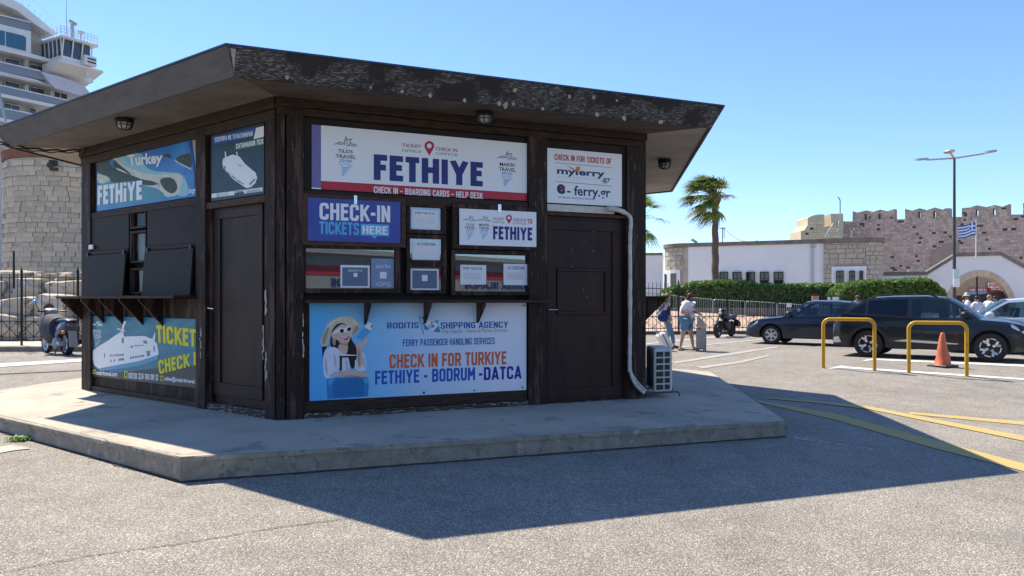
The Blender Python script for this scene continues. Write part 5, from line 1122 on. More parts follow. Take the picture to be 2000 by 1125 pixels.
# --- foliage
def leafmat(name, c1, c2, trs=.25, isl=.35):
    m = bpy.data.materials.new(name); m.use_nodes = True; N = m.node_tree.nodes; L = m.node_tree.links; b = N['Principled BSDF']; b.inputs['Roughness'].default_value = .55
    ge = N.new('ShaderNodeNewGeometry'); mx = N.new('ShaderNodeMix'); mx.data_type = 'RGBA'; L.new(ge.outputs['Random Per Island'], mx.inputs[0]); mx.inputs[6].default_value = (*c1, 1); mx.inputs[7].default_value = (*c2, 1)
    L.new(mx.outputs[2], b.inputs['Base Color']); tr = N.new('ShaderNodeBsdfTranslucent'); L.new(mx.outputs[2], tr.inputs[0]); ms = N.new('ShaderNodeMixShader'); ms.inputs[0].default_value = trs
    L.new(b.outputs[0], ms.inputs[1]); L.new(tr.outputs[0], ms.inputs[2]); L.new(ms.outputs[0], N['Material Output'].inputs[0]); return m
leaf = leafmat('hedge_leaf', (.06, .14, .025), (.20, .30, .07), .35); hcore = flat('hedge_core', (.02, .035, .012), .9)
def hedge(label, outl, Yh, vb, dep, n, dens, seed):
    r_ = random.Random(seed); pts = [at(u, v, Yh) for u, v in outl]; zb_ = at(0, vb, Yh).z
    t = thing('hedge', label, 'hedge', (pts[0].x, Yh, zb_)); mb = MB()
    xs_ = [p.x for p in pts]
    def top_(x):
        for a, b in zip(pts, pts[1:]):
            if a.x <= x <= b.x: return a.z + (b.z - a.z) * (x - a.x) / (b.x - a.x)
        return zb_
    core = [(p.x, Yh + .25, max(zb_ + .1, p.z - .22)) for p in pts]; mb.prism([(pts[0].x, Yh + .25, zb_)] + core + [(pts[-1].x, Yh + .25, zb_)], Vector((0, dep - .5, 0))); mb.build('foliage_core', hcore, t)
    mb = MB()
    for k in range(n):
        x = r_.uniform(xs_[0], xs_[-1]); zt_ = top_(x) + .1 * noise.noise(Vector((x * 1.3, seed, 0))) + .06 * noise.noise(Vector((x * 5, seed, 3)))
        if r_.random() < .55: y = Yh + r_.uniform(-.08, .25) + .12 * noise.noise(Vector((x * 2, seed, 8))); z = r_.uniform(zb_, zt_)
        else: y = Yh + r_.uniform(0, dep); z = zt_ + r_.gauss(-.03, .10)
        if z > zt_ + .22: continue
        s_ = r_.uniform(.05, .11); d1 = Vector((r_.gauss(0, 1), r_.gauss(-.3, 1), r_.gauss(.5, 1))).normalized(); d2 = d1.orthogonal(); d2.rotate(Matrix.Rotation(r_.uniform(0, 6.28), 3, d1)); d3 = d1.cross(d2)
        c_ = Vector((x, y, z)); mb.add([c_ - d2 * s_, c_ - d3 * s_ * .5, c_ + d2 * s_, c_ + d3 * s_ * .5], [(0, 1, 2, 3)])
    P(mb.build('foliage', leaf, t), kind='stuff')
hedge('long clipped green hedge behind the iron fence, in front of the white building', [(1288, 586), (1300, 573), (1330, 562), (1360, 556), (1400, 552), (1440, 553), (1470, 557), (1500, 561), (1540, 560), (1600, 559), (1650, 560), (1690, 562)], 45, 605, 1.6, 26000, 1, 1)
hedge('taller rounded green hedge at the right, between the stone bay and the gateway', [(1640, 575), (1655, 560), (1700, 555), (1725, 552), (1745, 553), (1780, 549), (1815, 549), (1832, 557), (1846, 572), (1853, 590)], 42, 610, 1.8, 18000, 1, 2)
pf = leafmat('palm_leaf', (.10, .19, .035), (.34, .38, .11), .4)
palm_tr = mat('palm_bark', (.20, .135, .10), (.115, .08, .06), 3, .95, bump=.05, bscale=6, stretch=(1, 1, 4)); dead = leafmat('dead_frond', (.22, .15, .08), (.36, .26, .15), .2)
def palm(label, base, top_, r0, r1, cr, n, seed, wind=-.75):
    r_ = random.Random(seed); t = thing('palm_tree', label, 'palm tree', tuple(base)); mb = MB(); K = 40; base, top_ = Vector(base), Vector(top_)
    mb.tube([base.lerp(top_, k / K) + Vector((.02 * sin(k), 0, 0)) for k in range(K + 1)], [(r0 + (r1 - r0) * k / K) * (1 + .04 * (k % 2)) for k in range(K + 1)], 12); mb.build('trunk', palm_tr, t, smooth=False)
    mb = MB()
    for k in range(60):
        a = r_.uniform(0, 6.28); z = r_.uniform(-.1, .7) * cr * .35; p = top_ + Vector((cos(a) * r1, sin(a) * r1, z - .2)); mb.tube([p, p + Vector((cos(a) * .22, sin(a) * .22, .35))], [.07, .02], 4)
    mb.build('leaf_stubs', dead, t)
    for k in range(n):
        mb = MB(); a = r_.uniform(0, 6.28); el = R(r_.choice((78, 62, 48, 35, 20, 5, -15, -35)) + r_.uniform(-8, 8)); d = Vector((cos(a) * cos(el), sin(a) * cos(el) * .8, sin(el)))
        if d.x > 0: d.x *= .55
        d.x += wind * .45; d.normalize(); L_ = cr * r_.uniform(.45, .62) * (1 if el > 0 else .85); o_ = top_ + Vector((0, 0, .3 * cr * .5)); pts = []
        for j in range(6):
            f = j / 5; pts.append(o_ + d * L_ * f + Vector((wind * .35 * L_ * f * f, 0, -.18 * L_ * f * f)))
        mb.tube(pts, [.035, .03, .026, .022, .018, .012], 4); tip = pts[-1]; dd = (pts[-1] - pts[-2]).normalized(); dd.x += wind * .35; dd.normalize()
        sd = dd.cross(Vector((0, 0, 1))).normalized(); up = sd.cross(dd)
        nb = 17
        for b in range(nb):
            fa = (b / (nb - 1) - .5) * 2.7; bd = dd * cos(fa) + sd * sin(fa) * .8 + up * .15 * cos(fa); bd.x += wind * .35 * r_.random(); bd.normalize(); bl = cr * r_.uniform(.38, .52) * (.75 + .25 * cos(fa)); w_ = .055
            q = []
            for j in range(5):
                f = j / 4; c_ = tip + bd * bl * f + Vector((wind * .28 * bl * f * f, 0, -(.30 + .25 * r_.random()) * bl * f * f)); ww = w_ * (.5 + f * 1.6 if f < .4 else 1.14 * (1 - f) + .1); q += [c_ + up.cross(bd).normalized() * ww, c_ - up.cross(bd).normalized() * ww]
            mb.add(q, [(2 * j, 2 * j + 1, 2 * j + 3, 2 * j + 2) for j in range(4)])
        mb.build('frond', dead if (k % 7 == 0 and el < .2) else pf, t)
pb_ = at(1397, 600, 48); palm('tall fan palm with wind-blown crown in front of the white building', (pb_.x, 48, .3), tuple(at(1397, 394, 48)), .25, .19, 2.2, 90, 3, -.6)
pb_ = at(1249, 600, 75); palm('second fan palm, mostly hidden behind the right post of the kiosk', (pb_.x, 75, .2), tuple(at(1250, 440, 75)), .26, .2, 3.9, 40, 9, -.1)
# --- iron fences
def fence(label, p0, p1, top0, top1, base0, base1, nb, npost, seed=0, rail_top=.28, brace=(.12, .55), pad=.0):
    p0, p1 = Vector((*p0, 0)), Vector((*p1, 0)); d = (p1 - p0); L_ = d.length; t = thing('iron_fence', label, 'fence', (p0.x, p0.y, base0))
    zt = lambda f: top0 + (top1 - top0) * f; zb = lambda f: base0 + (base1 - base0) * f
    at_ = lambda f, z: p0 + d * f + Vector((0, 0, z))
    for k in range(npost + 1):
        f = k / npost; mb = MB(); mb.tube([at_(f, zb(f) - .25), at_(f, zt(f) + .02)], .035, 4); mb.tube([at_(f, zt(f) + .02), at_(f, zt(f) + .06), at_(f, zt(f) + .16)], [.045, .03, .004], 6); mb.build('post', iron, t)
    for off in (rail_top,):
        mb = MB(); mb.tube([at_(0, zt(0) - off), at_(1, zt(1) - off)], .018, 4); mb.build('rail', iron, t)
    for hh in brace:
        mb = MB(); mb.tube([at_(0, zb(0) + hh), at_(1, zb(1) + hh)], .018, 4); mb.build('rail', iron, t)
    for k in range(nb):
        f = (k + .5) / nb; mb = MB(); mb.tube([at_(f, zb(f) + brace[0] - .12), at_(f, zt(f) - .06), at_(f, zt(f))], [.011, .011, .002], 4); mb.build('bar', iron, t)
    st = max(2, 3 * (nb // 60) or 2)
    mb = MB()
    k = 0
    while k + st <= nb:
        f0, f1 = (k + .5) / nb, (k + st + .5) / nb; mb = MB(); mb.tube([at_(f0, zb(f0) + brace[0]), at_(min(1, f1), zb(f1) + brace[1])], .010, 4); mb.tube([at_(f0, zb(f0) + brace[1]), at_(min(1, f1), zb(f1) + brace[0])], .010, 4); mb.build('cross_brace', iron, t); k += st
lx0, lx1 = at(-70, 585, 20.2).x, at(262, 585, 20.2).x; pav = .31
fence('black iron fence with crossed braces behind the scooter at the left', (lx0, 20.25), (lx1, 20.2), 2.27, 2.27, pav + .06, pav + .06, 21, 3, brace=(.17, .60), rail_top=.12)
mb = MB(); p = at(27, 520, 20.2); mb.cyl(p - Vector((0, 0, .6)), p + Vector((0, 0, .1)), .03, seg=6); mb.cyl(at(27, 495, 20.2), at(25.5, 490, 20.2), .02, seg=5); mb.cyl(p, at(27, 491, 20.2), .028, seg=6)
P(mb.build('fence_stake', iron), 'single tall rusty stake rising above the left iron fence', 'stake')
rx0, rx1 = at(1225, 585, 31).x, at(1690, 585, 34).x
fence('long black iron fence with crossed braces behind the two women and the motorcycle', (rx0, 31), (rx1, 34), 2.33, 1.88, .22, .2, 66, 5, brace=(.12, .62), rail_top=.27)
# pavements behind the kerbs
sandp = mat('sandy_pavement', (.56, .48, .36), (.46, .40, .31), 1.4, .9, bump=.004, bscale=30); kerbm = mat('kerb_stone', (.26, .24, .20), (.18, .165, .14), 3, .9, bump=.005, bscale=20)
def slab_strip(name, pts, z0, z1, m):
    mb = MB(); mb.prism([(x, y, z0) for x, y in pts], Vector((0, 0, z1 - z0))); return P(mb.build(name, m, bevel=.01), kind='structure')
slab_strip('pavement', [(lx0 - 30, 20.0), (lx1 + 6, 19.85), (lx1 + 6, 26), (lx0 - 30, 26)], -.2, pav, sandp)
slab_strip('kerb', [(lx0 - 30, 19.75), (lx1 + 6, 19.6), (lx1 + 6, 19.845), (lx0 - 30, 19.995)], -.2, pav + .003, kerbm)
slab_strip('pavement', [(rx0 - 6, 30.8), (rx1 + 12, 33.9), (rx1 + 12, 35.5), (rx0 - 6, 35.5)], -.2, .215, mat('tan_pavement', (.52, .38, .27), (.42, .31, .23), 1.2, .9))
slab_strip('kerb', [(rx0 - 6, 30.55), (rx1 + 12, 33.65), (rx1 + 12, 33.895), (rx0 - 6, 30.795)], -.2, .22, mat('dark_kerb', (.12, .105, .09), (.08, .07, .06), 2, .9))
# bank behind the right fence
mb = MB(); vv = []; nx_ = 24
def crest(x): return max(.3, min(.92, .89 - .065 * (x - 9.6)))
for i in range(nx_ + 1):
    x = 4 + i * 1.6
    for y, f in ((35.2, 0), (37, .35), (38.5, .75), (40, 1), (70, 1)):
        vv.append((x, y, .2 + (crest(x) - .2) * f + .03 * noise.noise(Vector((x, y, 0)))))
mb.add(vv, [(i * 5 + j, (i + 1) * 5 + j, (i + 1) * 5 + j + 1, i * 5 + j + 1) for i in range(nx_) for j in range(4)])
P(mb.build('bank', mat('tan_earth', (.50, .36, .26), (.40, .29, .21), 1.5, .95, bump=.02, bscale=5), smooth=True), kind='structure')
slab_strip('hedge_shade_wall', [(8, 44), (23, 43.6), (23, 44), (8, 44.4)], 0, 1.05, mat('hedge_shade_grey', (.18, .155, .14), (.13, .115, .10), 2, .9))  # low wall added, its grey-brown stands for the shadow by the hedge
# crowd barriers
def barrier(label, u0, u1, v0, v1, Y0, Y1, first=None):
    a = at(u0, v0, Y0); b = at(u1, v1, Y1); t = thing('crowd_barrier', label, 'barrier', (a.x, a.y, a.z - 1.05), 0, 'steel crowd barriers behind the iron fence')
    d = b - a; dn = Vector((0, 0, 1)); mb = MB(); H = 1.05; r_ = .1
    pt = lambda f, z: a + d * f - dn * z
    fr = [pt(0, H), pt(0, r_)] + [pt(0 + .05 * (1 - cos(q)), r_ - r_ * sin(q)) for q in (.5, 1.0, 1.57)] + [pt(.95, 0)] + [pt(.95 + .05 * sin(q), r_ * (1 - cos(q))) for q in (.5, 1.0, 1.57)] + [pt(1, H)]
    mb.tube(fr, .022, 6); mb.tube([pt(0, H - .15), pt(1, H - .15)], .02, 6); mb.build('frame', galv, t, smooth=True)
    n = 14
    for k in range(1, n): mb = MB(); mb.tube([pt(k / n, .0), pt(k / n, H - .15)], .010, 4); mb.build('bar', galv, t)
for i, (u0, u1, v0, v1) in enumerate(((1258, 1290, 571, 574), (1293, 1338, 574, 580), (1341, 1392, 580, 584.5), (1394, 1455, 584.5, 588), (1458, 1517, 588, 591.5), (1520, 1576, 592, 596), (1579, 1636, 596.5, 600), (1640, 1690, 600, 603))):
    barrier(('crowd barrier nearest the kiosk post, over the walking women\'s bags', 'crowd barrier behind the heads of the two women', 'crowd barrier just right of the woman in the white shirt', 'crowd barrier directly behind the parked motorcycle', 'crowd barrier right of the motorcycle', 'crowd barrier behind the nose of the blue-black sedan', 'crowd barrier behind the red and white fence notice', 'crowd barrier mostly hidden behind the sedan roof')[i], u0, u1, v0, v1, 42, 42)
def fence_notice(label, r, m, YY):
    a = at(r[0], r[1], YY); b = at(r[2], r[3], YY); mb = MB(); mb.b2(a, b + Vector((0, .02, 0))); t = thing('fence_notice', label, 'notice', (a.x, YY, b.z)); mb.build('board', m, t); return t, a, b
t, a, b = fence_notice('red and white warning notice hanging on the iron fence behind the sedan', (1586, 578, 1599, 603), papr, 33.1)
mb = MB()
for f0, f1 in ((0, .3), (.36, .42), (.47, .53), (.57, .62)): mb.add([(a.x + .02, a.y - .006, a.z + (b.z - a.z) * f0), (b.x - .02, a.y - .006, a.z + (b.z - a.z) * f0), (b.x - .02, a.y - .006, a.z + (b.z - a.z) * f1), (a.x + .02, a.y - .006, a.z + (b.z - a.z) * f1)], [(0, 1, 2, 3)])
mb.build('red_print', mat('faded_red', (.6, .16, .15)), t); mb = MB(); f0, f1 = .68, .95; mb.add([(a.x + .02, a.y - .006, a.z + (b.z - a.z) * f0), (b.x - .02, a.y - .006, a.z + (b.z - a.z) * f0), (b.x - .02, a.y - .006, a.z + (b.z - a.z) * f1), (a.x + .02, a.y - .006, a.z + (b.z - a.z) * f1)], [(0, 1, 2, 3)]); mb.build('blue_print', mat('faded_blue', (.35, .42, .62)), t)
fence_notice('narrow white notice on the fence, between two larger notices', (1616.5, 580, 1621.5, 588), papr, 33.2); fence_notice('square white notice on the fence beside the hedge', (1627, 580, 1638, 594), papr, 33.2)
fence_notice('small pale card on the fence behind the sedan bonnet', (1537, 592, 1546, 600), papr, 32.6)
# --- round stone tower with individual blocks
tc = Vector((-24.87, 42.2, 0)); tr_ = 3.2; zt_top = 8.98
tow = thing('round_tower', 'round windmill tower of pale stone blocks with a brown rendered top, behind the left fence', 'tower', (tc.x, tc.y, .2))
mb = MB(); mb.lathe([(tr_ - .05, -.2), (tr_ - .05, zt_top)], tc, 64); mb.build('tower_core', mat('tower_mortar', (.50, .44, .36), (.42, .37, .31), 1.3, .95, bump=.03, bscale=7), tow, smooth=True)
mb = MB(); mb.lathe([(tr_ - .02, zt_top), (tr_ + .06, zt_top + .03), (tr_ + .1, zt_top + .5), (tr_ + .02, zt_top + .56), (tr_ - .5, zt_top + .75), (tr_ - .7, zt_top + .8)], tc, 64); 
mb.build('brown_cornice', mat('brown_render_band', (.25, .105, .065), (.19, .08, .055), 1.5, .85), tow, smooth=True)
mb = MB(); mb.lathe([(tr_ - .15, zt_top + .57), (tr_ - .5, zt_top + 1.1), (.6, zt_top + 3), (0, zt_top + 3.2)], tc, 48); mb.build('roof_cone', mat('cone_render', (.5, .46, .4), (.42, .38, .33), 2, .9), tow, smooth=True)
bmsh = []
for k in range(4):
    r_ = random.Random(k); me = bpy.data.meshes.new('tower_block'); bm = bmesh.new(); bmesh.ops.create_cube(bm, size=1)
    for v_ in bm.verts: v_.co += Vector((r_.uniform(-.03, .03), 0, r_.uniform(-.06, .06)))
    bm.to_mesh(me); bm.free(); me.materials.append(stone_g if k % 2 else stone_y); bmsh.append(me)
cnt = 0; z = zt_top - .28; camdir = math.atan2(-tc.y, -tc.x)
while z > 1.6 and cnt < 330:
    h = rnd.uniform(.22, .31); a = camdir - R(100)
    while a < camdir + R(22):
        w_ = rnd.uniform(.32, .72); am = a + w_ / tr_ / 2
        if rnd.random() < .93:
            o = bpy.data.objects.new('stone_block', rnd.choice(bmsh)); col.objects.link(o); o.parent = tow
            o.location = (tr_ * cos(am) - cos(am) * .02, tr_ * sin(am) - sin(am) * .02, z - .2); o.rotation_euler = (0, 0, am - pi / 2); o.scale = (w_ * .95, rnd.uniform(.07, .10), h * .95); cnt += 1
        a += w_ / tr_
    z -= h
mb = MB(); p = at(104, 318, 38.9); mb.box(p, (.3, .3, .25)); mb.cyl(p, p + Vector((0, -.3, -.2)), .12, .16); mb.box(p + Vector((.1, -.1, -.35)), (.35, .2, .15))
P(mb.build('floodlight', mat('dark_fitting', (.05, .045, .04)), smooth=False), 'small dark floodlight fixed high on the round tower', 'floodlight')
# --- tumbled ruin stones behind the left fence
ruin = thing('ruined_wall', 'heaped weathered boulders and blocks of a ruined wall behind the left fence', 'ruined wall', (-13, 22.5, .3))
rk = mat('ruin_stone', (.52, .45, .35), (.36, .31, .25), 1.6, .95, bump=.05, bscale=4, rand=.25, spots=((.10, .085, .07), 4, .6))
def boulder(c, s, seed):
    bm = bmesh.new(); bmesh.ops.create_cube(bm, size=1); bmesh.ops.subdivide_edges(bm, edges=bm.edges, cuts=5, use_grid_fill=True)
    for v_ in bm.verts:
        p = v_.co.copy(); rr = max(abs(p.x), abs(p.y), abs(p.z)); q = p.normalized() * .62; p = p.lerp(q, .30 if rr > .4 else 0); p += p.normalized() * noise.noise(p * 2.6 + Vector((seed * 7.3, 0, 0))) * .16 + p.normalized() * noise.noise(p * 7 + Vector((seed * 3.3, 0, 0))) * .06
        v_.co = Vector((p.x * s[0], p.y * s[1], p.z * s[2]))
    me = bpy.data.meshes.new('boulder'); bm.to_mesh(me); bm.free(); me.materials.append(rk)
    o = bpy.data.objects.new('stone', me); col.objects.link(o); o.parent = ruin; o.location = Vector(c) - Vector((-13, 22.5, .3)); o.rotation_euler = (rnd.uniform(-.08, .08), rnd.uniform(-.06, .06), rnd.uniform(-.3, .3))
sd_ = 0
for zc_, hh, yy, x0, x1 in ((.62, .75, 22.9, -18.5, -9.6), (1.28, .7, 23.5, -18.5, -9.6), (1.85, .55, 24.3, -18.5, -9.6), (2.25, .4, 25.0, -18, -12)):
    x = x0 + rnd.random()
    while x < x1:
        w_ = rnd.uniform(.7, 1.9); boulder((x + w_ / 2, yy + rnd.uniform(-.25, .25), zc_ + rnd.uniform(-.08, .08)), (w_ * 1.04, 1.0, hh * rnd.uniform(.85, 1.2)), sd_); sd_ += 1; x += w_
# --- cruise ship
SW = Wall((-61.6, 90), (-61.6 + 51.5 * .6, 90 + 85.7 * .6)); sp = SW.pt(0, 0, 0)
ship = thing('cruise_ship', 'white cruise ship with balconies and glazed bridge wing, beyond the kiosk', 'cruise ship', (sp.x, sp.y, 0))
shipw = mat('ship_white', (.68, .69, .70), (.60, .61, .62), .6, .5); shipb = mat('ship_beige', (.52, .50, .46), (.44, .42, .38), 1, .6); gls = mat('balcony_glass', (.20, .235, .28), rough=.1); canv = mat('lifeboat_cover', (.50, .50, .60), (.44, .44, .55), 1, .6); shipwin = glassy('ship_window', (.05, .07, .09), .7)
def cs(*p): return [(x / 3.5167, y / 3.5167) for x, y in p]
def slab(pts, n, th, name, m): mb = MB(); wpoly(SW, mb, cs(*pts), n, th); return mb.build(name, m, ship)
slab([(-300, 250), (-300, 2300), (700, 1900), (620, 640), (400, 400), (215, 190), (0, 140)], -2, 14, 'hull', shipb)
slab([(-300, -210), (0, -50), (60, -20), (150, 30), (250, 110), (400, 235), (365, 245), (240, 165), (115, 70), (0, 20), (-300, -150)], .3, 3.5, 'upper_coaming', shipw)
slab([(-300, -150), (0, 20), (115, 70), (215, 150), (215, 200), (0, 160), (-300, 100)], -1.8, 3, 'upper_deck_wall', shipb)  # set-back wall, its shade is put into the beige
slab([(-300, 35), (0, 105), (210, 155), (210, 215), (0, 165), (-300, 95)], .1, .08, 'glass_rail', gls)
slab([(-300, 95), (0, 165), (212, 216), (214, 372), (0, 322), (-300, 250)], .15, 3, 'side_panel', shipw)
for q in ([(-300, 138), (34, 214), (34, 314), (-300, 240)], [(42, 216), (165, 246), (179, 262), (178, 350), (42, 317)]): slab(q, .2, .05, 'wide_window', shipglass)
slab([(-300, 250), (0, 320), (215, 368), (345, 405), (360, 430), (215, 395), (0, 345), (-300, 275)], .4, 2.5, 'deck_edge', shipw)
slab([(-300, 425), (0, 490), (250, 548), (380, 600), (360, 585), (250, 568), (0, 512), (-300, 447)], .4, 2.5, 'deck_edge', shipw)
slab([(-300, 575), (0, 640), (350, 712), (480, 740), (480, 760), (330, 730), (0, 662), (-300, 597)], .4, 2.5, 'deck_edge', shipw)
slab([(-300, 740), (0, 806), (350, 880), (350, 905), (0, 830), (-300, 765)], .4, 2.5, 'deck_edge', shipw)
slab([(-300, 900), (0, 965), (350, 1040), (350, 1060), (0, 990), (-300, 925)], .4, 2.5, 'deck_edge', shipw)
for q in ([(-300, 360), (0, 425), (280, 490), (332, 556), (0, 489), (-300, 424)], [(-300, 520), (0, 585), (350, 665), (470, 692), (440, 728), (0, 639), (-300, 574)], [(-300, 675), (0, 740), (170, 772), (300, 800), (300, 868), (0, 805), (-300, 740)]): slab(q, .35, .06, 'glass_rail', gls)
for q in ([(-300, 352), (0, 420), (280, 484), (280, 491), (0, 427), (-300, 359)], [(-300, 512), (0, 580), (350, 659), (470, 686), (470, 693), (0, 587), (-300, 519)], [(-300, 667), (0, 735), (170, 767), (300, 795), (300, 801), (0, 742), (-300, 674)], [(0, 98), (210, 149), (210, 156), (0, 106)]): slab(q, .4, .1, 'hand_rail', shipw)
for x0, x1, y0, y1 in ((38, 82, 398, 455), (86, 133, 408, 478), (211, 252, 442, 500), (257, 303, 452, 500), (376, 422, 488, 530), (38, 84, 556, 640), (88, 134, 568, 640), (212, 254, 597, 660), (258, 305, 606, 680), (378, 412, 630, 690), (420, 462, 640, 690), (28, 76, 708, 770), (82, 134, 722, 790), (205, 248, 740, 790)):
    slab([(x0 - 4, y0 - 5), (x1 + 4, y0 + 6), (x1 + 4, y1), (x0 - 4, y1 - 6)], -1.6, .2, 'window_frame', shipw); slab([(x0, y0), (x1, y0 + 10), (x1, y1), (x0, y1 - 8)], -1.55, .04, 'window', shipwin)
for x in (175, 188, 350, 362): slab([(x, 400), (x + 8, 402), (x + 8, 560), (x, 556)], -1.0, .5, 'partition', shipw); slab([(x, 580), (x + 8, 582), (x + 8, 700), (x, 696)], -1.0, .5, 'partition', shipw)
slab([(288, 492), (400, 522), (500, 555), (580, 590), (612, 632), (560, 660), (380, 605), (335, 560)], .8, 1.0, 'lifeboat_cover', canv)
# bridge wing
n3 = 3.0; s0 = SW.s_of(70, 0); s1 = SW.sz(122, 100, n3)[0]; s0 = s1; s2 = SW.sz(184, 100, n3)[0]; zt_, zm_ = SW.sz(122, 74, n3)[1], SW.sz(122, 107, n3)[1]; zl = SW.sz(122, 117, n3)[1]
mb = MB(); SW.box(mb, s0 - .3, s2 + .4, zt_, zt_ + .35, -3, n3 + .35); mb.build('bridge_roof', shipw, ship, bevel=.08)
mb = MB(); SW.box(mb, s0, s2 - .3, zl, zm_, -3, n3 - .2); mb.build('bridge_base', shipw, ship)
mb = MB(); mb.prism([SW.pt(s0 + .05, zm_, -3), SW.pt(s0 + .05, zm_, n3 - .25), SW.pt(s2 - .4, zm_, n3 - .25), SW.pt(s2 - .4, zm_, -3)], Vector((0, 0, zt_ - zm_))); mb.build('bridge_windows', shipwin, ship)
mb = MB()
for k in range(5): n_ = n3 - .2 - k * .95; mb.prism([SW.pt(s0, zm_, n_), SW.pt(s0, zm_, n_ - .13), SW.pt(s0 - .15, zt_, n_ - .1), SW.pt(s0 - .15, zt_, n_ + .03)], SW.X * .1)
for k in range(4): a_ = s0 + k * (s2 - s0 - .4) / 3; mb.prism([SW.pt(a_, zm_, n3 - .2), SW.pt(a_ + .14, zm_, n3 - .2), SW.pt(a_ + .2, zt_, n3 + .1), SW.pt(a_ + .06, zt_, n3 + .1)], -SW.N * .1)
mb.build('window_mullions', shipw, ship)
mb = MB(); zq = SW.sz(122, 140, n3)[1]; mb.prism([SW.pt(s0 - .4, zl, n3), SW.pt(s0 - .4, zl - .25, n3), SW.pt(s0 - .4, zq, -1), SW.pt(s0 - .4, zl, -1)], SW.X * (s2 - s0 + 1.6)); mb.build('wing_support', shipw, ship)
mb = MB()
for k in range(12):
    f = k / 11; a_ = s0 - .3 + (s2 - s0 + .6) * f; mb.cyl(SW.pt(a_, zt_ + .35, n3 + .2), SW.pt(a_, zt_ + 1.4, n3 + .2), .04, seg=4)
for k in range(10): n_ = n3 + .2 - k * .9; mb.cyl(SW.pt(s0 - .3, zt_ + .35, n_), SW.pt(s0 - .3, zt_ + 1.4, n_), .04, seg=4)
for hz_ in (.7, 1.05, 1.4): mb.tube([SW.pt(s0 - .3, zt_ + hz_, -6), SW.pt(s0 - .3, zt_ + hz_, n3 + .2), SW.pt(s2 + .3, zt_ + hz_, n3 + .2), SW.pt(s2 + .3, zt_ + hz_, -1)], .04, 4)
P(mb.build('bridge_railing', shipw, ship))
mb = MB(); a = SW.sz(130, 70, 2); mb.cyl(SW.pt(a[0], zt_, 2), SW.pt(a[0], SW.sz(130, -20, 2)[1], 2), .06, .02, seg=6); mb.build('whip_antenna', galv, ship)
mb = MB(); a = SW.sz(141, 70, 2); mb.cyl(SW.pt(a[0], zt_, 2), SW.pt(a[0], SW.sz(141, 44, 2)[1], 2), .2, .2, seg=8); mb.cyl(SW.pt(a[0] + .4, SW.sz(141, 48, 2)[1], 2.3), SW.pt(a[0] - .4, SW.sz(141, 42, 2)[1], 2), .22, seg=8); mb.build('searchlight', galv, ship)
mb = MB(); a = SW.sz(158, 70, 2); mb.cyl(SW.pt(a[0], zt_, 2), SW.pt(a[0], SW.sz(158, 66, 2)[1], 2), .1, seg=6); mb.cyl(SW.pt(a[0], SW.sz(158, 68, 2)[1], 2), SW.pt(a[0], SW.sz(158, 62, 2)[1], 2), .1, .45, seg=8); mb.build('beacon', galv, ship)
mb = MB(); p = SW.pt(*SW.sz(172, 157, 2.5), 2.5); mb.ball(p, (.7, .5, .45), 10, 7); mb.cyl(p, SW.pt(*SW.sz(171, 130, 2.5), 2.5), .08, seg=6); mb.build('hanging_light', shipw, ship, smooth=True)
mb = MB(); a, z = SW.sz(170, 118, n3); SW.box(mb, a - .6, a + .9, z - .7, z + .5, n3 - .1, n3 + .6); mb.build('wing_locker', shipw, ship)
for k in range(2): mb = MB(); SW.box(mb, a - .3, a + .8, z - .4 + k * .42, z - .2 + k * .42, n3 + .6, n3 + .62); mb.build('louvre', wind_dark, ship)
mb = MB()
for k in range(9):
    x = 30 + k * 40; y = -35 + k * 33
    a = SW.sz(x / 3.5167, y / 3.5167, 0); mb.cyl(SW.pt(a[0], a[1], 0), SW.pt(a[0] + .2, a[1] + 1.3, -.2), .04, seg=4)
mb.tube([SW.pt(*[q + (1.3 if i else .2) for i, q in enumerate(SW.sz(x / 3.5167, y / 3.5167, 0))], 0) for x, y in ((0, -60), (150, 20), (250, 100), (350, 200))], .05, 4)
mb.build('top_railing', shipw, ship)
mb = MB(); mb.cyl(at(-4, 175, 60), at(11, 236, 60), .16, .1, 6); 
P(mb.build('mooring_pole', galv), 'slanting grey pole beyond the left tip of the kiosk roof', 'pole')
# ---------------------------------------------------------------- vehicles
pblack = mat('black_car_paint', (.010, .011, .014), rough=.35, coat=.5, spec=.3); pnavy = mat('blue_black_car_paint', (.010, .016, .034), rough=.35, coat=.5, spec=.3); psilver = mat('pale_silver_paint', (.55, .60, .65), rough=.3, coat=.8)
cladm = mat('grey_black_cladding', (.022, .023, .025), (.03, .03, .032), 20, .65); rimd = mat('dark_alloy', (.03, .03, .033), rough=.4, metal=.6); rims = mat('silver_alloy', (.55, .56, .58), rough=.35, metal=.8)
lensm = mat('headlamp_glass', (.55, .58, .60), rough=.1, coat=1); redl = mat('tail_lamp_red', (.25, .01, .01), rough=.15, coat=1); seatm = mat('seat_fabric', (.03, .03, .032), rough=.8); orgl = mat('orange_lamp', (.75, .22, .03), rough=.3)
def lerp_tab(tab, x):
    if x <= tab[0][0]: return tab[0][1]
    for a, b in zip(tab, tab[1:]):
        if x <= b[0]:
            f = (x - a[0]) / (b[0] - a[0]); return a[1] + (b[1] - a[1]) * f
    return tab[-1][1]
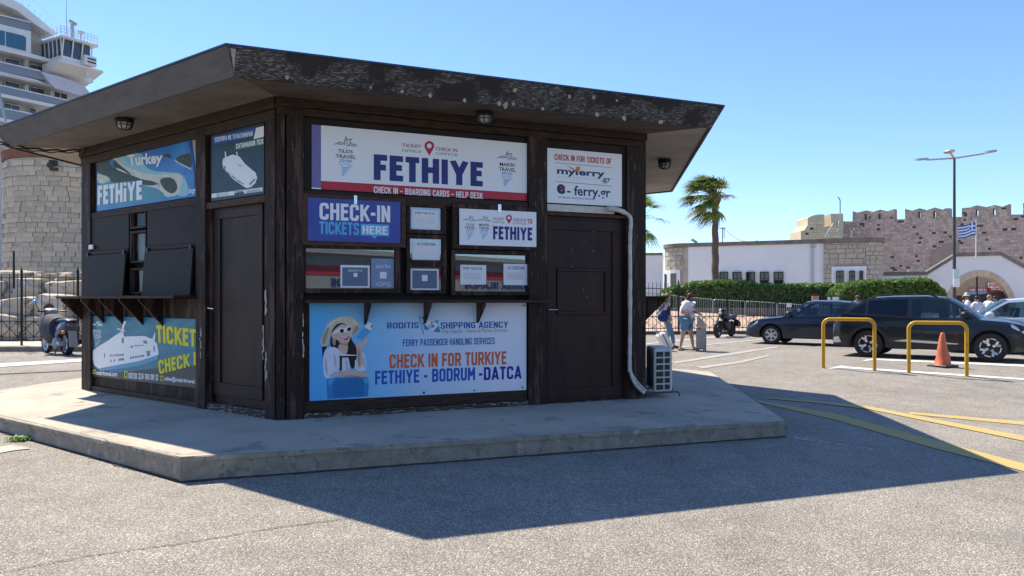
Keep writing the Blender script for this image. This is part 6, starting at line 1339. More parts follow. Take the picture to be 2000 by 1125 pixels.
def wheel(c, t, xw, side, hw, r, style):
    w_ = .20; y0 = side * (hw - .02); W = lambda x, y, z: t @ Vector((x, y, z)); d = (W(0, side, 0) - W(0, 0, 0)).normalized(); ctr_ = W(xw, y0 - side * w_ / 2, r)
    mb = MB(); prof = [(r * .66, -w_ * .5), (r * .92, -w_ * .5), (r * .985, -w_ * .42), (r, -w_ * .25), (r, w_ * .25), (r * .985, w_ * .42), (r * .92, w_ * .5), (r * .66, w_ * .46), (r * .66, -w_ * .5)]
    mb.lathe(prof, ctr_, 32, axis=d); tyre = mb.build('tyre', rubber, c, smooth=True)
    mb = MB(); rr = r * .665; mb.lathe([(0, w_ * .28), (rr * .9, w_ * .25), (rr * .97, w_ * .44), (rr, w_ * .45), (rr, -.08)], ctr_, 28, axis=d); rim = mb.build('rim', rimd if style == 'y' else rims, tyre, smooth=True)
    q = d.to_track_quat('Z', 'Y').to_matrix(); P2 = lambda rad, a, h: ctr_ + q @ Vector((rad * cos(a), rad * sin(a), h))
    if style == 'y':
        for k in range(4):
            a = k * pi / 2 + .5; mb = MB()
            for (r0, a0, r1, a1) in ((.22, 0, .55, 0), (.55, 0, .93, .28), (.55, 0, .93, -.28)):
                e = .055 * r / .34
                p0, p1 = P2(rr * r0, a + a0, w_ * .36), P2(rr * r1, a + a1, w_ * .46); s_ = (p1 - p0).cross(d).normalized() * e * .55; mb.prism([p0 - s_, p0 + s_, p1 + s_ * .8, p1 - s_ * .8], d * .015)
            mb.build('spoke', rims, rim)
        for k in range(4):
            a = k * pi / 2 + .5 + pi / 4; mb = MB(); pts = [P2(rr * .97, a + f, w_ * .47) for f in (-.3, -.1, .1, .3)] + [P2(rr * .86, a + f, w_ * .47) for f in (.3, .1, -.1, -.3)]; mb.prism(pts, d * .008); mb.build('rim_insert', rims, rim)
    else:
        for k in range(6):
            a = k * pi / 3; mb = MB(); mb.prism([P2(rr * .42, a - .12, w_ * .41), P2(rr * .82, a - .22, w_ * .44), P2(rr * .82, a + .22, w_ * .44), P2(rr * .42, a + .12, w_ * .41)], d * .012); mb.build('wheel_slot', blackp, rim)
    mb = MB(); mb.lathe([(0, w_ * .46), (.028, w_ * .45), (.03, w_ * .3)], ctr_, 12, axis=d); mb.build('hub_cap', rims if style != 'y' else rimd, rim)
def car(name, label, pos, heading, L_, Wd, top, belt, gh_, win, wheels_x, r, paint, style, rock=.24, suv=False, zoff=0):
    """x forward from the middle of the car; top: (x, z) of the side's upper edge (bonnet, belt line); gh_: cowl, roof front, roof rear, rear base, roof height table"""
    hd = math.atan2(heading[1], heading[0]); z0 = gh(pos[0], pos[1]) + zoff; c = thing(name, label, 'car', (pos[0], pos[1], z0), hd); T = MW[c.name]; V = lambda x, y, z: T @ Vector((x, y, z))
    xs_ = sorted(set([-L_ / 2 + L_ * k / 54 for k in range(55)] + [xw + q * (r + .075) for xw in wheels_x for q in (-1, -.97, -.9, -.8, -.65, -.45, -.2, 0, .2, .45, .65, .8, .9, .97, 1)] + [-L_ / 2 + .02, -L_ / 2 + .05, L_ / 2 - .02, L_ / 2 - .05]))
    def hw(x):
        t = abs(x) / (L_ / 2); return Wd / 2 * (1 - .06 * t ** 4 - .16 * max(0, t - .9) ** 1.6 * 40 * .6)
    def zbot(x):
        z = rock + (.05 * sm(.8, 1, abs(x) / (L_ / 2)))
        for xw in wheels_x:
            R_ = r + .075
            if abs(x - xw) < R_: z = max(z, r + sqrt(R_ * R_ - (x - xw) ** 2) * .98)
        return z
    NR, NT = 8, 6; V_ = []
    for x in xs_:
        zb_, zt_ = zbot(x), lerp_tab(top, x); h_ = hw(x); sec = []
        for j in range(NR + 1):
            t = j / NR; z = zb_ + (zt_ - zb_) * t; full = (z - rock) / max(.1, zt_ - rock)
            y = h_ * (.965 + .035 * sin(pi * min(1, full * 1.1 + .05)) - .05 * max(0, full - .75) * 2 - .02 * (1 - min(1, full * 5)))
            if suv or True: y += .012 * math.exp(-((full - .62) / .06) ** 2)
            sec.append((y, z))
        ye, ze = sec[-1]
        for j in range(1, NT + 1): f = j / NT; sec.append((ye * (1 - f), ze + .05 * (1 - (1 - f) ** 2) * min(1, (L_ / 2 - abs(x)) * 3 + .15)))
        V_.append(sec)
    mb = MB(); n = len(V_[0])
    for side in (1, -1):
        vv = [V(x, side * y, z) for x, sec in zip(xs_, V_) for y, z in sec]
        mb.add(vv, [(i * n + j, (i + 1) * n + j, (i + 1) * n + j + 1, i * n + j + 1) for i in range(len(xs_) - 1) for j in range(n - 1)])
    for i in (0, len(xs_) - 1):
        sec = V_[i]; x = xs_[i]; bulge = .03 if i else -.03
        for a, b in zip(sec, sec[1:]): mb.add([V(x, a[0], a[1]), V(x, b[0], b[1]), V(x, -b[0], b[1]), V(x, -a[0], a[1])], [(0, 1, 2, 3)])
    body = mb.build('body', paint, c, smooth=True)
    bm = bmesh.new(); bm.from_mesh(body.data); bmesh.ops.remove_doubles(bm, verts=bm.verts, dist=.0008); bmesh.ops.recalc_face_normals(bm, faces=bm.faces); bm.to_mesh(body.data); bm.free()
    mb = MB(); mb.box(V(0, 0, rock + .12), (1, 1, 1)); mb.v = [V(sx * (L_ / 2 - .2), sy * (Wd / 2 - .22), rock + (.0 if sz < 0 else .25)) for sx in (-1, 1) for sy in (-1, 1) for sz in (-1, 1)]; mb.build('underbody', blackp, c)
    # wheel wells
    for xw in wheels_x:
        for side in (1, -1):
            mb = MB(); pts = [V(xw + (r + .07) * cos(a), side * (hw(xw) - .03), r + (r + .07) * sin(a)) for a in [pi * k / 12 for k in range(13)]]; q = [V(xw + (r + .07) * cos(a), side * (hw(xw) - .32), r + (r + .07) * sin(a)) for a in [pi * k / 12 for k in range(13)]]
            mb.add(pts + q, [(k, k + 1, 14 + k, 13 + k) for k in range(12)]); mb.add(q + [V(xw - r, side * (hw(xw) - .32), .25), V(xw + r, side * (hw(xw) - .32), .25)], [tuple(range(15))]); mb.build('wheel_well', blackp, c)
    # greenhouse
    xa, xb, xc, xd, roof = gh_; tum = .20
    def zr(x):                                     # upper line, slopes included
        if x > xb: f = (x - xb) / (xa - xb); return lerp_tab(roof, xb) * (1 - f) + lerp_tab(top, xa) * f + .035 * sin(pi * f)
        if x < xc: f = (xc - x) / (xc - xd); return lerp_tab(roof, xc) * (1 - f) + lerp_tab(top, xd) * f + .03 * sin(pi * f)
        return lerp_tab(roof, x)
    def yg(x, z):
        b_ = lerp_tab(top, x); return hw(x) * .925 - tum * ((z - b_) / .5) * (.8 + .2 * (z - b_) / .5) - .02
    gx = sorted(set([xd + (xa - xd) * k / 40 for k in range(41)] + [e for a in win for e in a] + [xb, xc]))
    for side in (1, -1):
        pm_ = MB(); cells = {i: MB() for i in range(len(win))}
        for x0, x1 in zip(gx, gx[1:]):
            def rows(x):
                b_, t_ = lerp_tab(top, x) - .01, zr(x); return [b_, min(b_ + .045, t_), max(min(b_ + .045, t_), t_ - .065), t_]
            r0, r1 = rows(x0), rows(x1)
            for j in range(3):
                quad = [V(x0, side * yg(x0, r0[j]), r0[j]), V(x1, side * yg(x1, r1[j]), r1[j]), V(x1, side * yg(x1, r1[j + 1]), r1[j + 1]), V(x0, side * yg(x0, r0[j + 1]), r0[j + 1])]
                wi = next((i for i, a in enumerate(win) if a[0] - 1e-6 <= x0 and x1 <= a[1] + 1e-6), None)
                (cells[wi] if (j == 1 and wi is not None) else pm_).add(quad, [(0, 1, 2, 3)])
        pm_.build('pillar_frame', paint, c, smooth=True)
        for i, m_ in cells.items(): m_.build('side_window', privglass if suv and i < 2 else carglass, c, smooth=True)
    def span(xs2, name_, m_):
        mb = MB(); NY_ = 10; vv = []
        for x in xs2:
            z = zr(x); yy = yg(x, z)
            for k in range(NY_ + 1): f = -1 + 2 * k / NY_; vv.append(V(x + (.05 * (1 - f * f) if x >= xb - .01 else (-.03 * (1 - f * f) if x <= xc + .01 else 0)), yy * f, z + .035 * (1 - f * f)))
        mb.add(vv, [(i * 11 + k, (i + 1) * 11 + k, (i + 1) * 11 + k + 1, i * 11 + k + 1) for i in range(len(xs2) - 1) for k in range(10)]); return mb.build(name_, m_, c, smooth=True)
    span([xb + (xa - xb) * k / 8 for k in range(9)], 'windscreen', carglass); span([xc + (xb - xc) * k / 14 for k in range(15)], 'roof', paint); span([xd + (xc - xd) * k / 8 for k in range(9)], 'rear_window', privglass)
    # seats
    bz = lerp_tab(top, 0)
    for sx in (.35, -.55):
        for sy in (-.38, .38):
            mb = MB(); mb.b2((0, 0, 0), (0, 0, 0)); mb = MB(); q = [(sx - .08, sy - .2, bz - .1), (sx + .06, sy - .2, bz - .1), (sx - .05, sy - .16, bz + .28), (sx - .13, sy - .16, bz + .28)]
            mb.prism([V(*p) for p in q], V(0, .36, 0) - V(0, 0, 0)); mb.build('seat', seatm, c)
    for xw in wheels_x:
        for side in (1, -1): wheel(c, T, xw, side, hw(xw) , r, style)
    # seams, handles, mirrors, lamps
    def surf(x, z, side, out=.004):
        zb_, zt_ = zbot(x), lerp_tab(top, x); full = (z - rock) / max(.1, zt_ - rock); h_ = hw(x); y = h_ * (.965 + .035 * sin(pi * min(1, full * 1.1 + .05)) - .05 * max(0, full - .75) * 2 - .02 * (1 - min(1, full * 5))) + .012 * math.exp(-((full - .62) / .06) ** 2)
        return V(x, side * (y + out), z)
    for side in (1, -1):
        for x in (win[-1][1] - .05, (win[-2][1] + win[-1][0]) / 2, win[0][0] + .12 if len(win) > 2 else win[0][0]):
            z1 = lerp_tab(top, x) - .01; z0_ = max(rock + .1, zbot(x) + .02); mb = MB(); row = []
            for k in range(9): z = z0_ + (z1 - z0_) * k / 8; row += [surf(x - .005, z, side, .002), surf(x + .005, z, side, .002)]
            mb.add(row, [(2 * k, 2 * k + 1, 2 * k + 3, 2 * k + 2) for k in range(8)]); mb.build('door_seam', blackp, c)
        for x in ((win[-2][1] + win[-1][0]) / 2 + .14, win[-2][0] + .22):
            z = lerp_tab(top, x) - .14; mb = MB(); mb.tube([surf(x - .1, z, side, .0), surf(x - .08, z, side, .03), surf(x + .08, z, side, .03), surf(x + .1, z, side, 0)], .014, 6); mb.build('door_handle', paint, c, smooth=True)
        xm = xb + (xa - xb) * .62; zm_ = lerp_tab(top, xm) + .10; mb = MB(); p = V(xm, side * (hw(xm) + .06), zm_); mb.ball(V(xm, side * (hw(xm) + .08), zm_ + .02), (.11, .11, .085), 12, 8); mb.cyl(V(xm, side * (hw(xm) - .10), zm_ - .06), p, .03); mb.build('wing_mirror', paint if not suv else blackp, c, smooth=True)
        xh = L_ / 2 - .16; mb = MB(); zt_ = lerp_tab(top, xh)
        q = [(xh - .28, .02), (xh + .02, .05), (xh + .10, .13), (xh - .02, .17), (xh - .26, .10)]; mb.prism([surf(x, lerp_tab(top, x) - d_, side, .006) for x, d_ in q], (V(0, -side, 0) - V(0, 0, 0)) * .05); mb.build('headlight', lensm, c, smooth=False)
        xt = -L_ / 2 + .12; mb = MB(); q = [(xt + .22, .06), (xt - .04, .06), (xt - .08, .2), (xt + .14, .18)]; mb.prism([surf(x, lerp_tab(top, x) - d_, side, .006) for x, d_ in q], (V(0, -side, 0) - V(0, 0, 0)) * .05); mb.build('tail_light', redl, c)
        if suv:
            for xw in wheels_x:
                mb = MB(); a_ = [pi * (-.04 + 1.08 * k / 20) for k in range(21)]; r0_, r1_ = r + .065, r + .135
                pts = [V(xw + r1_ * cos(a), side * (hw(xw) + .006), r + r1_ * sin(a)) for a in a_]; q = [V(xw + r0_ * cos(a), side * (hw(xw) + .012), r + r0_ * sin(a)) for a in a_]; q2 = [V(xw + r0_ * cos(a), side * (hw(xw) - .06), r + r0_ * sin(a)) for a in a_]
                mb.add(pts + q + q2, [(k, k + 1, 22 + k, 21 + k) for k in range(20)] + [(21 + k, 22 + k, 43 + k, 42 + k) for k in range(20)]); mb.build('arch_trim', cladm, c, smooth=True)
            x1, x0 = wheels_x[0] + r + .12, wheels_x[1] - r - .12
            mb = MB(); row = []
            for k in range(11): x = x1 + (x0 - x1) * k / 10; row += [surf(x, rock + .0, side, .008), surf(x, rock + .13, side, .012)]
            mb.add(row, [(2 * k, 2 * k + 1, 2 * k + 3, 2 * k + 2) for k in range(10)]); mb.build('sill_cladding', cladm, c, smooth=True)
            mb = MB(); xa_, xb_ = x1 + .12, x0 - .18; mb.prism([surf(xa_, rock + .19, side, .016), surf(xa_ + .9, rock + .15, side, .016), surf(xb_, rock + .15, side, .016), surf(xb_, rock + .17, side, .016), surf(xa_ + .9, rock + .21, side, .016), surf(xa_ + .25, rock + .235, side, .016)], (V(0, -side, 0) - V(0, 0, 0)) * .01); mb.build('side_blade', rims, c)
            mb = MB(); mb.tube([V(x, side * (yg(x, zr(x)) - .03), zr(x) + .05 + (0 if 0 < k < 7 else -.045)) for k, x in enumerate([xc - .05 + (xb - xc - .1) * q / 7 for q in range(8)])], .016, 6); mb.build('roof_rail', blackp, c, smooth=True)
            xr_ = -L_ / 2; mb = MB(); mb.prism([surf(xr_ + .22, rock + .12, side, .012), surf(xr_ + .03, rock + .10, side, .02), surf(xr_ + .02, rock + .24, side, .02), surf(xr_ + .16, rock + .27, side, .012)], (V(0, -side, 0) - V(0, 0, 0)) * .05); mb.build('bumper_insert', rims, c)
        else:
            mb = MB(); row = []; zc_ = lerp_tab(top, 0) - .33
            for k in range(11): x = -1.0 + 1.9 * k / 10; row += [surf(x, zc_, side, .010), surf(x, zc_ + .04, side, .010)]
            mb.add(row, [(2 * k, 2 * k + 1, 2 * k + 3, 2 * k + 2) for k in range(10)]); mb.build('rubbing_strip', blackp, c)
    mb = MB(); mb.b2((0, 0, 0), (0, 0, 0)); xf = L_ / 2 + .006; mb = MB(); mb.add([V(xf, -.5, .42), V(xf, .5, .42), V(xf - .005, .48, .58), V(xf - .005, -.48, .58)], [(0, 1, 2, 3)]); mb.build('grille', blackp, c)
    mb = MB(); mb.add([V(xf + .004, -.26, .46), V(xf + .004, .26, .46), V(xf + .004, .26, .56), V(xf + .004, -.26, .56)], [(0, 1, 2, 3)]); mb.build('number_plate', papr, c)
    if suv:
        mb = MB(); mb.prism([V(-1.2, -.55, 1.525), V(-1.62, -.52, 1.475), V(-1.62, .52, 1.475), V(-1.2, .55, 1.525)], V(0, 0, .03) - V(0, 0, 0)); mb.build('roof_spoiler', paint, c)
    return c
# SUV: near wheels stand at (9.06,19.1) and (11.24,17.5)
fwd = Vector((2.18, -1.6, 0)).normalized(); leftv = Vector((-fwd.y, fwd.x, 0)); mid = Vector((10.12, 18.28, 0)) + leftv * .82
car('suv', 'black SUV with grey wheel-arch trim and Y-spoke alloy wheels, parked side-on behind the yellow hoops', (mid.x, mid.y), fwd, 4.32, 1.80,
    [(-2.16, .80), (-2.1, .98), (-1.95, 1.10), (-1.2, 1.06), (0, .99), (.75, .985), (1.0, 1.0), (1.6, .95), (1.95, .88), (2.1, .74), (2.16, .6)], None, (1.12, .38, -1.30, -2.10, [(-2.1, 1.44), (-1.3, 1.505), (-.8, 1.54), (0, 1.55), (.38, 1.50)]),
    [(-1.78, -1.38), (-1.32, -.42), (-.32, .88)], (-1.30, 1.33), .345, pblack, 'y', rock=.25, suv=True)
fwd2 = -fwd; mid2 = Vector((8.62, 24.9, 0)) - fwd2 * 1.37
car('sedan', 'blue-black sedan with hubcaps, nose to the left, half hidden behind the SUV', (mid2.x + .35, mid2.y + .3), fwd2, 4.45, 1.72,
    [(-2.22, .78), (-2.15, .96), (-1.9, 1.0), (-1.3, .98), (0, .93), (.7, .90), (1.0, .90), (1.7, .82), (2.0, .75), (2.15, .66), (2.22, .5)], None, (1.02, .30, -1.0, -1.65, [(-1.2, 1.36), (-.6, 1.41), (0, 1.42), (.30, 1.38)]),
    [(-1.22, -1.02), (-.98, -.2), (-.1, .86)], (-1.28, 1.36), .31, pnavy, 'h', rock=.21)
fwd3 = Vector((-.9, .42, 0)).normalized(); mid3 = Vector((14.15, 20.6, 0))
car('hatchback', 'pale silver hatchback at the right edge, behind the bonnet of the black SUV', (mid3.x, mid3.y), fwd3, 4.1, 1.72,
    [(-2.05, .80), (-1.98, .98), (-1.7, 1.02), (-1.2, 1.0), (0, .96), (.8, .94), (1.1, .94), (1.6, .87), (1.85, .8), (2.0, .66), (2.05, .5)], None, (1.25, .50, -1.4, -1.88, [(-1.5, 1.40), (-.8, 1.47), (0, 1.49), (.5, 1.45)]),
    [(-1.55, -1.2), (-1.1, -.25), (-.15, 1.02)], (-1.25, 1.28), .31, psilver, 'h', rock=.2)
# --- two-wheelers
def spoked(c, T, ctr_, r, w_, ax_, name='tyre', rimm=rims):
    mb = MB(); q = [(r - .06 if i % 2 else r - .06, 0) for i in range(1)]; prof = [(r - w_ * .55, -w_ * .45), (r - w_ * .2, -w_ * .5), (r, -w_ * .2), (r, w_ * .2), (r - w_ * .2, w_ * .5), (r - w_ * .55, w_ * .45), (r - w_ * .55, -w_ * .45)]
    mb.lathe(prof, ctr_, 26, axis=ax_); ty = mb.build(name, rubber, c, smooth=True); mb = MB(); rr = r - w_ * .55
    mb.lathe([(rr, -w_ * .38), (rr - .025, -w_ * .3), (rr - .025, w_ * .3), (rr, w_ * .38)], ctr_, 26, axis=ax_); qm = ax_.to_track_quat('Z', 'Y').to_matrix()
    for k in range(5): a = k * 2 * pi / 5; mb.tube([ctr_, ctr_ + qm @ Vector((rr * cos(a), rr * sin(a), 0))], [.03, .018], 5)
    mb.cyl(ctr_ - ax_ * .07, ctr_ + ax_ * .07, .04); mb.build('rim', rimm, ty, smooth=True)
def loft(mb, secs, seg=14):                       # sections: (centre, half width y, half height z) along x in a local frame V
    rings = [[c_ + Y_ * (hy * (abs(cos(a)) ** .8) * (1 if cos(a) > 0 else -1)) + Z_ * (hz * (abs(sin(a)) ** .8) * (1 if sin(a) > 0 else -1)) for a in [2 * pi * k / seg for k in range(seg)]] for c_, hy, hz, Y_, Z_ in secs]
    mb.add([p for r_ in rings for p in r_], [(i * seg + k, i * seg + (k + 1) % seg, (i + 1) * seg + (k + 1) % seg, (i + 1) * seg + k) for i in range(len(secs) - 1) for k in range(seg)] + [tuple(range(seg))[::-1], tuple((len(secs) - 1) * seg + k for k in range(seg))])
def scooter():
    p = Vector((at(131, 585, 18.4).x, 18.4, 0)); z0 = gh(p.x, p.y) ; hd = math.atan2(.64, -.77); zs = z0; c = thing('scooter', 'grey and blue scooter with a leg cover, parked at the left fence, rear towards us', 'scooter', (p.x, p.y, zs), hd); T = MW[c.name]; V = lambda x, y, z: T @ Vector((x, y, z)); Y_ = V(0, 1, 0) - V(0, 0, 0); Z_ = Vector((0, 0, 1))
    sg = mat('scooter_grey', (.07, .07, .09), (.05, .05, .066), 6, .8); sb = mat('scooter_blue', (.012, .025, .11), rough=.3, coat=.7); sp_ = mat('scooter_pale', (.26, .27, .29), rough=.45)
    spoked(c, T, V(0, 0, .29), .29, .14, Y_); spoked(c, T, V(1.30, .0, .29), .29, .11, Y_)
    mb = MB(); loft(mb, [(V(-.38, 0, .72), .07, .05, Y_, Z_), (V(-.30, 0, .74), .16, .14, Y_, Z_), (V(-.05, 0, .70), .19, .17, Y_, Z_), (V(.25, 0, .62), .19, .20, Y_, Z_), (V(.5, 0, .50), .16, .16, Y_, Z_), (V(.62, 0, .42), .12, .10, Y_, Z_)]); mb.build('rear_body', sb, c, smooth=True)
    mb = MB(); loft(mb, [(V(-.36, 0, .84), .12, .03, Y_, Z_), (V(-.2, 0, .86), .16, .05, Y_, Z_), (V(.2, 0, .84), .17, .06, Y_, Z_), (V(.5, 0, .78), .14, .05, Y_, Z_)]); mb.build('seat', blackp, c, smooth=True)
    mb = MB(); loft(mb, [(V(.40, 0, .66), .27, .26, Y_, Z_), (V(.62, 0, .64), .30, .34, Y_, Z_), (V(.9, 0, .66), .31, .36, Y_, Z_), (V(1.1, 0, .74), .27, .30, Y_, Z_), (V(1.2, 0, .78), .18, .2, Y_, Z_)]); mb.build('leg_cover', sg, c, smooth=True)
    mb = MB(); mb.prism([V(-.33, -.10, .62), V(-.36, .10, .62), V(-.44, .10, .22), V(-.42, -.10, .22)], V(.03, 0, 0) - V(0, 0, 0)); mb.build('rear_mudguard', sp_, c, bevel=.01)
    mb = MB(); mb.prism([V(-.10, -.20, .52), V(-.34, -.17, .60), V(-.40, -.02, .66), V(-.40, .02, .66), V(-.34, .17, .60), V(-.10, .20, .52)], V(0, 0, .12) - V(0, 0, 0)); mb.build('tail_panel', sg, c, bevel=.01)
    for s_ in (-1, 1):
        mb = MB(); ctr_ = V(-.40, s_ * .07, .76); mb.lathe([(.0, .03), (.035, .028), (.06, .01), (.065, -.02), (0, -.03)], ctr_, 12, axis=V(-1, 0, 0) - V(0, 0, 0)); mb.build('tail_light', mat('dark_lamp_lens', (.06, .04, .05), rough=.1, coat=1), c, smooth=True)
        mb = MB(); mb.ball(V(-.36, s_ * .22, .58), .045, 8, 6); mb.build('indicator', orgl, c, smooth=True)
        mb = MB(); mb.tube([V(1.02, s_ * .1, 1.06), V(.95, s_ * .34, 1.08)], .02, 6); mb.build('handlebar', blackp, c); mb = MB(); mb.tube([V(1.0, s_ * .27, 1.08), V(.98, s_ * .38, 1.28)], .009, 5); m_ = mb.build('mirror_stem', blackp, c)
        mb = MB(); mb.ball(V(.97, s_ * .39, 1.32), (.07, .07, .05), 10, 6); mb.build('mirror', mat('mirror_blue', (.25, .45, .75), rough=.1, metal=.6), m_, smooth=True)
    mb = MB(); loft(mb, [(V(.95, 0, 1.06), .10, .05, Y_, Z_), (V(1.05, 0, 1.08), .19, .075, Y_, Z_), (V(1.17, 0, 1.06), .14, .07, Y_, Z_)]); mb.build('handlebar_cowl', sp_, c, smooth=True)
    mb = MB(); loft(mb, [(V(1.16, 0, 1.06), .14, .06, Y_, Z_), (V(1.20, 0, 1.16), .13, .07, Y_, Z_), (V(1.16, 0, 1.24), .07, .02, Y_, Z_)]); mb.build('flyscreen', mat('smoked_screen', (.12, .06, .04), rough=.15), c, smooth=True)
    mb = MB(); mb.lathe([(0, .10), (.10, .09), (.15, .05), (.16, -.02), (.1, -.08)], V(.22, .14, .30), 14, axis=Y_); mb.build('engine_case', sp_, c, smooth=True)
    mb = MB(); mb.tube([V(.45, .10, .32), V(.1, .16, .30), V(0, .14, .29)], .06, 8); mb.build('transmission', rims, c, smooth=True); mb = MB(); mb.tube([V(.35, -.16, .24), V(-.05, -.2, .28), V(-.34, -.2, .34)], [.03, .06, .065], 8); mb.build('exhaust', rimd, c, smooth=True)
    mb = MB(); mb.tube([V(1.06, 0, .95), V(1.16, 0, .55), V(1.3, .07, .29)], .03, 6); mb.build('fork', rims, c); mb = MB(); pts = [V(1.3 + .33 * cos(a), 0, .29 + .33 * sin(a)) for a in [R(20 + 130 * k / 8) for k in range(9)]]; loft(mb, [(q, .07, .012, Y_, (q - V(1.3, 0, .29)).normalized()) for q in pts], 8); mb.build('front_mudguard', sg, c, smooth=True)
    mb = MB(); mb.tube([V(.3, .12, .2), V(.22, .2, .0)], .014, 5); mb.tube([V(.3, -.12, .2), V(.22, -.2, .0)], .014, 5); mb.build('stand', blackp, c)
    mb = MB(); loft(mb, [(V(.45, 0, .25), .15, .03, Y_, Z_), (V(.8, 0, .25), .17, .04, Y_, Z_), (V(1.0, 0, .35), .16, .05, Y_, Z_)]); mb.build('footboard', sp_, c, smooth=True)
scooter()
def motorbike():
    YY = 29.6; p = Vector((at(1431, 585, YY).x, YY + .3, 0)); c = thing('motorcycle', 'black motorcycle leaning on its stand at the kerb in front of the right fence', 'motorcycle', (p.x, p.y, gh(p.x, p.y)), math.atan2(-.80, -.60)); T = MW[c.name]; V = lambda x, y, z: T @ Vector((x, y + .10 * z, z)); Y_ = (V(0, 1, 0) - V(0, 0, 0)); Z_ = Vector((0, 0, 1)); gb = mat('motorcycle_black', (.008, .009, .012), rough=.45, coat=.2)
    spoked(c, T, V(0, 0, .31), .31, .16, Y_, rimm=rimd); spoked(c, T, V(1.42, 0, .31), .31, .13, Y_, rimm=rimd)
    for s_ in (-1, 1): mb = MB(); mb.tube([V(1.42, s_ * .09, .31), V(1.12, s_ * .09, .98)], .025, 6); mb.build('fork', rimd, c)
    mb = MB(); loft(mb, [(V(.45, 0, .74), .12, .10, Y_, Z_), (V(.65, 0, .80), .16, .15, Y_, Z_), (V(.95, 0, .82), .15, .14, Y_, Z_), (V(1.1, 0, .80), .08, .08, Y_, Z_)]); mb.build('fuel_tank', gb, c, smooth=True)
    mb = MB(); loft(mb, [(V(-.35, 0, .86), .08, .05, Y_, Z_), (V(-.1, 0, .80), .13, .07, Y_, Z_), (V(.3, 0, .74), .14, .07, Y_, Z_), (V(.48, 0, .74), .1, .06, Y_, Z_)]); mb.build('seat', blackp, c, smooth=True)
    mb = MB(); loft(mb, [(V(.42, 0, .42), .14, .12, Y_, Z_), (V(.6, 0, .45), .20, .2, Y_, Z_), (V(.85, 0, .45), .19, .2, Y_, Z_), (V(1.0, 0, .5), .12, .14, Y_, Z_)]); mb.build('engine', rimd, c, smooth=True)
    mb = MB(); loft(mb, [(V(1.08, 0, .95), .13, .14, Y_, Z_), (V(1.22, 0, .98), .14, .14, Y_, Z_), (V(1.3, 0, .95), .08, .09, Y_, Z_)]); mb.build('nose_fairing', gb, c, smooth=True); mb = MB(); mb.ball(V(1.29, 0, .95), (.07, .07, .06)); mb.build('headlight', lensm, c, smooth=True)
    mb = MB(); mb.tube([V(1.0, -.36, 1.08), V(1.08, -.15, 1.06), V(1.08, .15, 1.06), V(1.0, .36, 1.08)], .018, 6); mb.build('handlebar', blackp, c)
    for s_ in (-1, 1): mb = MB(); mb.tube([V(1.05, s_ * .25, 1.08), V(1.08, s_ * .33, 1.22)], .009, 5); mb.ball(V(1.08, s_ * .34, 1.25), (.06, .06, .04), 8, 6); mb.build('mirror', blackp, c)
    mb = MB(); mb.tube([V(.7, -.14, .25), V(.3, -.2, .25), V(-.2, -.22, .42)], [.03, .05, .06], 8); mb.build('exhaust', rims, c, smooth=True)
    mb = MB(); pts = [V(1.42 + .34 * cos(a), 0, .31 + .34 * sin(a)) for a in [R(40 + 100 * k / 8) for k in range(9)]]; loft(mb, [(q, .07, .012, Y_, (q - V(1.42, 0, .31)).normalized()) for q in pts], 8); mb.build('front_mudguard', gb, c, smooth=True)
    mb = MB(); mb.tube([V(-.1, 0, .72), V(-.45, 0, .62), V(-.52, 0, .42)], [.08, .05, .04], 6); mb.build('tail', gb, c); mb = MB(); mb.ball(V(-.42, 0, .74), (.04, .06, .03), 8, 6); mb.build('tail_light', redl, c); mb = MB(); mb.b2((0, 0, 0), (0, 0, 0)); mb = MB(); loft(mb, [(V(-.15, -.22, .5), .10, .13, Y_, Z_), (V(.12, -.22, .55), .10, .15, Y_, Z_)]); mb.build('saddle_bag', blackp, c, smooth=True); mb = MB(); loft(mb, [(V(-.15, .22, .5), .10, .13, Y_, Z_), (V(.12, .22, .55), .10, .15, Y_, Z_)]); mb.build('saddle_bag', blackp, c, smooth=True)
    mb = MB(); mb.tube([V(.0, 0, .31), V(.5, 0, .4), V(.9, 0, .55), V(1.1, 0, .9)], .03, 6); mb.tube([V(.6, .12, .3), V(.55, .32, 0)], .014, 5); mb.build('frame', gb, c)
motorbike()
# --- yellow hoops, cone
yh = mat('yellow_gloss_paint', (.62, .34, .012), (.55, .29, .012), 6, .35, spots=((.14, .07, .03), 16, .64))
def hoop(label, a, b, h=1.06):
    a, b = gp(*a), gp(*b); t = thing('yellow_hoop', label, 'hoop barrier', tuple((a + b) / 2), 0, 'yellow tube hoops beside the white line'); r_ = .14; d = (b - a); d.z = 0; L_ = d.length; d.normalize(); up = Vector((0, 0, 1)); zt_ = max(a.z, b.z) + h; pts = [a - up * .1]
    A = Vector((a.x, a.y, zt_)); B = Vector((b.x, b.y, zt_)); pts.append(A - up * (r_ + .001))
    for k in range(0, 9): q = pi / 2 * k / 8; pts.append(A + d * (r_ - r_ * cos(q)) - up * (r_ - r_ * sin(q)))
    for k in range(0, 9): q = pi / 2 * k / 8; pts.append(B - d * (r_ - r_ * sin(q)) - up * (r_ - r_ * cos(q)))
    pts.append(b - up * .1); mb = MB(); mb.tube(pts, .038, 14); mb.build('tube', yh, t, smooth=True)
hoop('yellow hoop in front of the SUV rear wheel, left of the two', (1608, 718), (1708, 724)); hoop('yellow hoop framing the traffic cone, nearer and right of the two', (1775, 728), (1888, 735), 1.05)
cp = gp(1841, 716); cone = thing('traffic_cone', 'worn orange traffic cone on a dark square base in front of the SUV', 'traffic cone', tuple(cp)); om = mat('faded_orange', (.62, .14, .055), (.52, .15, .08), 9, .5, spots=((.7, .35, .25), 10, .64))
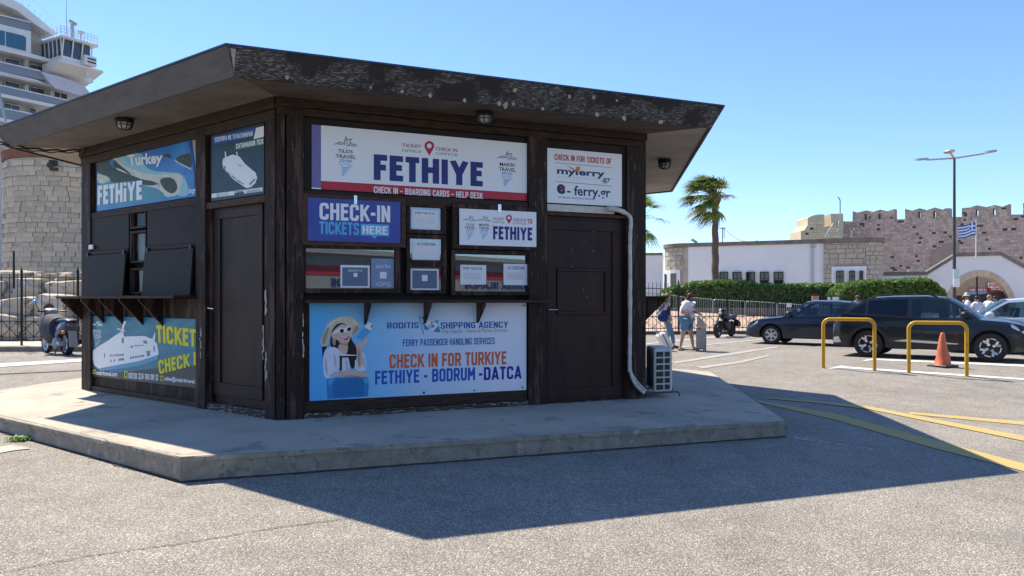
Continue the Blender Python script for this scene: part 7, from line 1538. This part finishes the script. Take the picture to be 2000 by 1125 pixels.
mb = MB(); mb.box(cp + Vector((0, 0, .02)), (.46, .44, .04), Matrix.Rotation(.5, 3, 'Z')); mb.build('base', blackp, cone, bevel=.008)
mb = MB(); sg_ = 20; prof = [(.185, .04), (.17, .06), (.135, .24), (.118, .33), (.10, .40), (.062, .62), (.05, .70), (.045, .735), (.03, .75), (0, .752)]; vv = []
for i, (r_, z) in enumerate(prof):
    for k in range(sg_): a = 2 * pi * k / sg_; rr = r_ * (1 + .10 * noise.noise(Vector((cos(a) * 1.3, sin(a) * 1.3, z * 7)))); vv.append(cp + Vector((rr * cos(a) + .012 * sin(z * 9), rr * sin(a), z)))
mb.add(vv, [(i * sg_ + k, i * sg_ + (k + 1) % sg_, (i + 1) * sg_ + (k + 1) % sg_, (i + 1) * sg_ + k) for i in range(len(prof) - 1) for k in range(sg_)]); mb.build('cone_body', om, cone, smooth=True)
# weed at the platform foot
wp = gp(36, 861); t = thing('weed', 'small bright green weed at the foot of the platform edge, far left', 'weed', tuple(wp)); wl = leafmat('weed_leaf', (.10, .22, .03), (.25, .42, .06), .3); mb = MB()
for k in range(150):
    a = rnd.uniform(0, 6.28); l = rnd.uniform(.02, .10); o_ = wp + Vector((rnd.gauss(0, .05), rnd.gauss(0, .03), 0)); d = Vector((cos(a) * l, sin(a) * l, rnd.uniform(.01, .06))); s_ = Vector((-sin(a), cos(a), 0)) * .008; mb.add([o_, o_ + d * .5 + s_ + Vector((0, 0, .015)), o_ + d, o_ + d * .5 - s_ + Vector((0, 0, .015))], [(0, 1, 2, 3)])
P(mb.build('leaves', wl, t), kind='stuff')
# ---------------------------------------------------------------- people
skm = mat('skin', (.55, .33, .24), (.48, .28, .20), 8, .55)
def cloth(n, c, v=.85): return mat(n, c, tuple(x * v for x in c), 6, .85, bump=.004, bscale=14)
def hand(V, parent, p, d, curl=.4):
    d = d.normalized(); up = Vector((0, 0, 1)); s_ = d.cross(up); s_ = s_.normalized() if s_.length > .1 else Vector((0, 1, 0)); mb = MB(); mb.tube([p, p + d * .03, p + d * .08], [.024, .030, .026], 6)
    for k, l in enumerate((.06, .075, .07, .055)): o_ = p + d * .075 + s_ * (k - 1.5) * .016; mb.tube([o_, o_ + d * l * .5 - up * .01, o_ + d * l * .8 - up * l * curl], [.0085, .008, .006], 5)
    o_ = p + d * .02 - s_ * .03; mb.tube([o_, o_ + d * .03 - s_ * .02, o_ + d * .055 - s_ * .015], [.011, .010, .007], 5); mb.v = [V(*q) for q in mb.v]; mb.build('hand', skm, parent, smooth=True)
def person(label, x, y, rz, h=1.65, bulk=1.0, arms=None, legs=None, top=None, sleeves=.5, bottom=None, leglen=1.0, hair=(.10, .05, .03), longhair=True, lean=0, hat=None, tw=1.0, glasses=False, headp=(0, 0), shoes=(.03, .03, .03), group=None):
    z0 = gh(x, y); c = thing('person', label, 'person', (x, y, z0), rz, group); k = h / 1.65; T = MW[c.name]; V = lambda a, b, z: T @ Vector((a * k, b * k, z * k)); B = bulk
    arms = arms or [[(.0, -.22, 1.12), (.06, -.23, .88)], [(.0, .22, 1.12), (.06, .23, .88)]]; legs = legs or [[(.02, -.10, .50), (-.03, -.10, .08)], [(.03, .10, .50), (.03, .10, .08)]]
    lx = lean; N_ = [(0, 0, .93, .125 * B, .155 * B), (lx * .3, 0, 1.10, .10 * B, .13 * B), (lx * .7, 0, 1.28, .11 * B, .15 * B), (lx, 0, 1.39, .06, .09), (lx + .01, 0, 1.45, .045, .045), (lx + .025 + headp[0], 0, 1.52, .062, .06), (lx + .03 + headp[0], 0, 1.58 + headp[1], .078, .07), (lx + .02 + headp[0], 0, 1.635 + headp[1], .05, .048)]
    E_ = [(i, i + 1) for i in range(7)]
    for si, (el, wr) in zip((-1, 1), arms): b = len(N_); N_ += [(lx, si * .165 * (.8 + .2 * B), 1.36, .052 * B), (*el, .040 * (.6 + .4 * B)), (*wr, .024)]; E_ += [(3, b), (b, b + 1), (b + 1, b + 2)]
    for si, (kn, an) in zip((-1, 1), legs): b = len(N_); N_ += [(0, si * .09 * B, .86, .085 * B), (*kn, .055 * (.5 + .5 * B)), (*an, .036), (an[0] + .10, an[1], .035, .030)]; E_ += [(0, b), (b, b + 1), (b + 1, b + 2), (b + 2, b + 3)]
    sc_ = lambda nd, add=0: [(n_[0] * k, n_[1] * k, n_[2] * k) + tuple((q + add) * k for q in (n_[3:] if len(n_) > 4 else (n_[3], n_[3]))) for n_ in nd]
    skin('body', sc_(N_), E_, skm, c)
    # face: nose, mouth, glasses, ears
    hx, hz = lx + .03 + headp[0], 1.57 + headp[1]; mb = MB(); mb.ball(V(hx + .078, 0, hz - .01), (.014, .012, .018), 6, 5); mb.ball(V(hx, -.073, hz), (.012, .008, .02), 6, 5); mb.ball(V(hx, .073, hz), (.012, .008, .02), 6, 5); mb.build('nose_and_ears', skm, c, smooth=True)
    mb = MB(); mb.ball(V(hx + .068, 0, hz - .045), (.008, .02, .005), 6, 4); mb.build('mouth', mat('lips', (.35, .08, .07)), c)
    mb = MB()
    for s_ in (-1, 1): mb.ball(V(hx + .066, s_ * .028, hz + .018), (.014, .024, .017) if glasses else (.006, .010, .006), 8, 5)
    if glasses: mb.tube([V(hx + .06, -.05, hz + .022), V(hx, -.078, hz + .018)], .004, 4); mb.tube([V(hx + .06, .05, hz + .022), V(hx, .078, hz + .018)], .004, 4)
    mb.build('sunglasses' if glasses else 'eyes', blackp, c, smooth=True)
    hm = mat('hair_%d' % (hair[0] * 1000), hair, tuple(q * .5 for q in hair), 30, .5, stretch=(1, 1, .2), bump=.006, bscale=40)
    if hair is not None:
        mb = MB(); mb.ball(V(hx - .015, 0, hz + .035), (.098 * k, .088 * k, .088 * k), 14, 9)
        if longhair:
            for k_ in range(16):
                a = pi * (.35 + 1.3 * k_ / 15); p0 = (hx - .01 + .07 * cos(a), .085 * sin(a), hz + .05); l = rnd.uniform(.22, .32); mb.tube([V(*p0), V(p0[0] - .03, p0[1] * 1.15, hz - .06), V(p0[0] - .05 + rnd.uniform(-.02, .02), p0[1] * 1.25, hz - l)], [.02, .034, .012], 5)
        mb.build('hair', hm, c, smooth=True)
    if hat:
        mb = MB(); mb.lathe([(0, .11), (.06, .10), (.085, .05), (.088, .0), (.14, -.015), (.14, -.022), (.0, -.01)], V(hx, 0, hz + .06), 16); mb.build('hat', cloth('hat_cream', hat), c, smooth=True)
    # top
    tn = [N_[0], N_[1], N_[2], N_[3]]; tn[0] = (0, 0, .90, .125 * B * tw, .155 * B * tw); te = [(0, 1), (1, 2), (2, 3)]
    if sleeves > 0:
        for si, (el, wr) in zip((-1, 1), arms):
            sh = Vector((lx, si * .165 * (.8 + .2 * B), 1.36)); e_ = Vector(el); b = len(tn); m_ = sh.lerp(e_, min(1, sleeves)); tn += [(*sh, .056 * B), (*m_, .052 * (.6 + .4 * B))]; te += [(3, b), (b, b + 1)]
            if sleeves > 1: m2_ = e_.lerp(Vector(wr), sleeves - 1); tn.append((*m2_, .034)); te.append((b + 1, b + 2))
    skin('top', sc_(tn, .014), te, top, c)
    bn = [(0, 0, .94, .095 * B, .115 * B)]; be = []
    for si, (kn, an) in zip((-1, 1), legs):
        hp = Vector((0, si * .09 * B, .84)); kv = Vector(kn); av = Vector(an); b = len(bn); bn.append((*hp, .092 * B)); be.append((0, b))
        if leglen <= 1: m_ = hp.lerp(kv, leglen); bn.append((*m_, .078 * (.4 + .6 * B))); be.append((b, b + 1))
        else: bn += [(*kv, .064 * (.5 + .5 * B)), (*kv.lerp(av, leglen - 1), .052)]; be += [(b, b + 1), (b + 1, b + 2)]
    skin('shorts' if leglen <= 1 else 'trousers', sc_(bn, .012), be, bottom, c)
    shm = cloth('shoe_%d' % (shoes[0] * 1000), shoes)
    for kn, an in legs: mb = MB(); mb.ball(V(an[0] + .04, an[1], .035), (.13 * k, .05 * k, .04 * k), 10, 6); mb.v = [T @ (Matrix.Rotation(0, 4, 'Z') @ (T.inverted() @ q)) for q in mb.v]; mb.build('shoe', shm, c, smooth=True)
    for (el, wr) in arms: hand(V, c, Vector(wr), Vector(wr) - Vector(el))
    return c, V
def suitcase(label, p, rz, tilt, w_, d_, h_, m, handle, group=None):
    c = thing('suitcase', label, 'suitcase', tuple(p), rz, group); T = MW[c.name] @ Matrix.Rotation(tilt, 4, 'Y'); V = lambda a, b, z: T @ Vector((a, b, z)); mb = MB(); mb.prism([V(-d_ / 2, -w_ / 2, .06), V(d_ / 2, -w_ / 2, .06), V(d_ / 2, w_ / 2, .06), V(-d_ / 2, w_ / 2, .06)], V(0, 0, h_) - V(0, 0, 0)); mb.build('shell', m, c, bevel=.03)
    mb = MB(); mb.prism([V(-.012, -w_ / 2 - .003, .058), V(.012, -w_ / 2 - .003, .058), V(.012, w_ / 2 + .003, .058), V(-.012, w_ / 2 + .003, .058)], V(0, 0, h_ + .005) - V(0, 0, 0)); mb.build('zip_band', blackp, c)
    for s_ in (-1, 1):
        for q in (-1, 1): mb = MB(); mb.cyl(V(q * d_ * .38, s_ * w_ * .4 - .012, .03), V(q * d_ * .38, s_ * w_ * .4 + .012, .03), .03, seg=10); mb.build('wheel', blackp, c)
    mb = MB(); mb.tube([V(-d_ * .3, -w_ * .25, h_ + .05), V(-d_ * .3, -w_ * .25, h_ + handle), V(-d_ * .3, w_ * .25, h_ + handle), V(-d_ * .3, w_ * .25, h_ + .05)], .012, 6); mb.build('handle', galv, c, smooth=True)
    if d_ < .3:
        mb = MB()
        for k in range(5): y_ = -w_ * .38 + k * w_ * .19; mb.prism([V(d_ / 2, y_, .12), V(d_ / 2, y_ + .015, .12), V(d_ / 2, y_ + .015, h_), V(d_ / 2, y_, h_)], V(.006, 0, 0) - V(0, 0, 0))
        mb.build('ribs', m, c)
    return c
wsh = cloth('white_shirt', (.72, .70, .74), .9); jeanb = cloth('light_denim', (.12, .26, .40), .75); jean = cloth('washed_jeans', (.17, .26, .36), .7); dark = cloth('black_vest', (.02, .02, .024)); bagb = cloth('navy_bag', (.02, .045, .16), .7)
p2 = gp(1341, 684.5)
w2, V2 = person('woman in a white T-shirt and light denim shorts looking at her phone beside a suitcase', p2.x, p2.y, R(-30), 1.66, 1.62, arms=[[(-.06, -.33, 1.08), (.22, -.22, 1.08)], [(.16, .32, 1.14), (.40, .16, 1.00)]], legs=[[(-.06, -.14, .48), (-.14, -.15, .08)], [(.09, .14, .48), (.15, .15, .08)]], top=wsh, sleeves=.75, bottom=jeanb, leglen=.8, hair=(.13, .045, .022), lean=.05, headp=(.05, -.03), glasses=True, tw=1.06, shoes=(.35, .25, .18))
mb = MB(); mb.ball(V2(.05, 0, 1.68), .045, 8, 6); mb.build('hair_bun', MATS['hair_130'], w2, smooth=True)
mb = MB(); mb.tube([V2(.0, -.20, 1.42), V2(.17, -.09, 1.25), V2(.20, .12, 1.0)], .012, 5); mb.tube([V2(.02, .16, 1.42), V2(.18, .12, 1.3), V2(.19, .1, 1.1)], [.04, .05, .03], 6); mb.build('bag_strap', cloth('dark_strap', (.05, .02, .03)), w2, smooth=True)
ph = V2(.28, -.17, 1.11); mb = MB(); mb.box(ph, (.03, .075, .14), Matrix.Rotation(-.9, 3, 'Y')); P(mb.build('phone', blackp, bevel=.004), 'smartphone held by the woman in the white T-shirt', 'phone')
s2p = gp(1369.5, 686); suitcase('silver-grey upright suitcase with a dark zip, right of the woman in the white T-shirt', s2p, R(60), 0, .25, .22, .60, mat('grey_case_fabric', (.33, .32, .31), (.26, .25, .245), 8, .7), .40)
mb = MB(); o_ = s2p + Vector((.02, -.02, .66)); mb.tube([o_ + Vector((-.05, 0, 0)), o_ + Vector((-.03, 0, .06)), o_ + Vector((-.04, .02, .16)), o_ + Vector((-.09, .02, .26)), o_ + Vector((-.11, .03, .34))], [.12, .15, .10, .05, .02], 12); mb.tube([o_ + Vector((.02, 0, .0)), o_ + Vector((.08, -.02, .10))], [.10, .06], 9); P(mb.build('draped_jacket', cloth('beige_jacket', (.52, .40, .32), .8), smooth=True), 'beige jacket bundled over the handle on top of the grey suitcase', 'jacket')
p1 = gp(1307, 681.5)
w1, V1 = person('woman in a black sleeveless top and pale jeans walking with a blue shoulder bag', p1.x, p1.y + .3, R(-12), 1.63, .98, arms=[[(-.05, -.22, 1.12), (.03, -.22, .88)], [(.05, .22, 1.12), (.12, .2, .9)]], legs=[[(.06, -.08, .50), (-.10, -.08, .09)], [(.14, .09, .50), (.20, .09, .08)]], top=dark, sleeves=0, bottom=jean, leglen=1.9, hair=(.30, .19, .09), glasses=True, shoes=(.04, .03, .03))
mb = MB(); bc = V1(-.12, -.27, .98); mb.ball(bc + Vector((0, 0, -.02)), (.17, .11, .15), 14, 9); mb.ball(bc + Vector((.02, 0, .08)), (.12, .09, .13), 10, 7); mb.build('b', bagb) if False else P(mb.build('shoulder_bag', bagb, smooth=True), 'blue shoulder bag hanging at the side of the woman in black', 'bag')
mb = MB(); mb.tube([V1(-.30, -.27, 1.05), V1(-.12, -.22, 1.3), V1(-.0, -.14, 1.44), V1(.03, -.2, 1.2), V1(.06, -.27, 1.02)], .022, 6); mb.build('bag_strap', bagb, w1, smooth=True)
s1p = gp(1303, 684); s1p.y -= .25; suitcase('white suitcase tilted back on its wheels, pulled by the woman in black', s1p, R(8), -R(27), .36, .24, .50, mat('white_case_shell', (.68, .67, .65), rough=.4), .42)
bgp = [(1675, 32, 'head of a brown-haired passer-by between the two dark cars', dict(hair=(.16, .07, .035), longhair=False), cloth('tan_shirt', (.3, .22, .16)), 1.62, -2),
       (1882, 30, 'dark-haired person in black left of the man in the cream hat', dict(hair=(.03, .02, .02), longhair=False), cloth('black_shirt', (.03, .03, .03)), 1.58, -1.2),
       (1890, 29, 'man in a cream hat and white shirt walking under the gateway arch', dict(hair=(.12, .1, .09), longhair=False, hat=(.62, .56, .46)), wsh, 1.66, 2.6),
       (1909, 28, 'person in a loose white shirt with their back to us, beside the cream hat man', dict(hair=(.05, .035, .03), longhair=False, bulk=1.25), cloth('pale_lilac_shirt', (.66, .66, .74)), 1.58, 1.7),
       (1932, 29.5, 'man with a shaved head and white shirt right of the back-turned person', dict(hair=(.42, .27, .2), longhair=False), wsh, 1.62, .5),
       (1945, 32, 'dark-haired person furthest right in the group by the arch', dict(hair=(.04, .025, .02), longhair=False), cloth('grey_shirt', (.10, .09, .09)), 1.60, 2.2)]
for u, YY, lb, kw, tp_, h_, rz in bgp:
    x = at(u, 585, YY).x; person(lb, x, YY, rz, h_, kw.pop('bulk', 1.05), top=tp_, sleeves=.7, bottom=jean, leglen=1.9, **kw)
# ---------------------------------------------------------------- ticket booth behind the photographer, seen only mirrored in the panes
BW_ = Wall((15.5, -3.6), (3.2, -3.2)); bt = thing('ticket_booth', 'white ticket booth with a red band, mirrored in the kiosk windows', 'booth', (9, -4, gh(9, -4)))
mb = MB(); BW_.box(mb, 0, BW_.len, -.2, 2.9, -3, 0); mb.build('wall', mat('booth_white', (.30, .30, .29), (.24, .24, .23), 2, .6), bt)
mb = MB(); BW_.box(mb, -.1, BW_.len + .1, 2.9, 3.05, -3.3, .3); mb.build('roof', mat('booth_roof', (.3, .3, .3)), bt)
mb = MB(); BW_.box(mb, 0, BW_.len, 2.28, 2.55, 0, .02); mb.build('red_band', red, bt); mb = MB(); BW_.box(mb, .5, BW_.len - .5, 1.0, 1.7, 0, .02); mb.build('window_strip', wind_dark, bt)
mb = MB(); vv, ff = text_poly('GREEK ISLANDS', .03); mb.add([BW_.pt(7 + 3.2 * x, 1.95 + .24 * y, .03) for x, y in vv], ff); mb.build('lettering', navy, bt)
mb = MB(); vv, ff = text_poly('GREEK ISLANDS', .03); mb.add([BW_.pt(1.5 + 3.2 * x, 1.95 + .24 * y, .03) for x, y in vv], ff); mb.build('lettering', navy, bt)
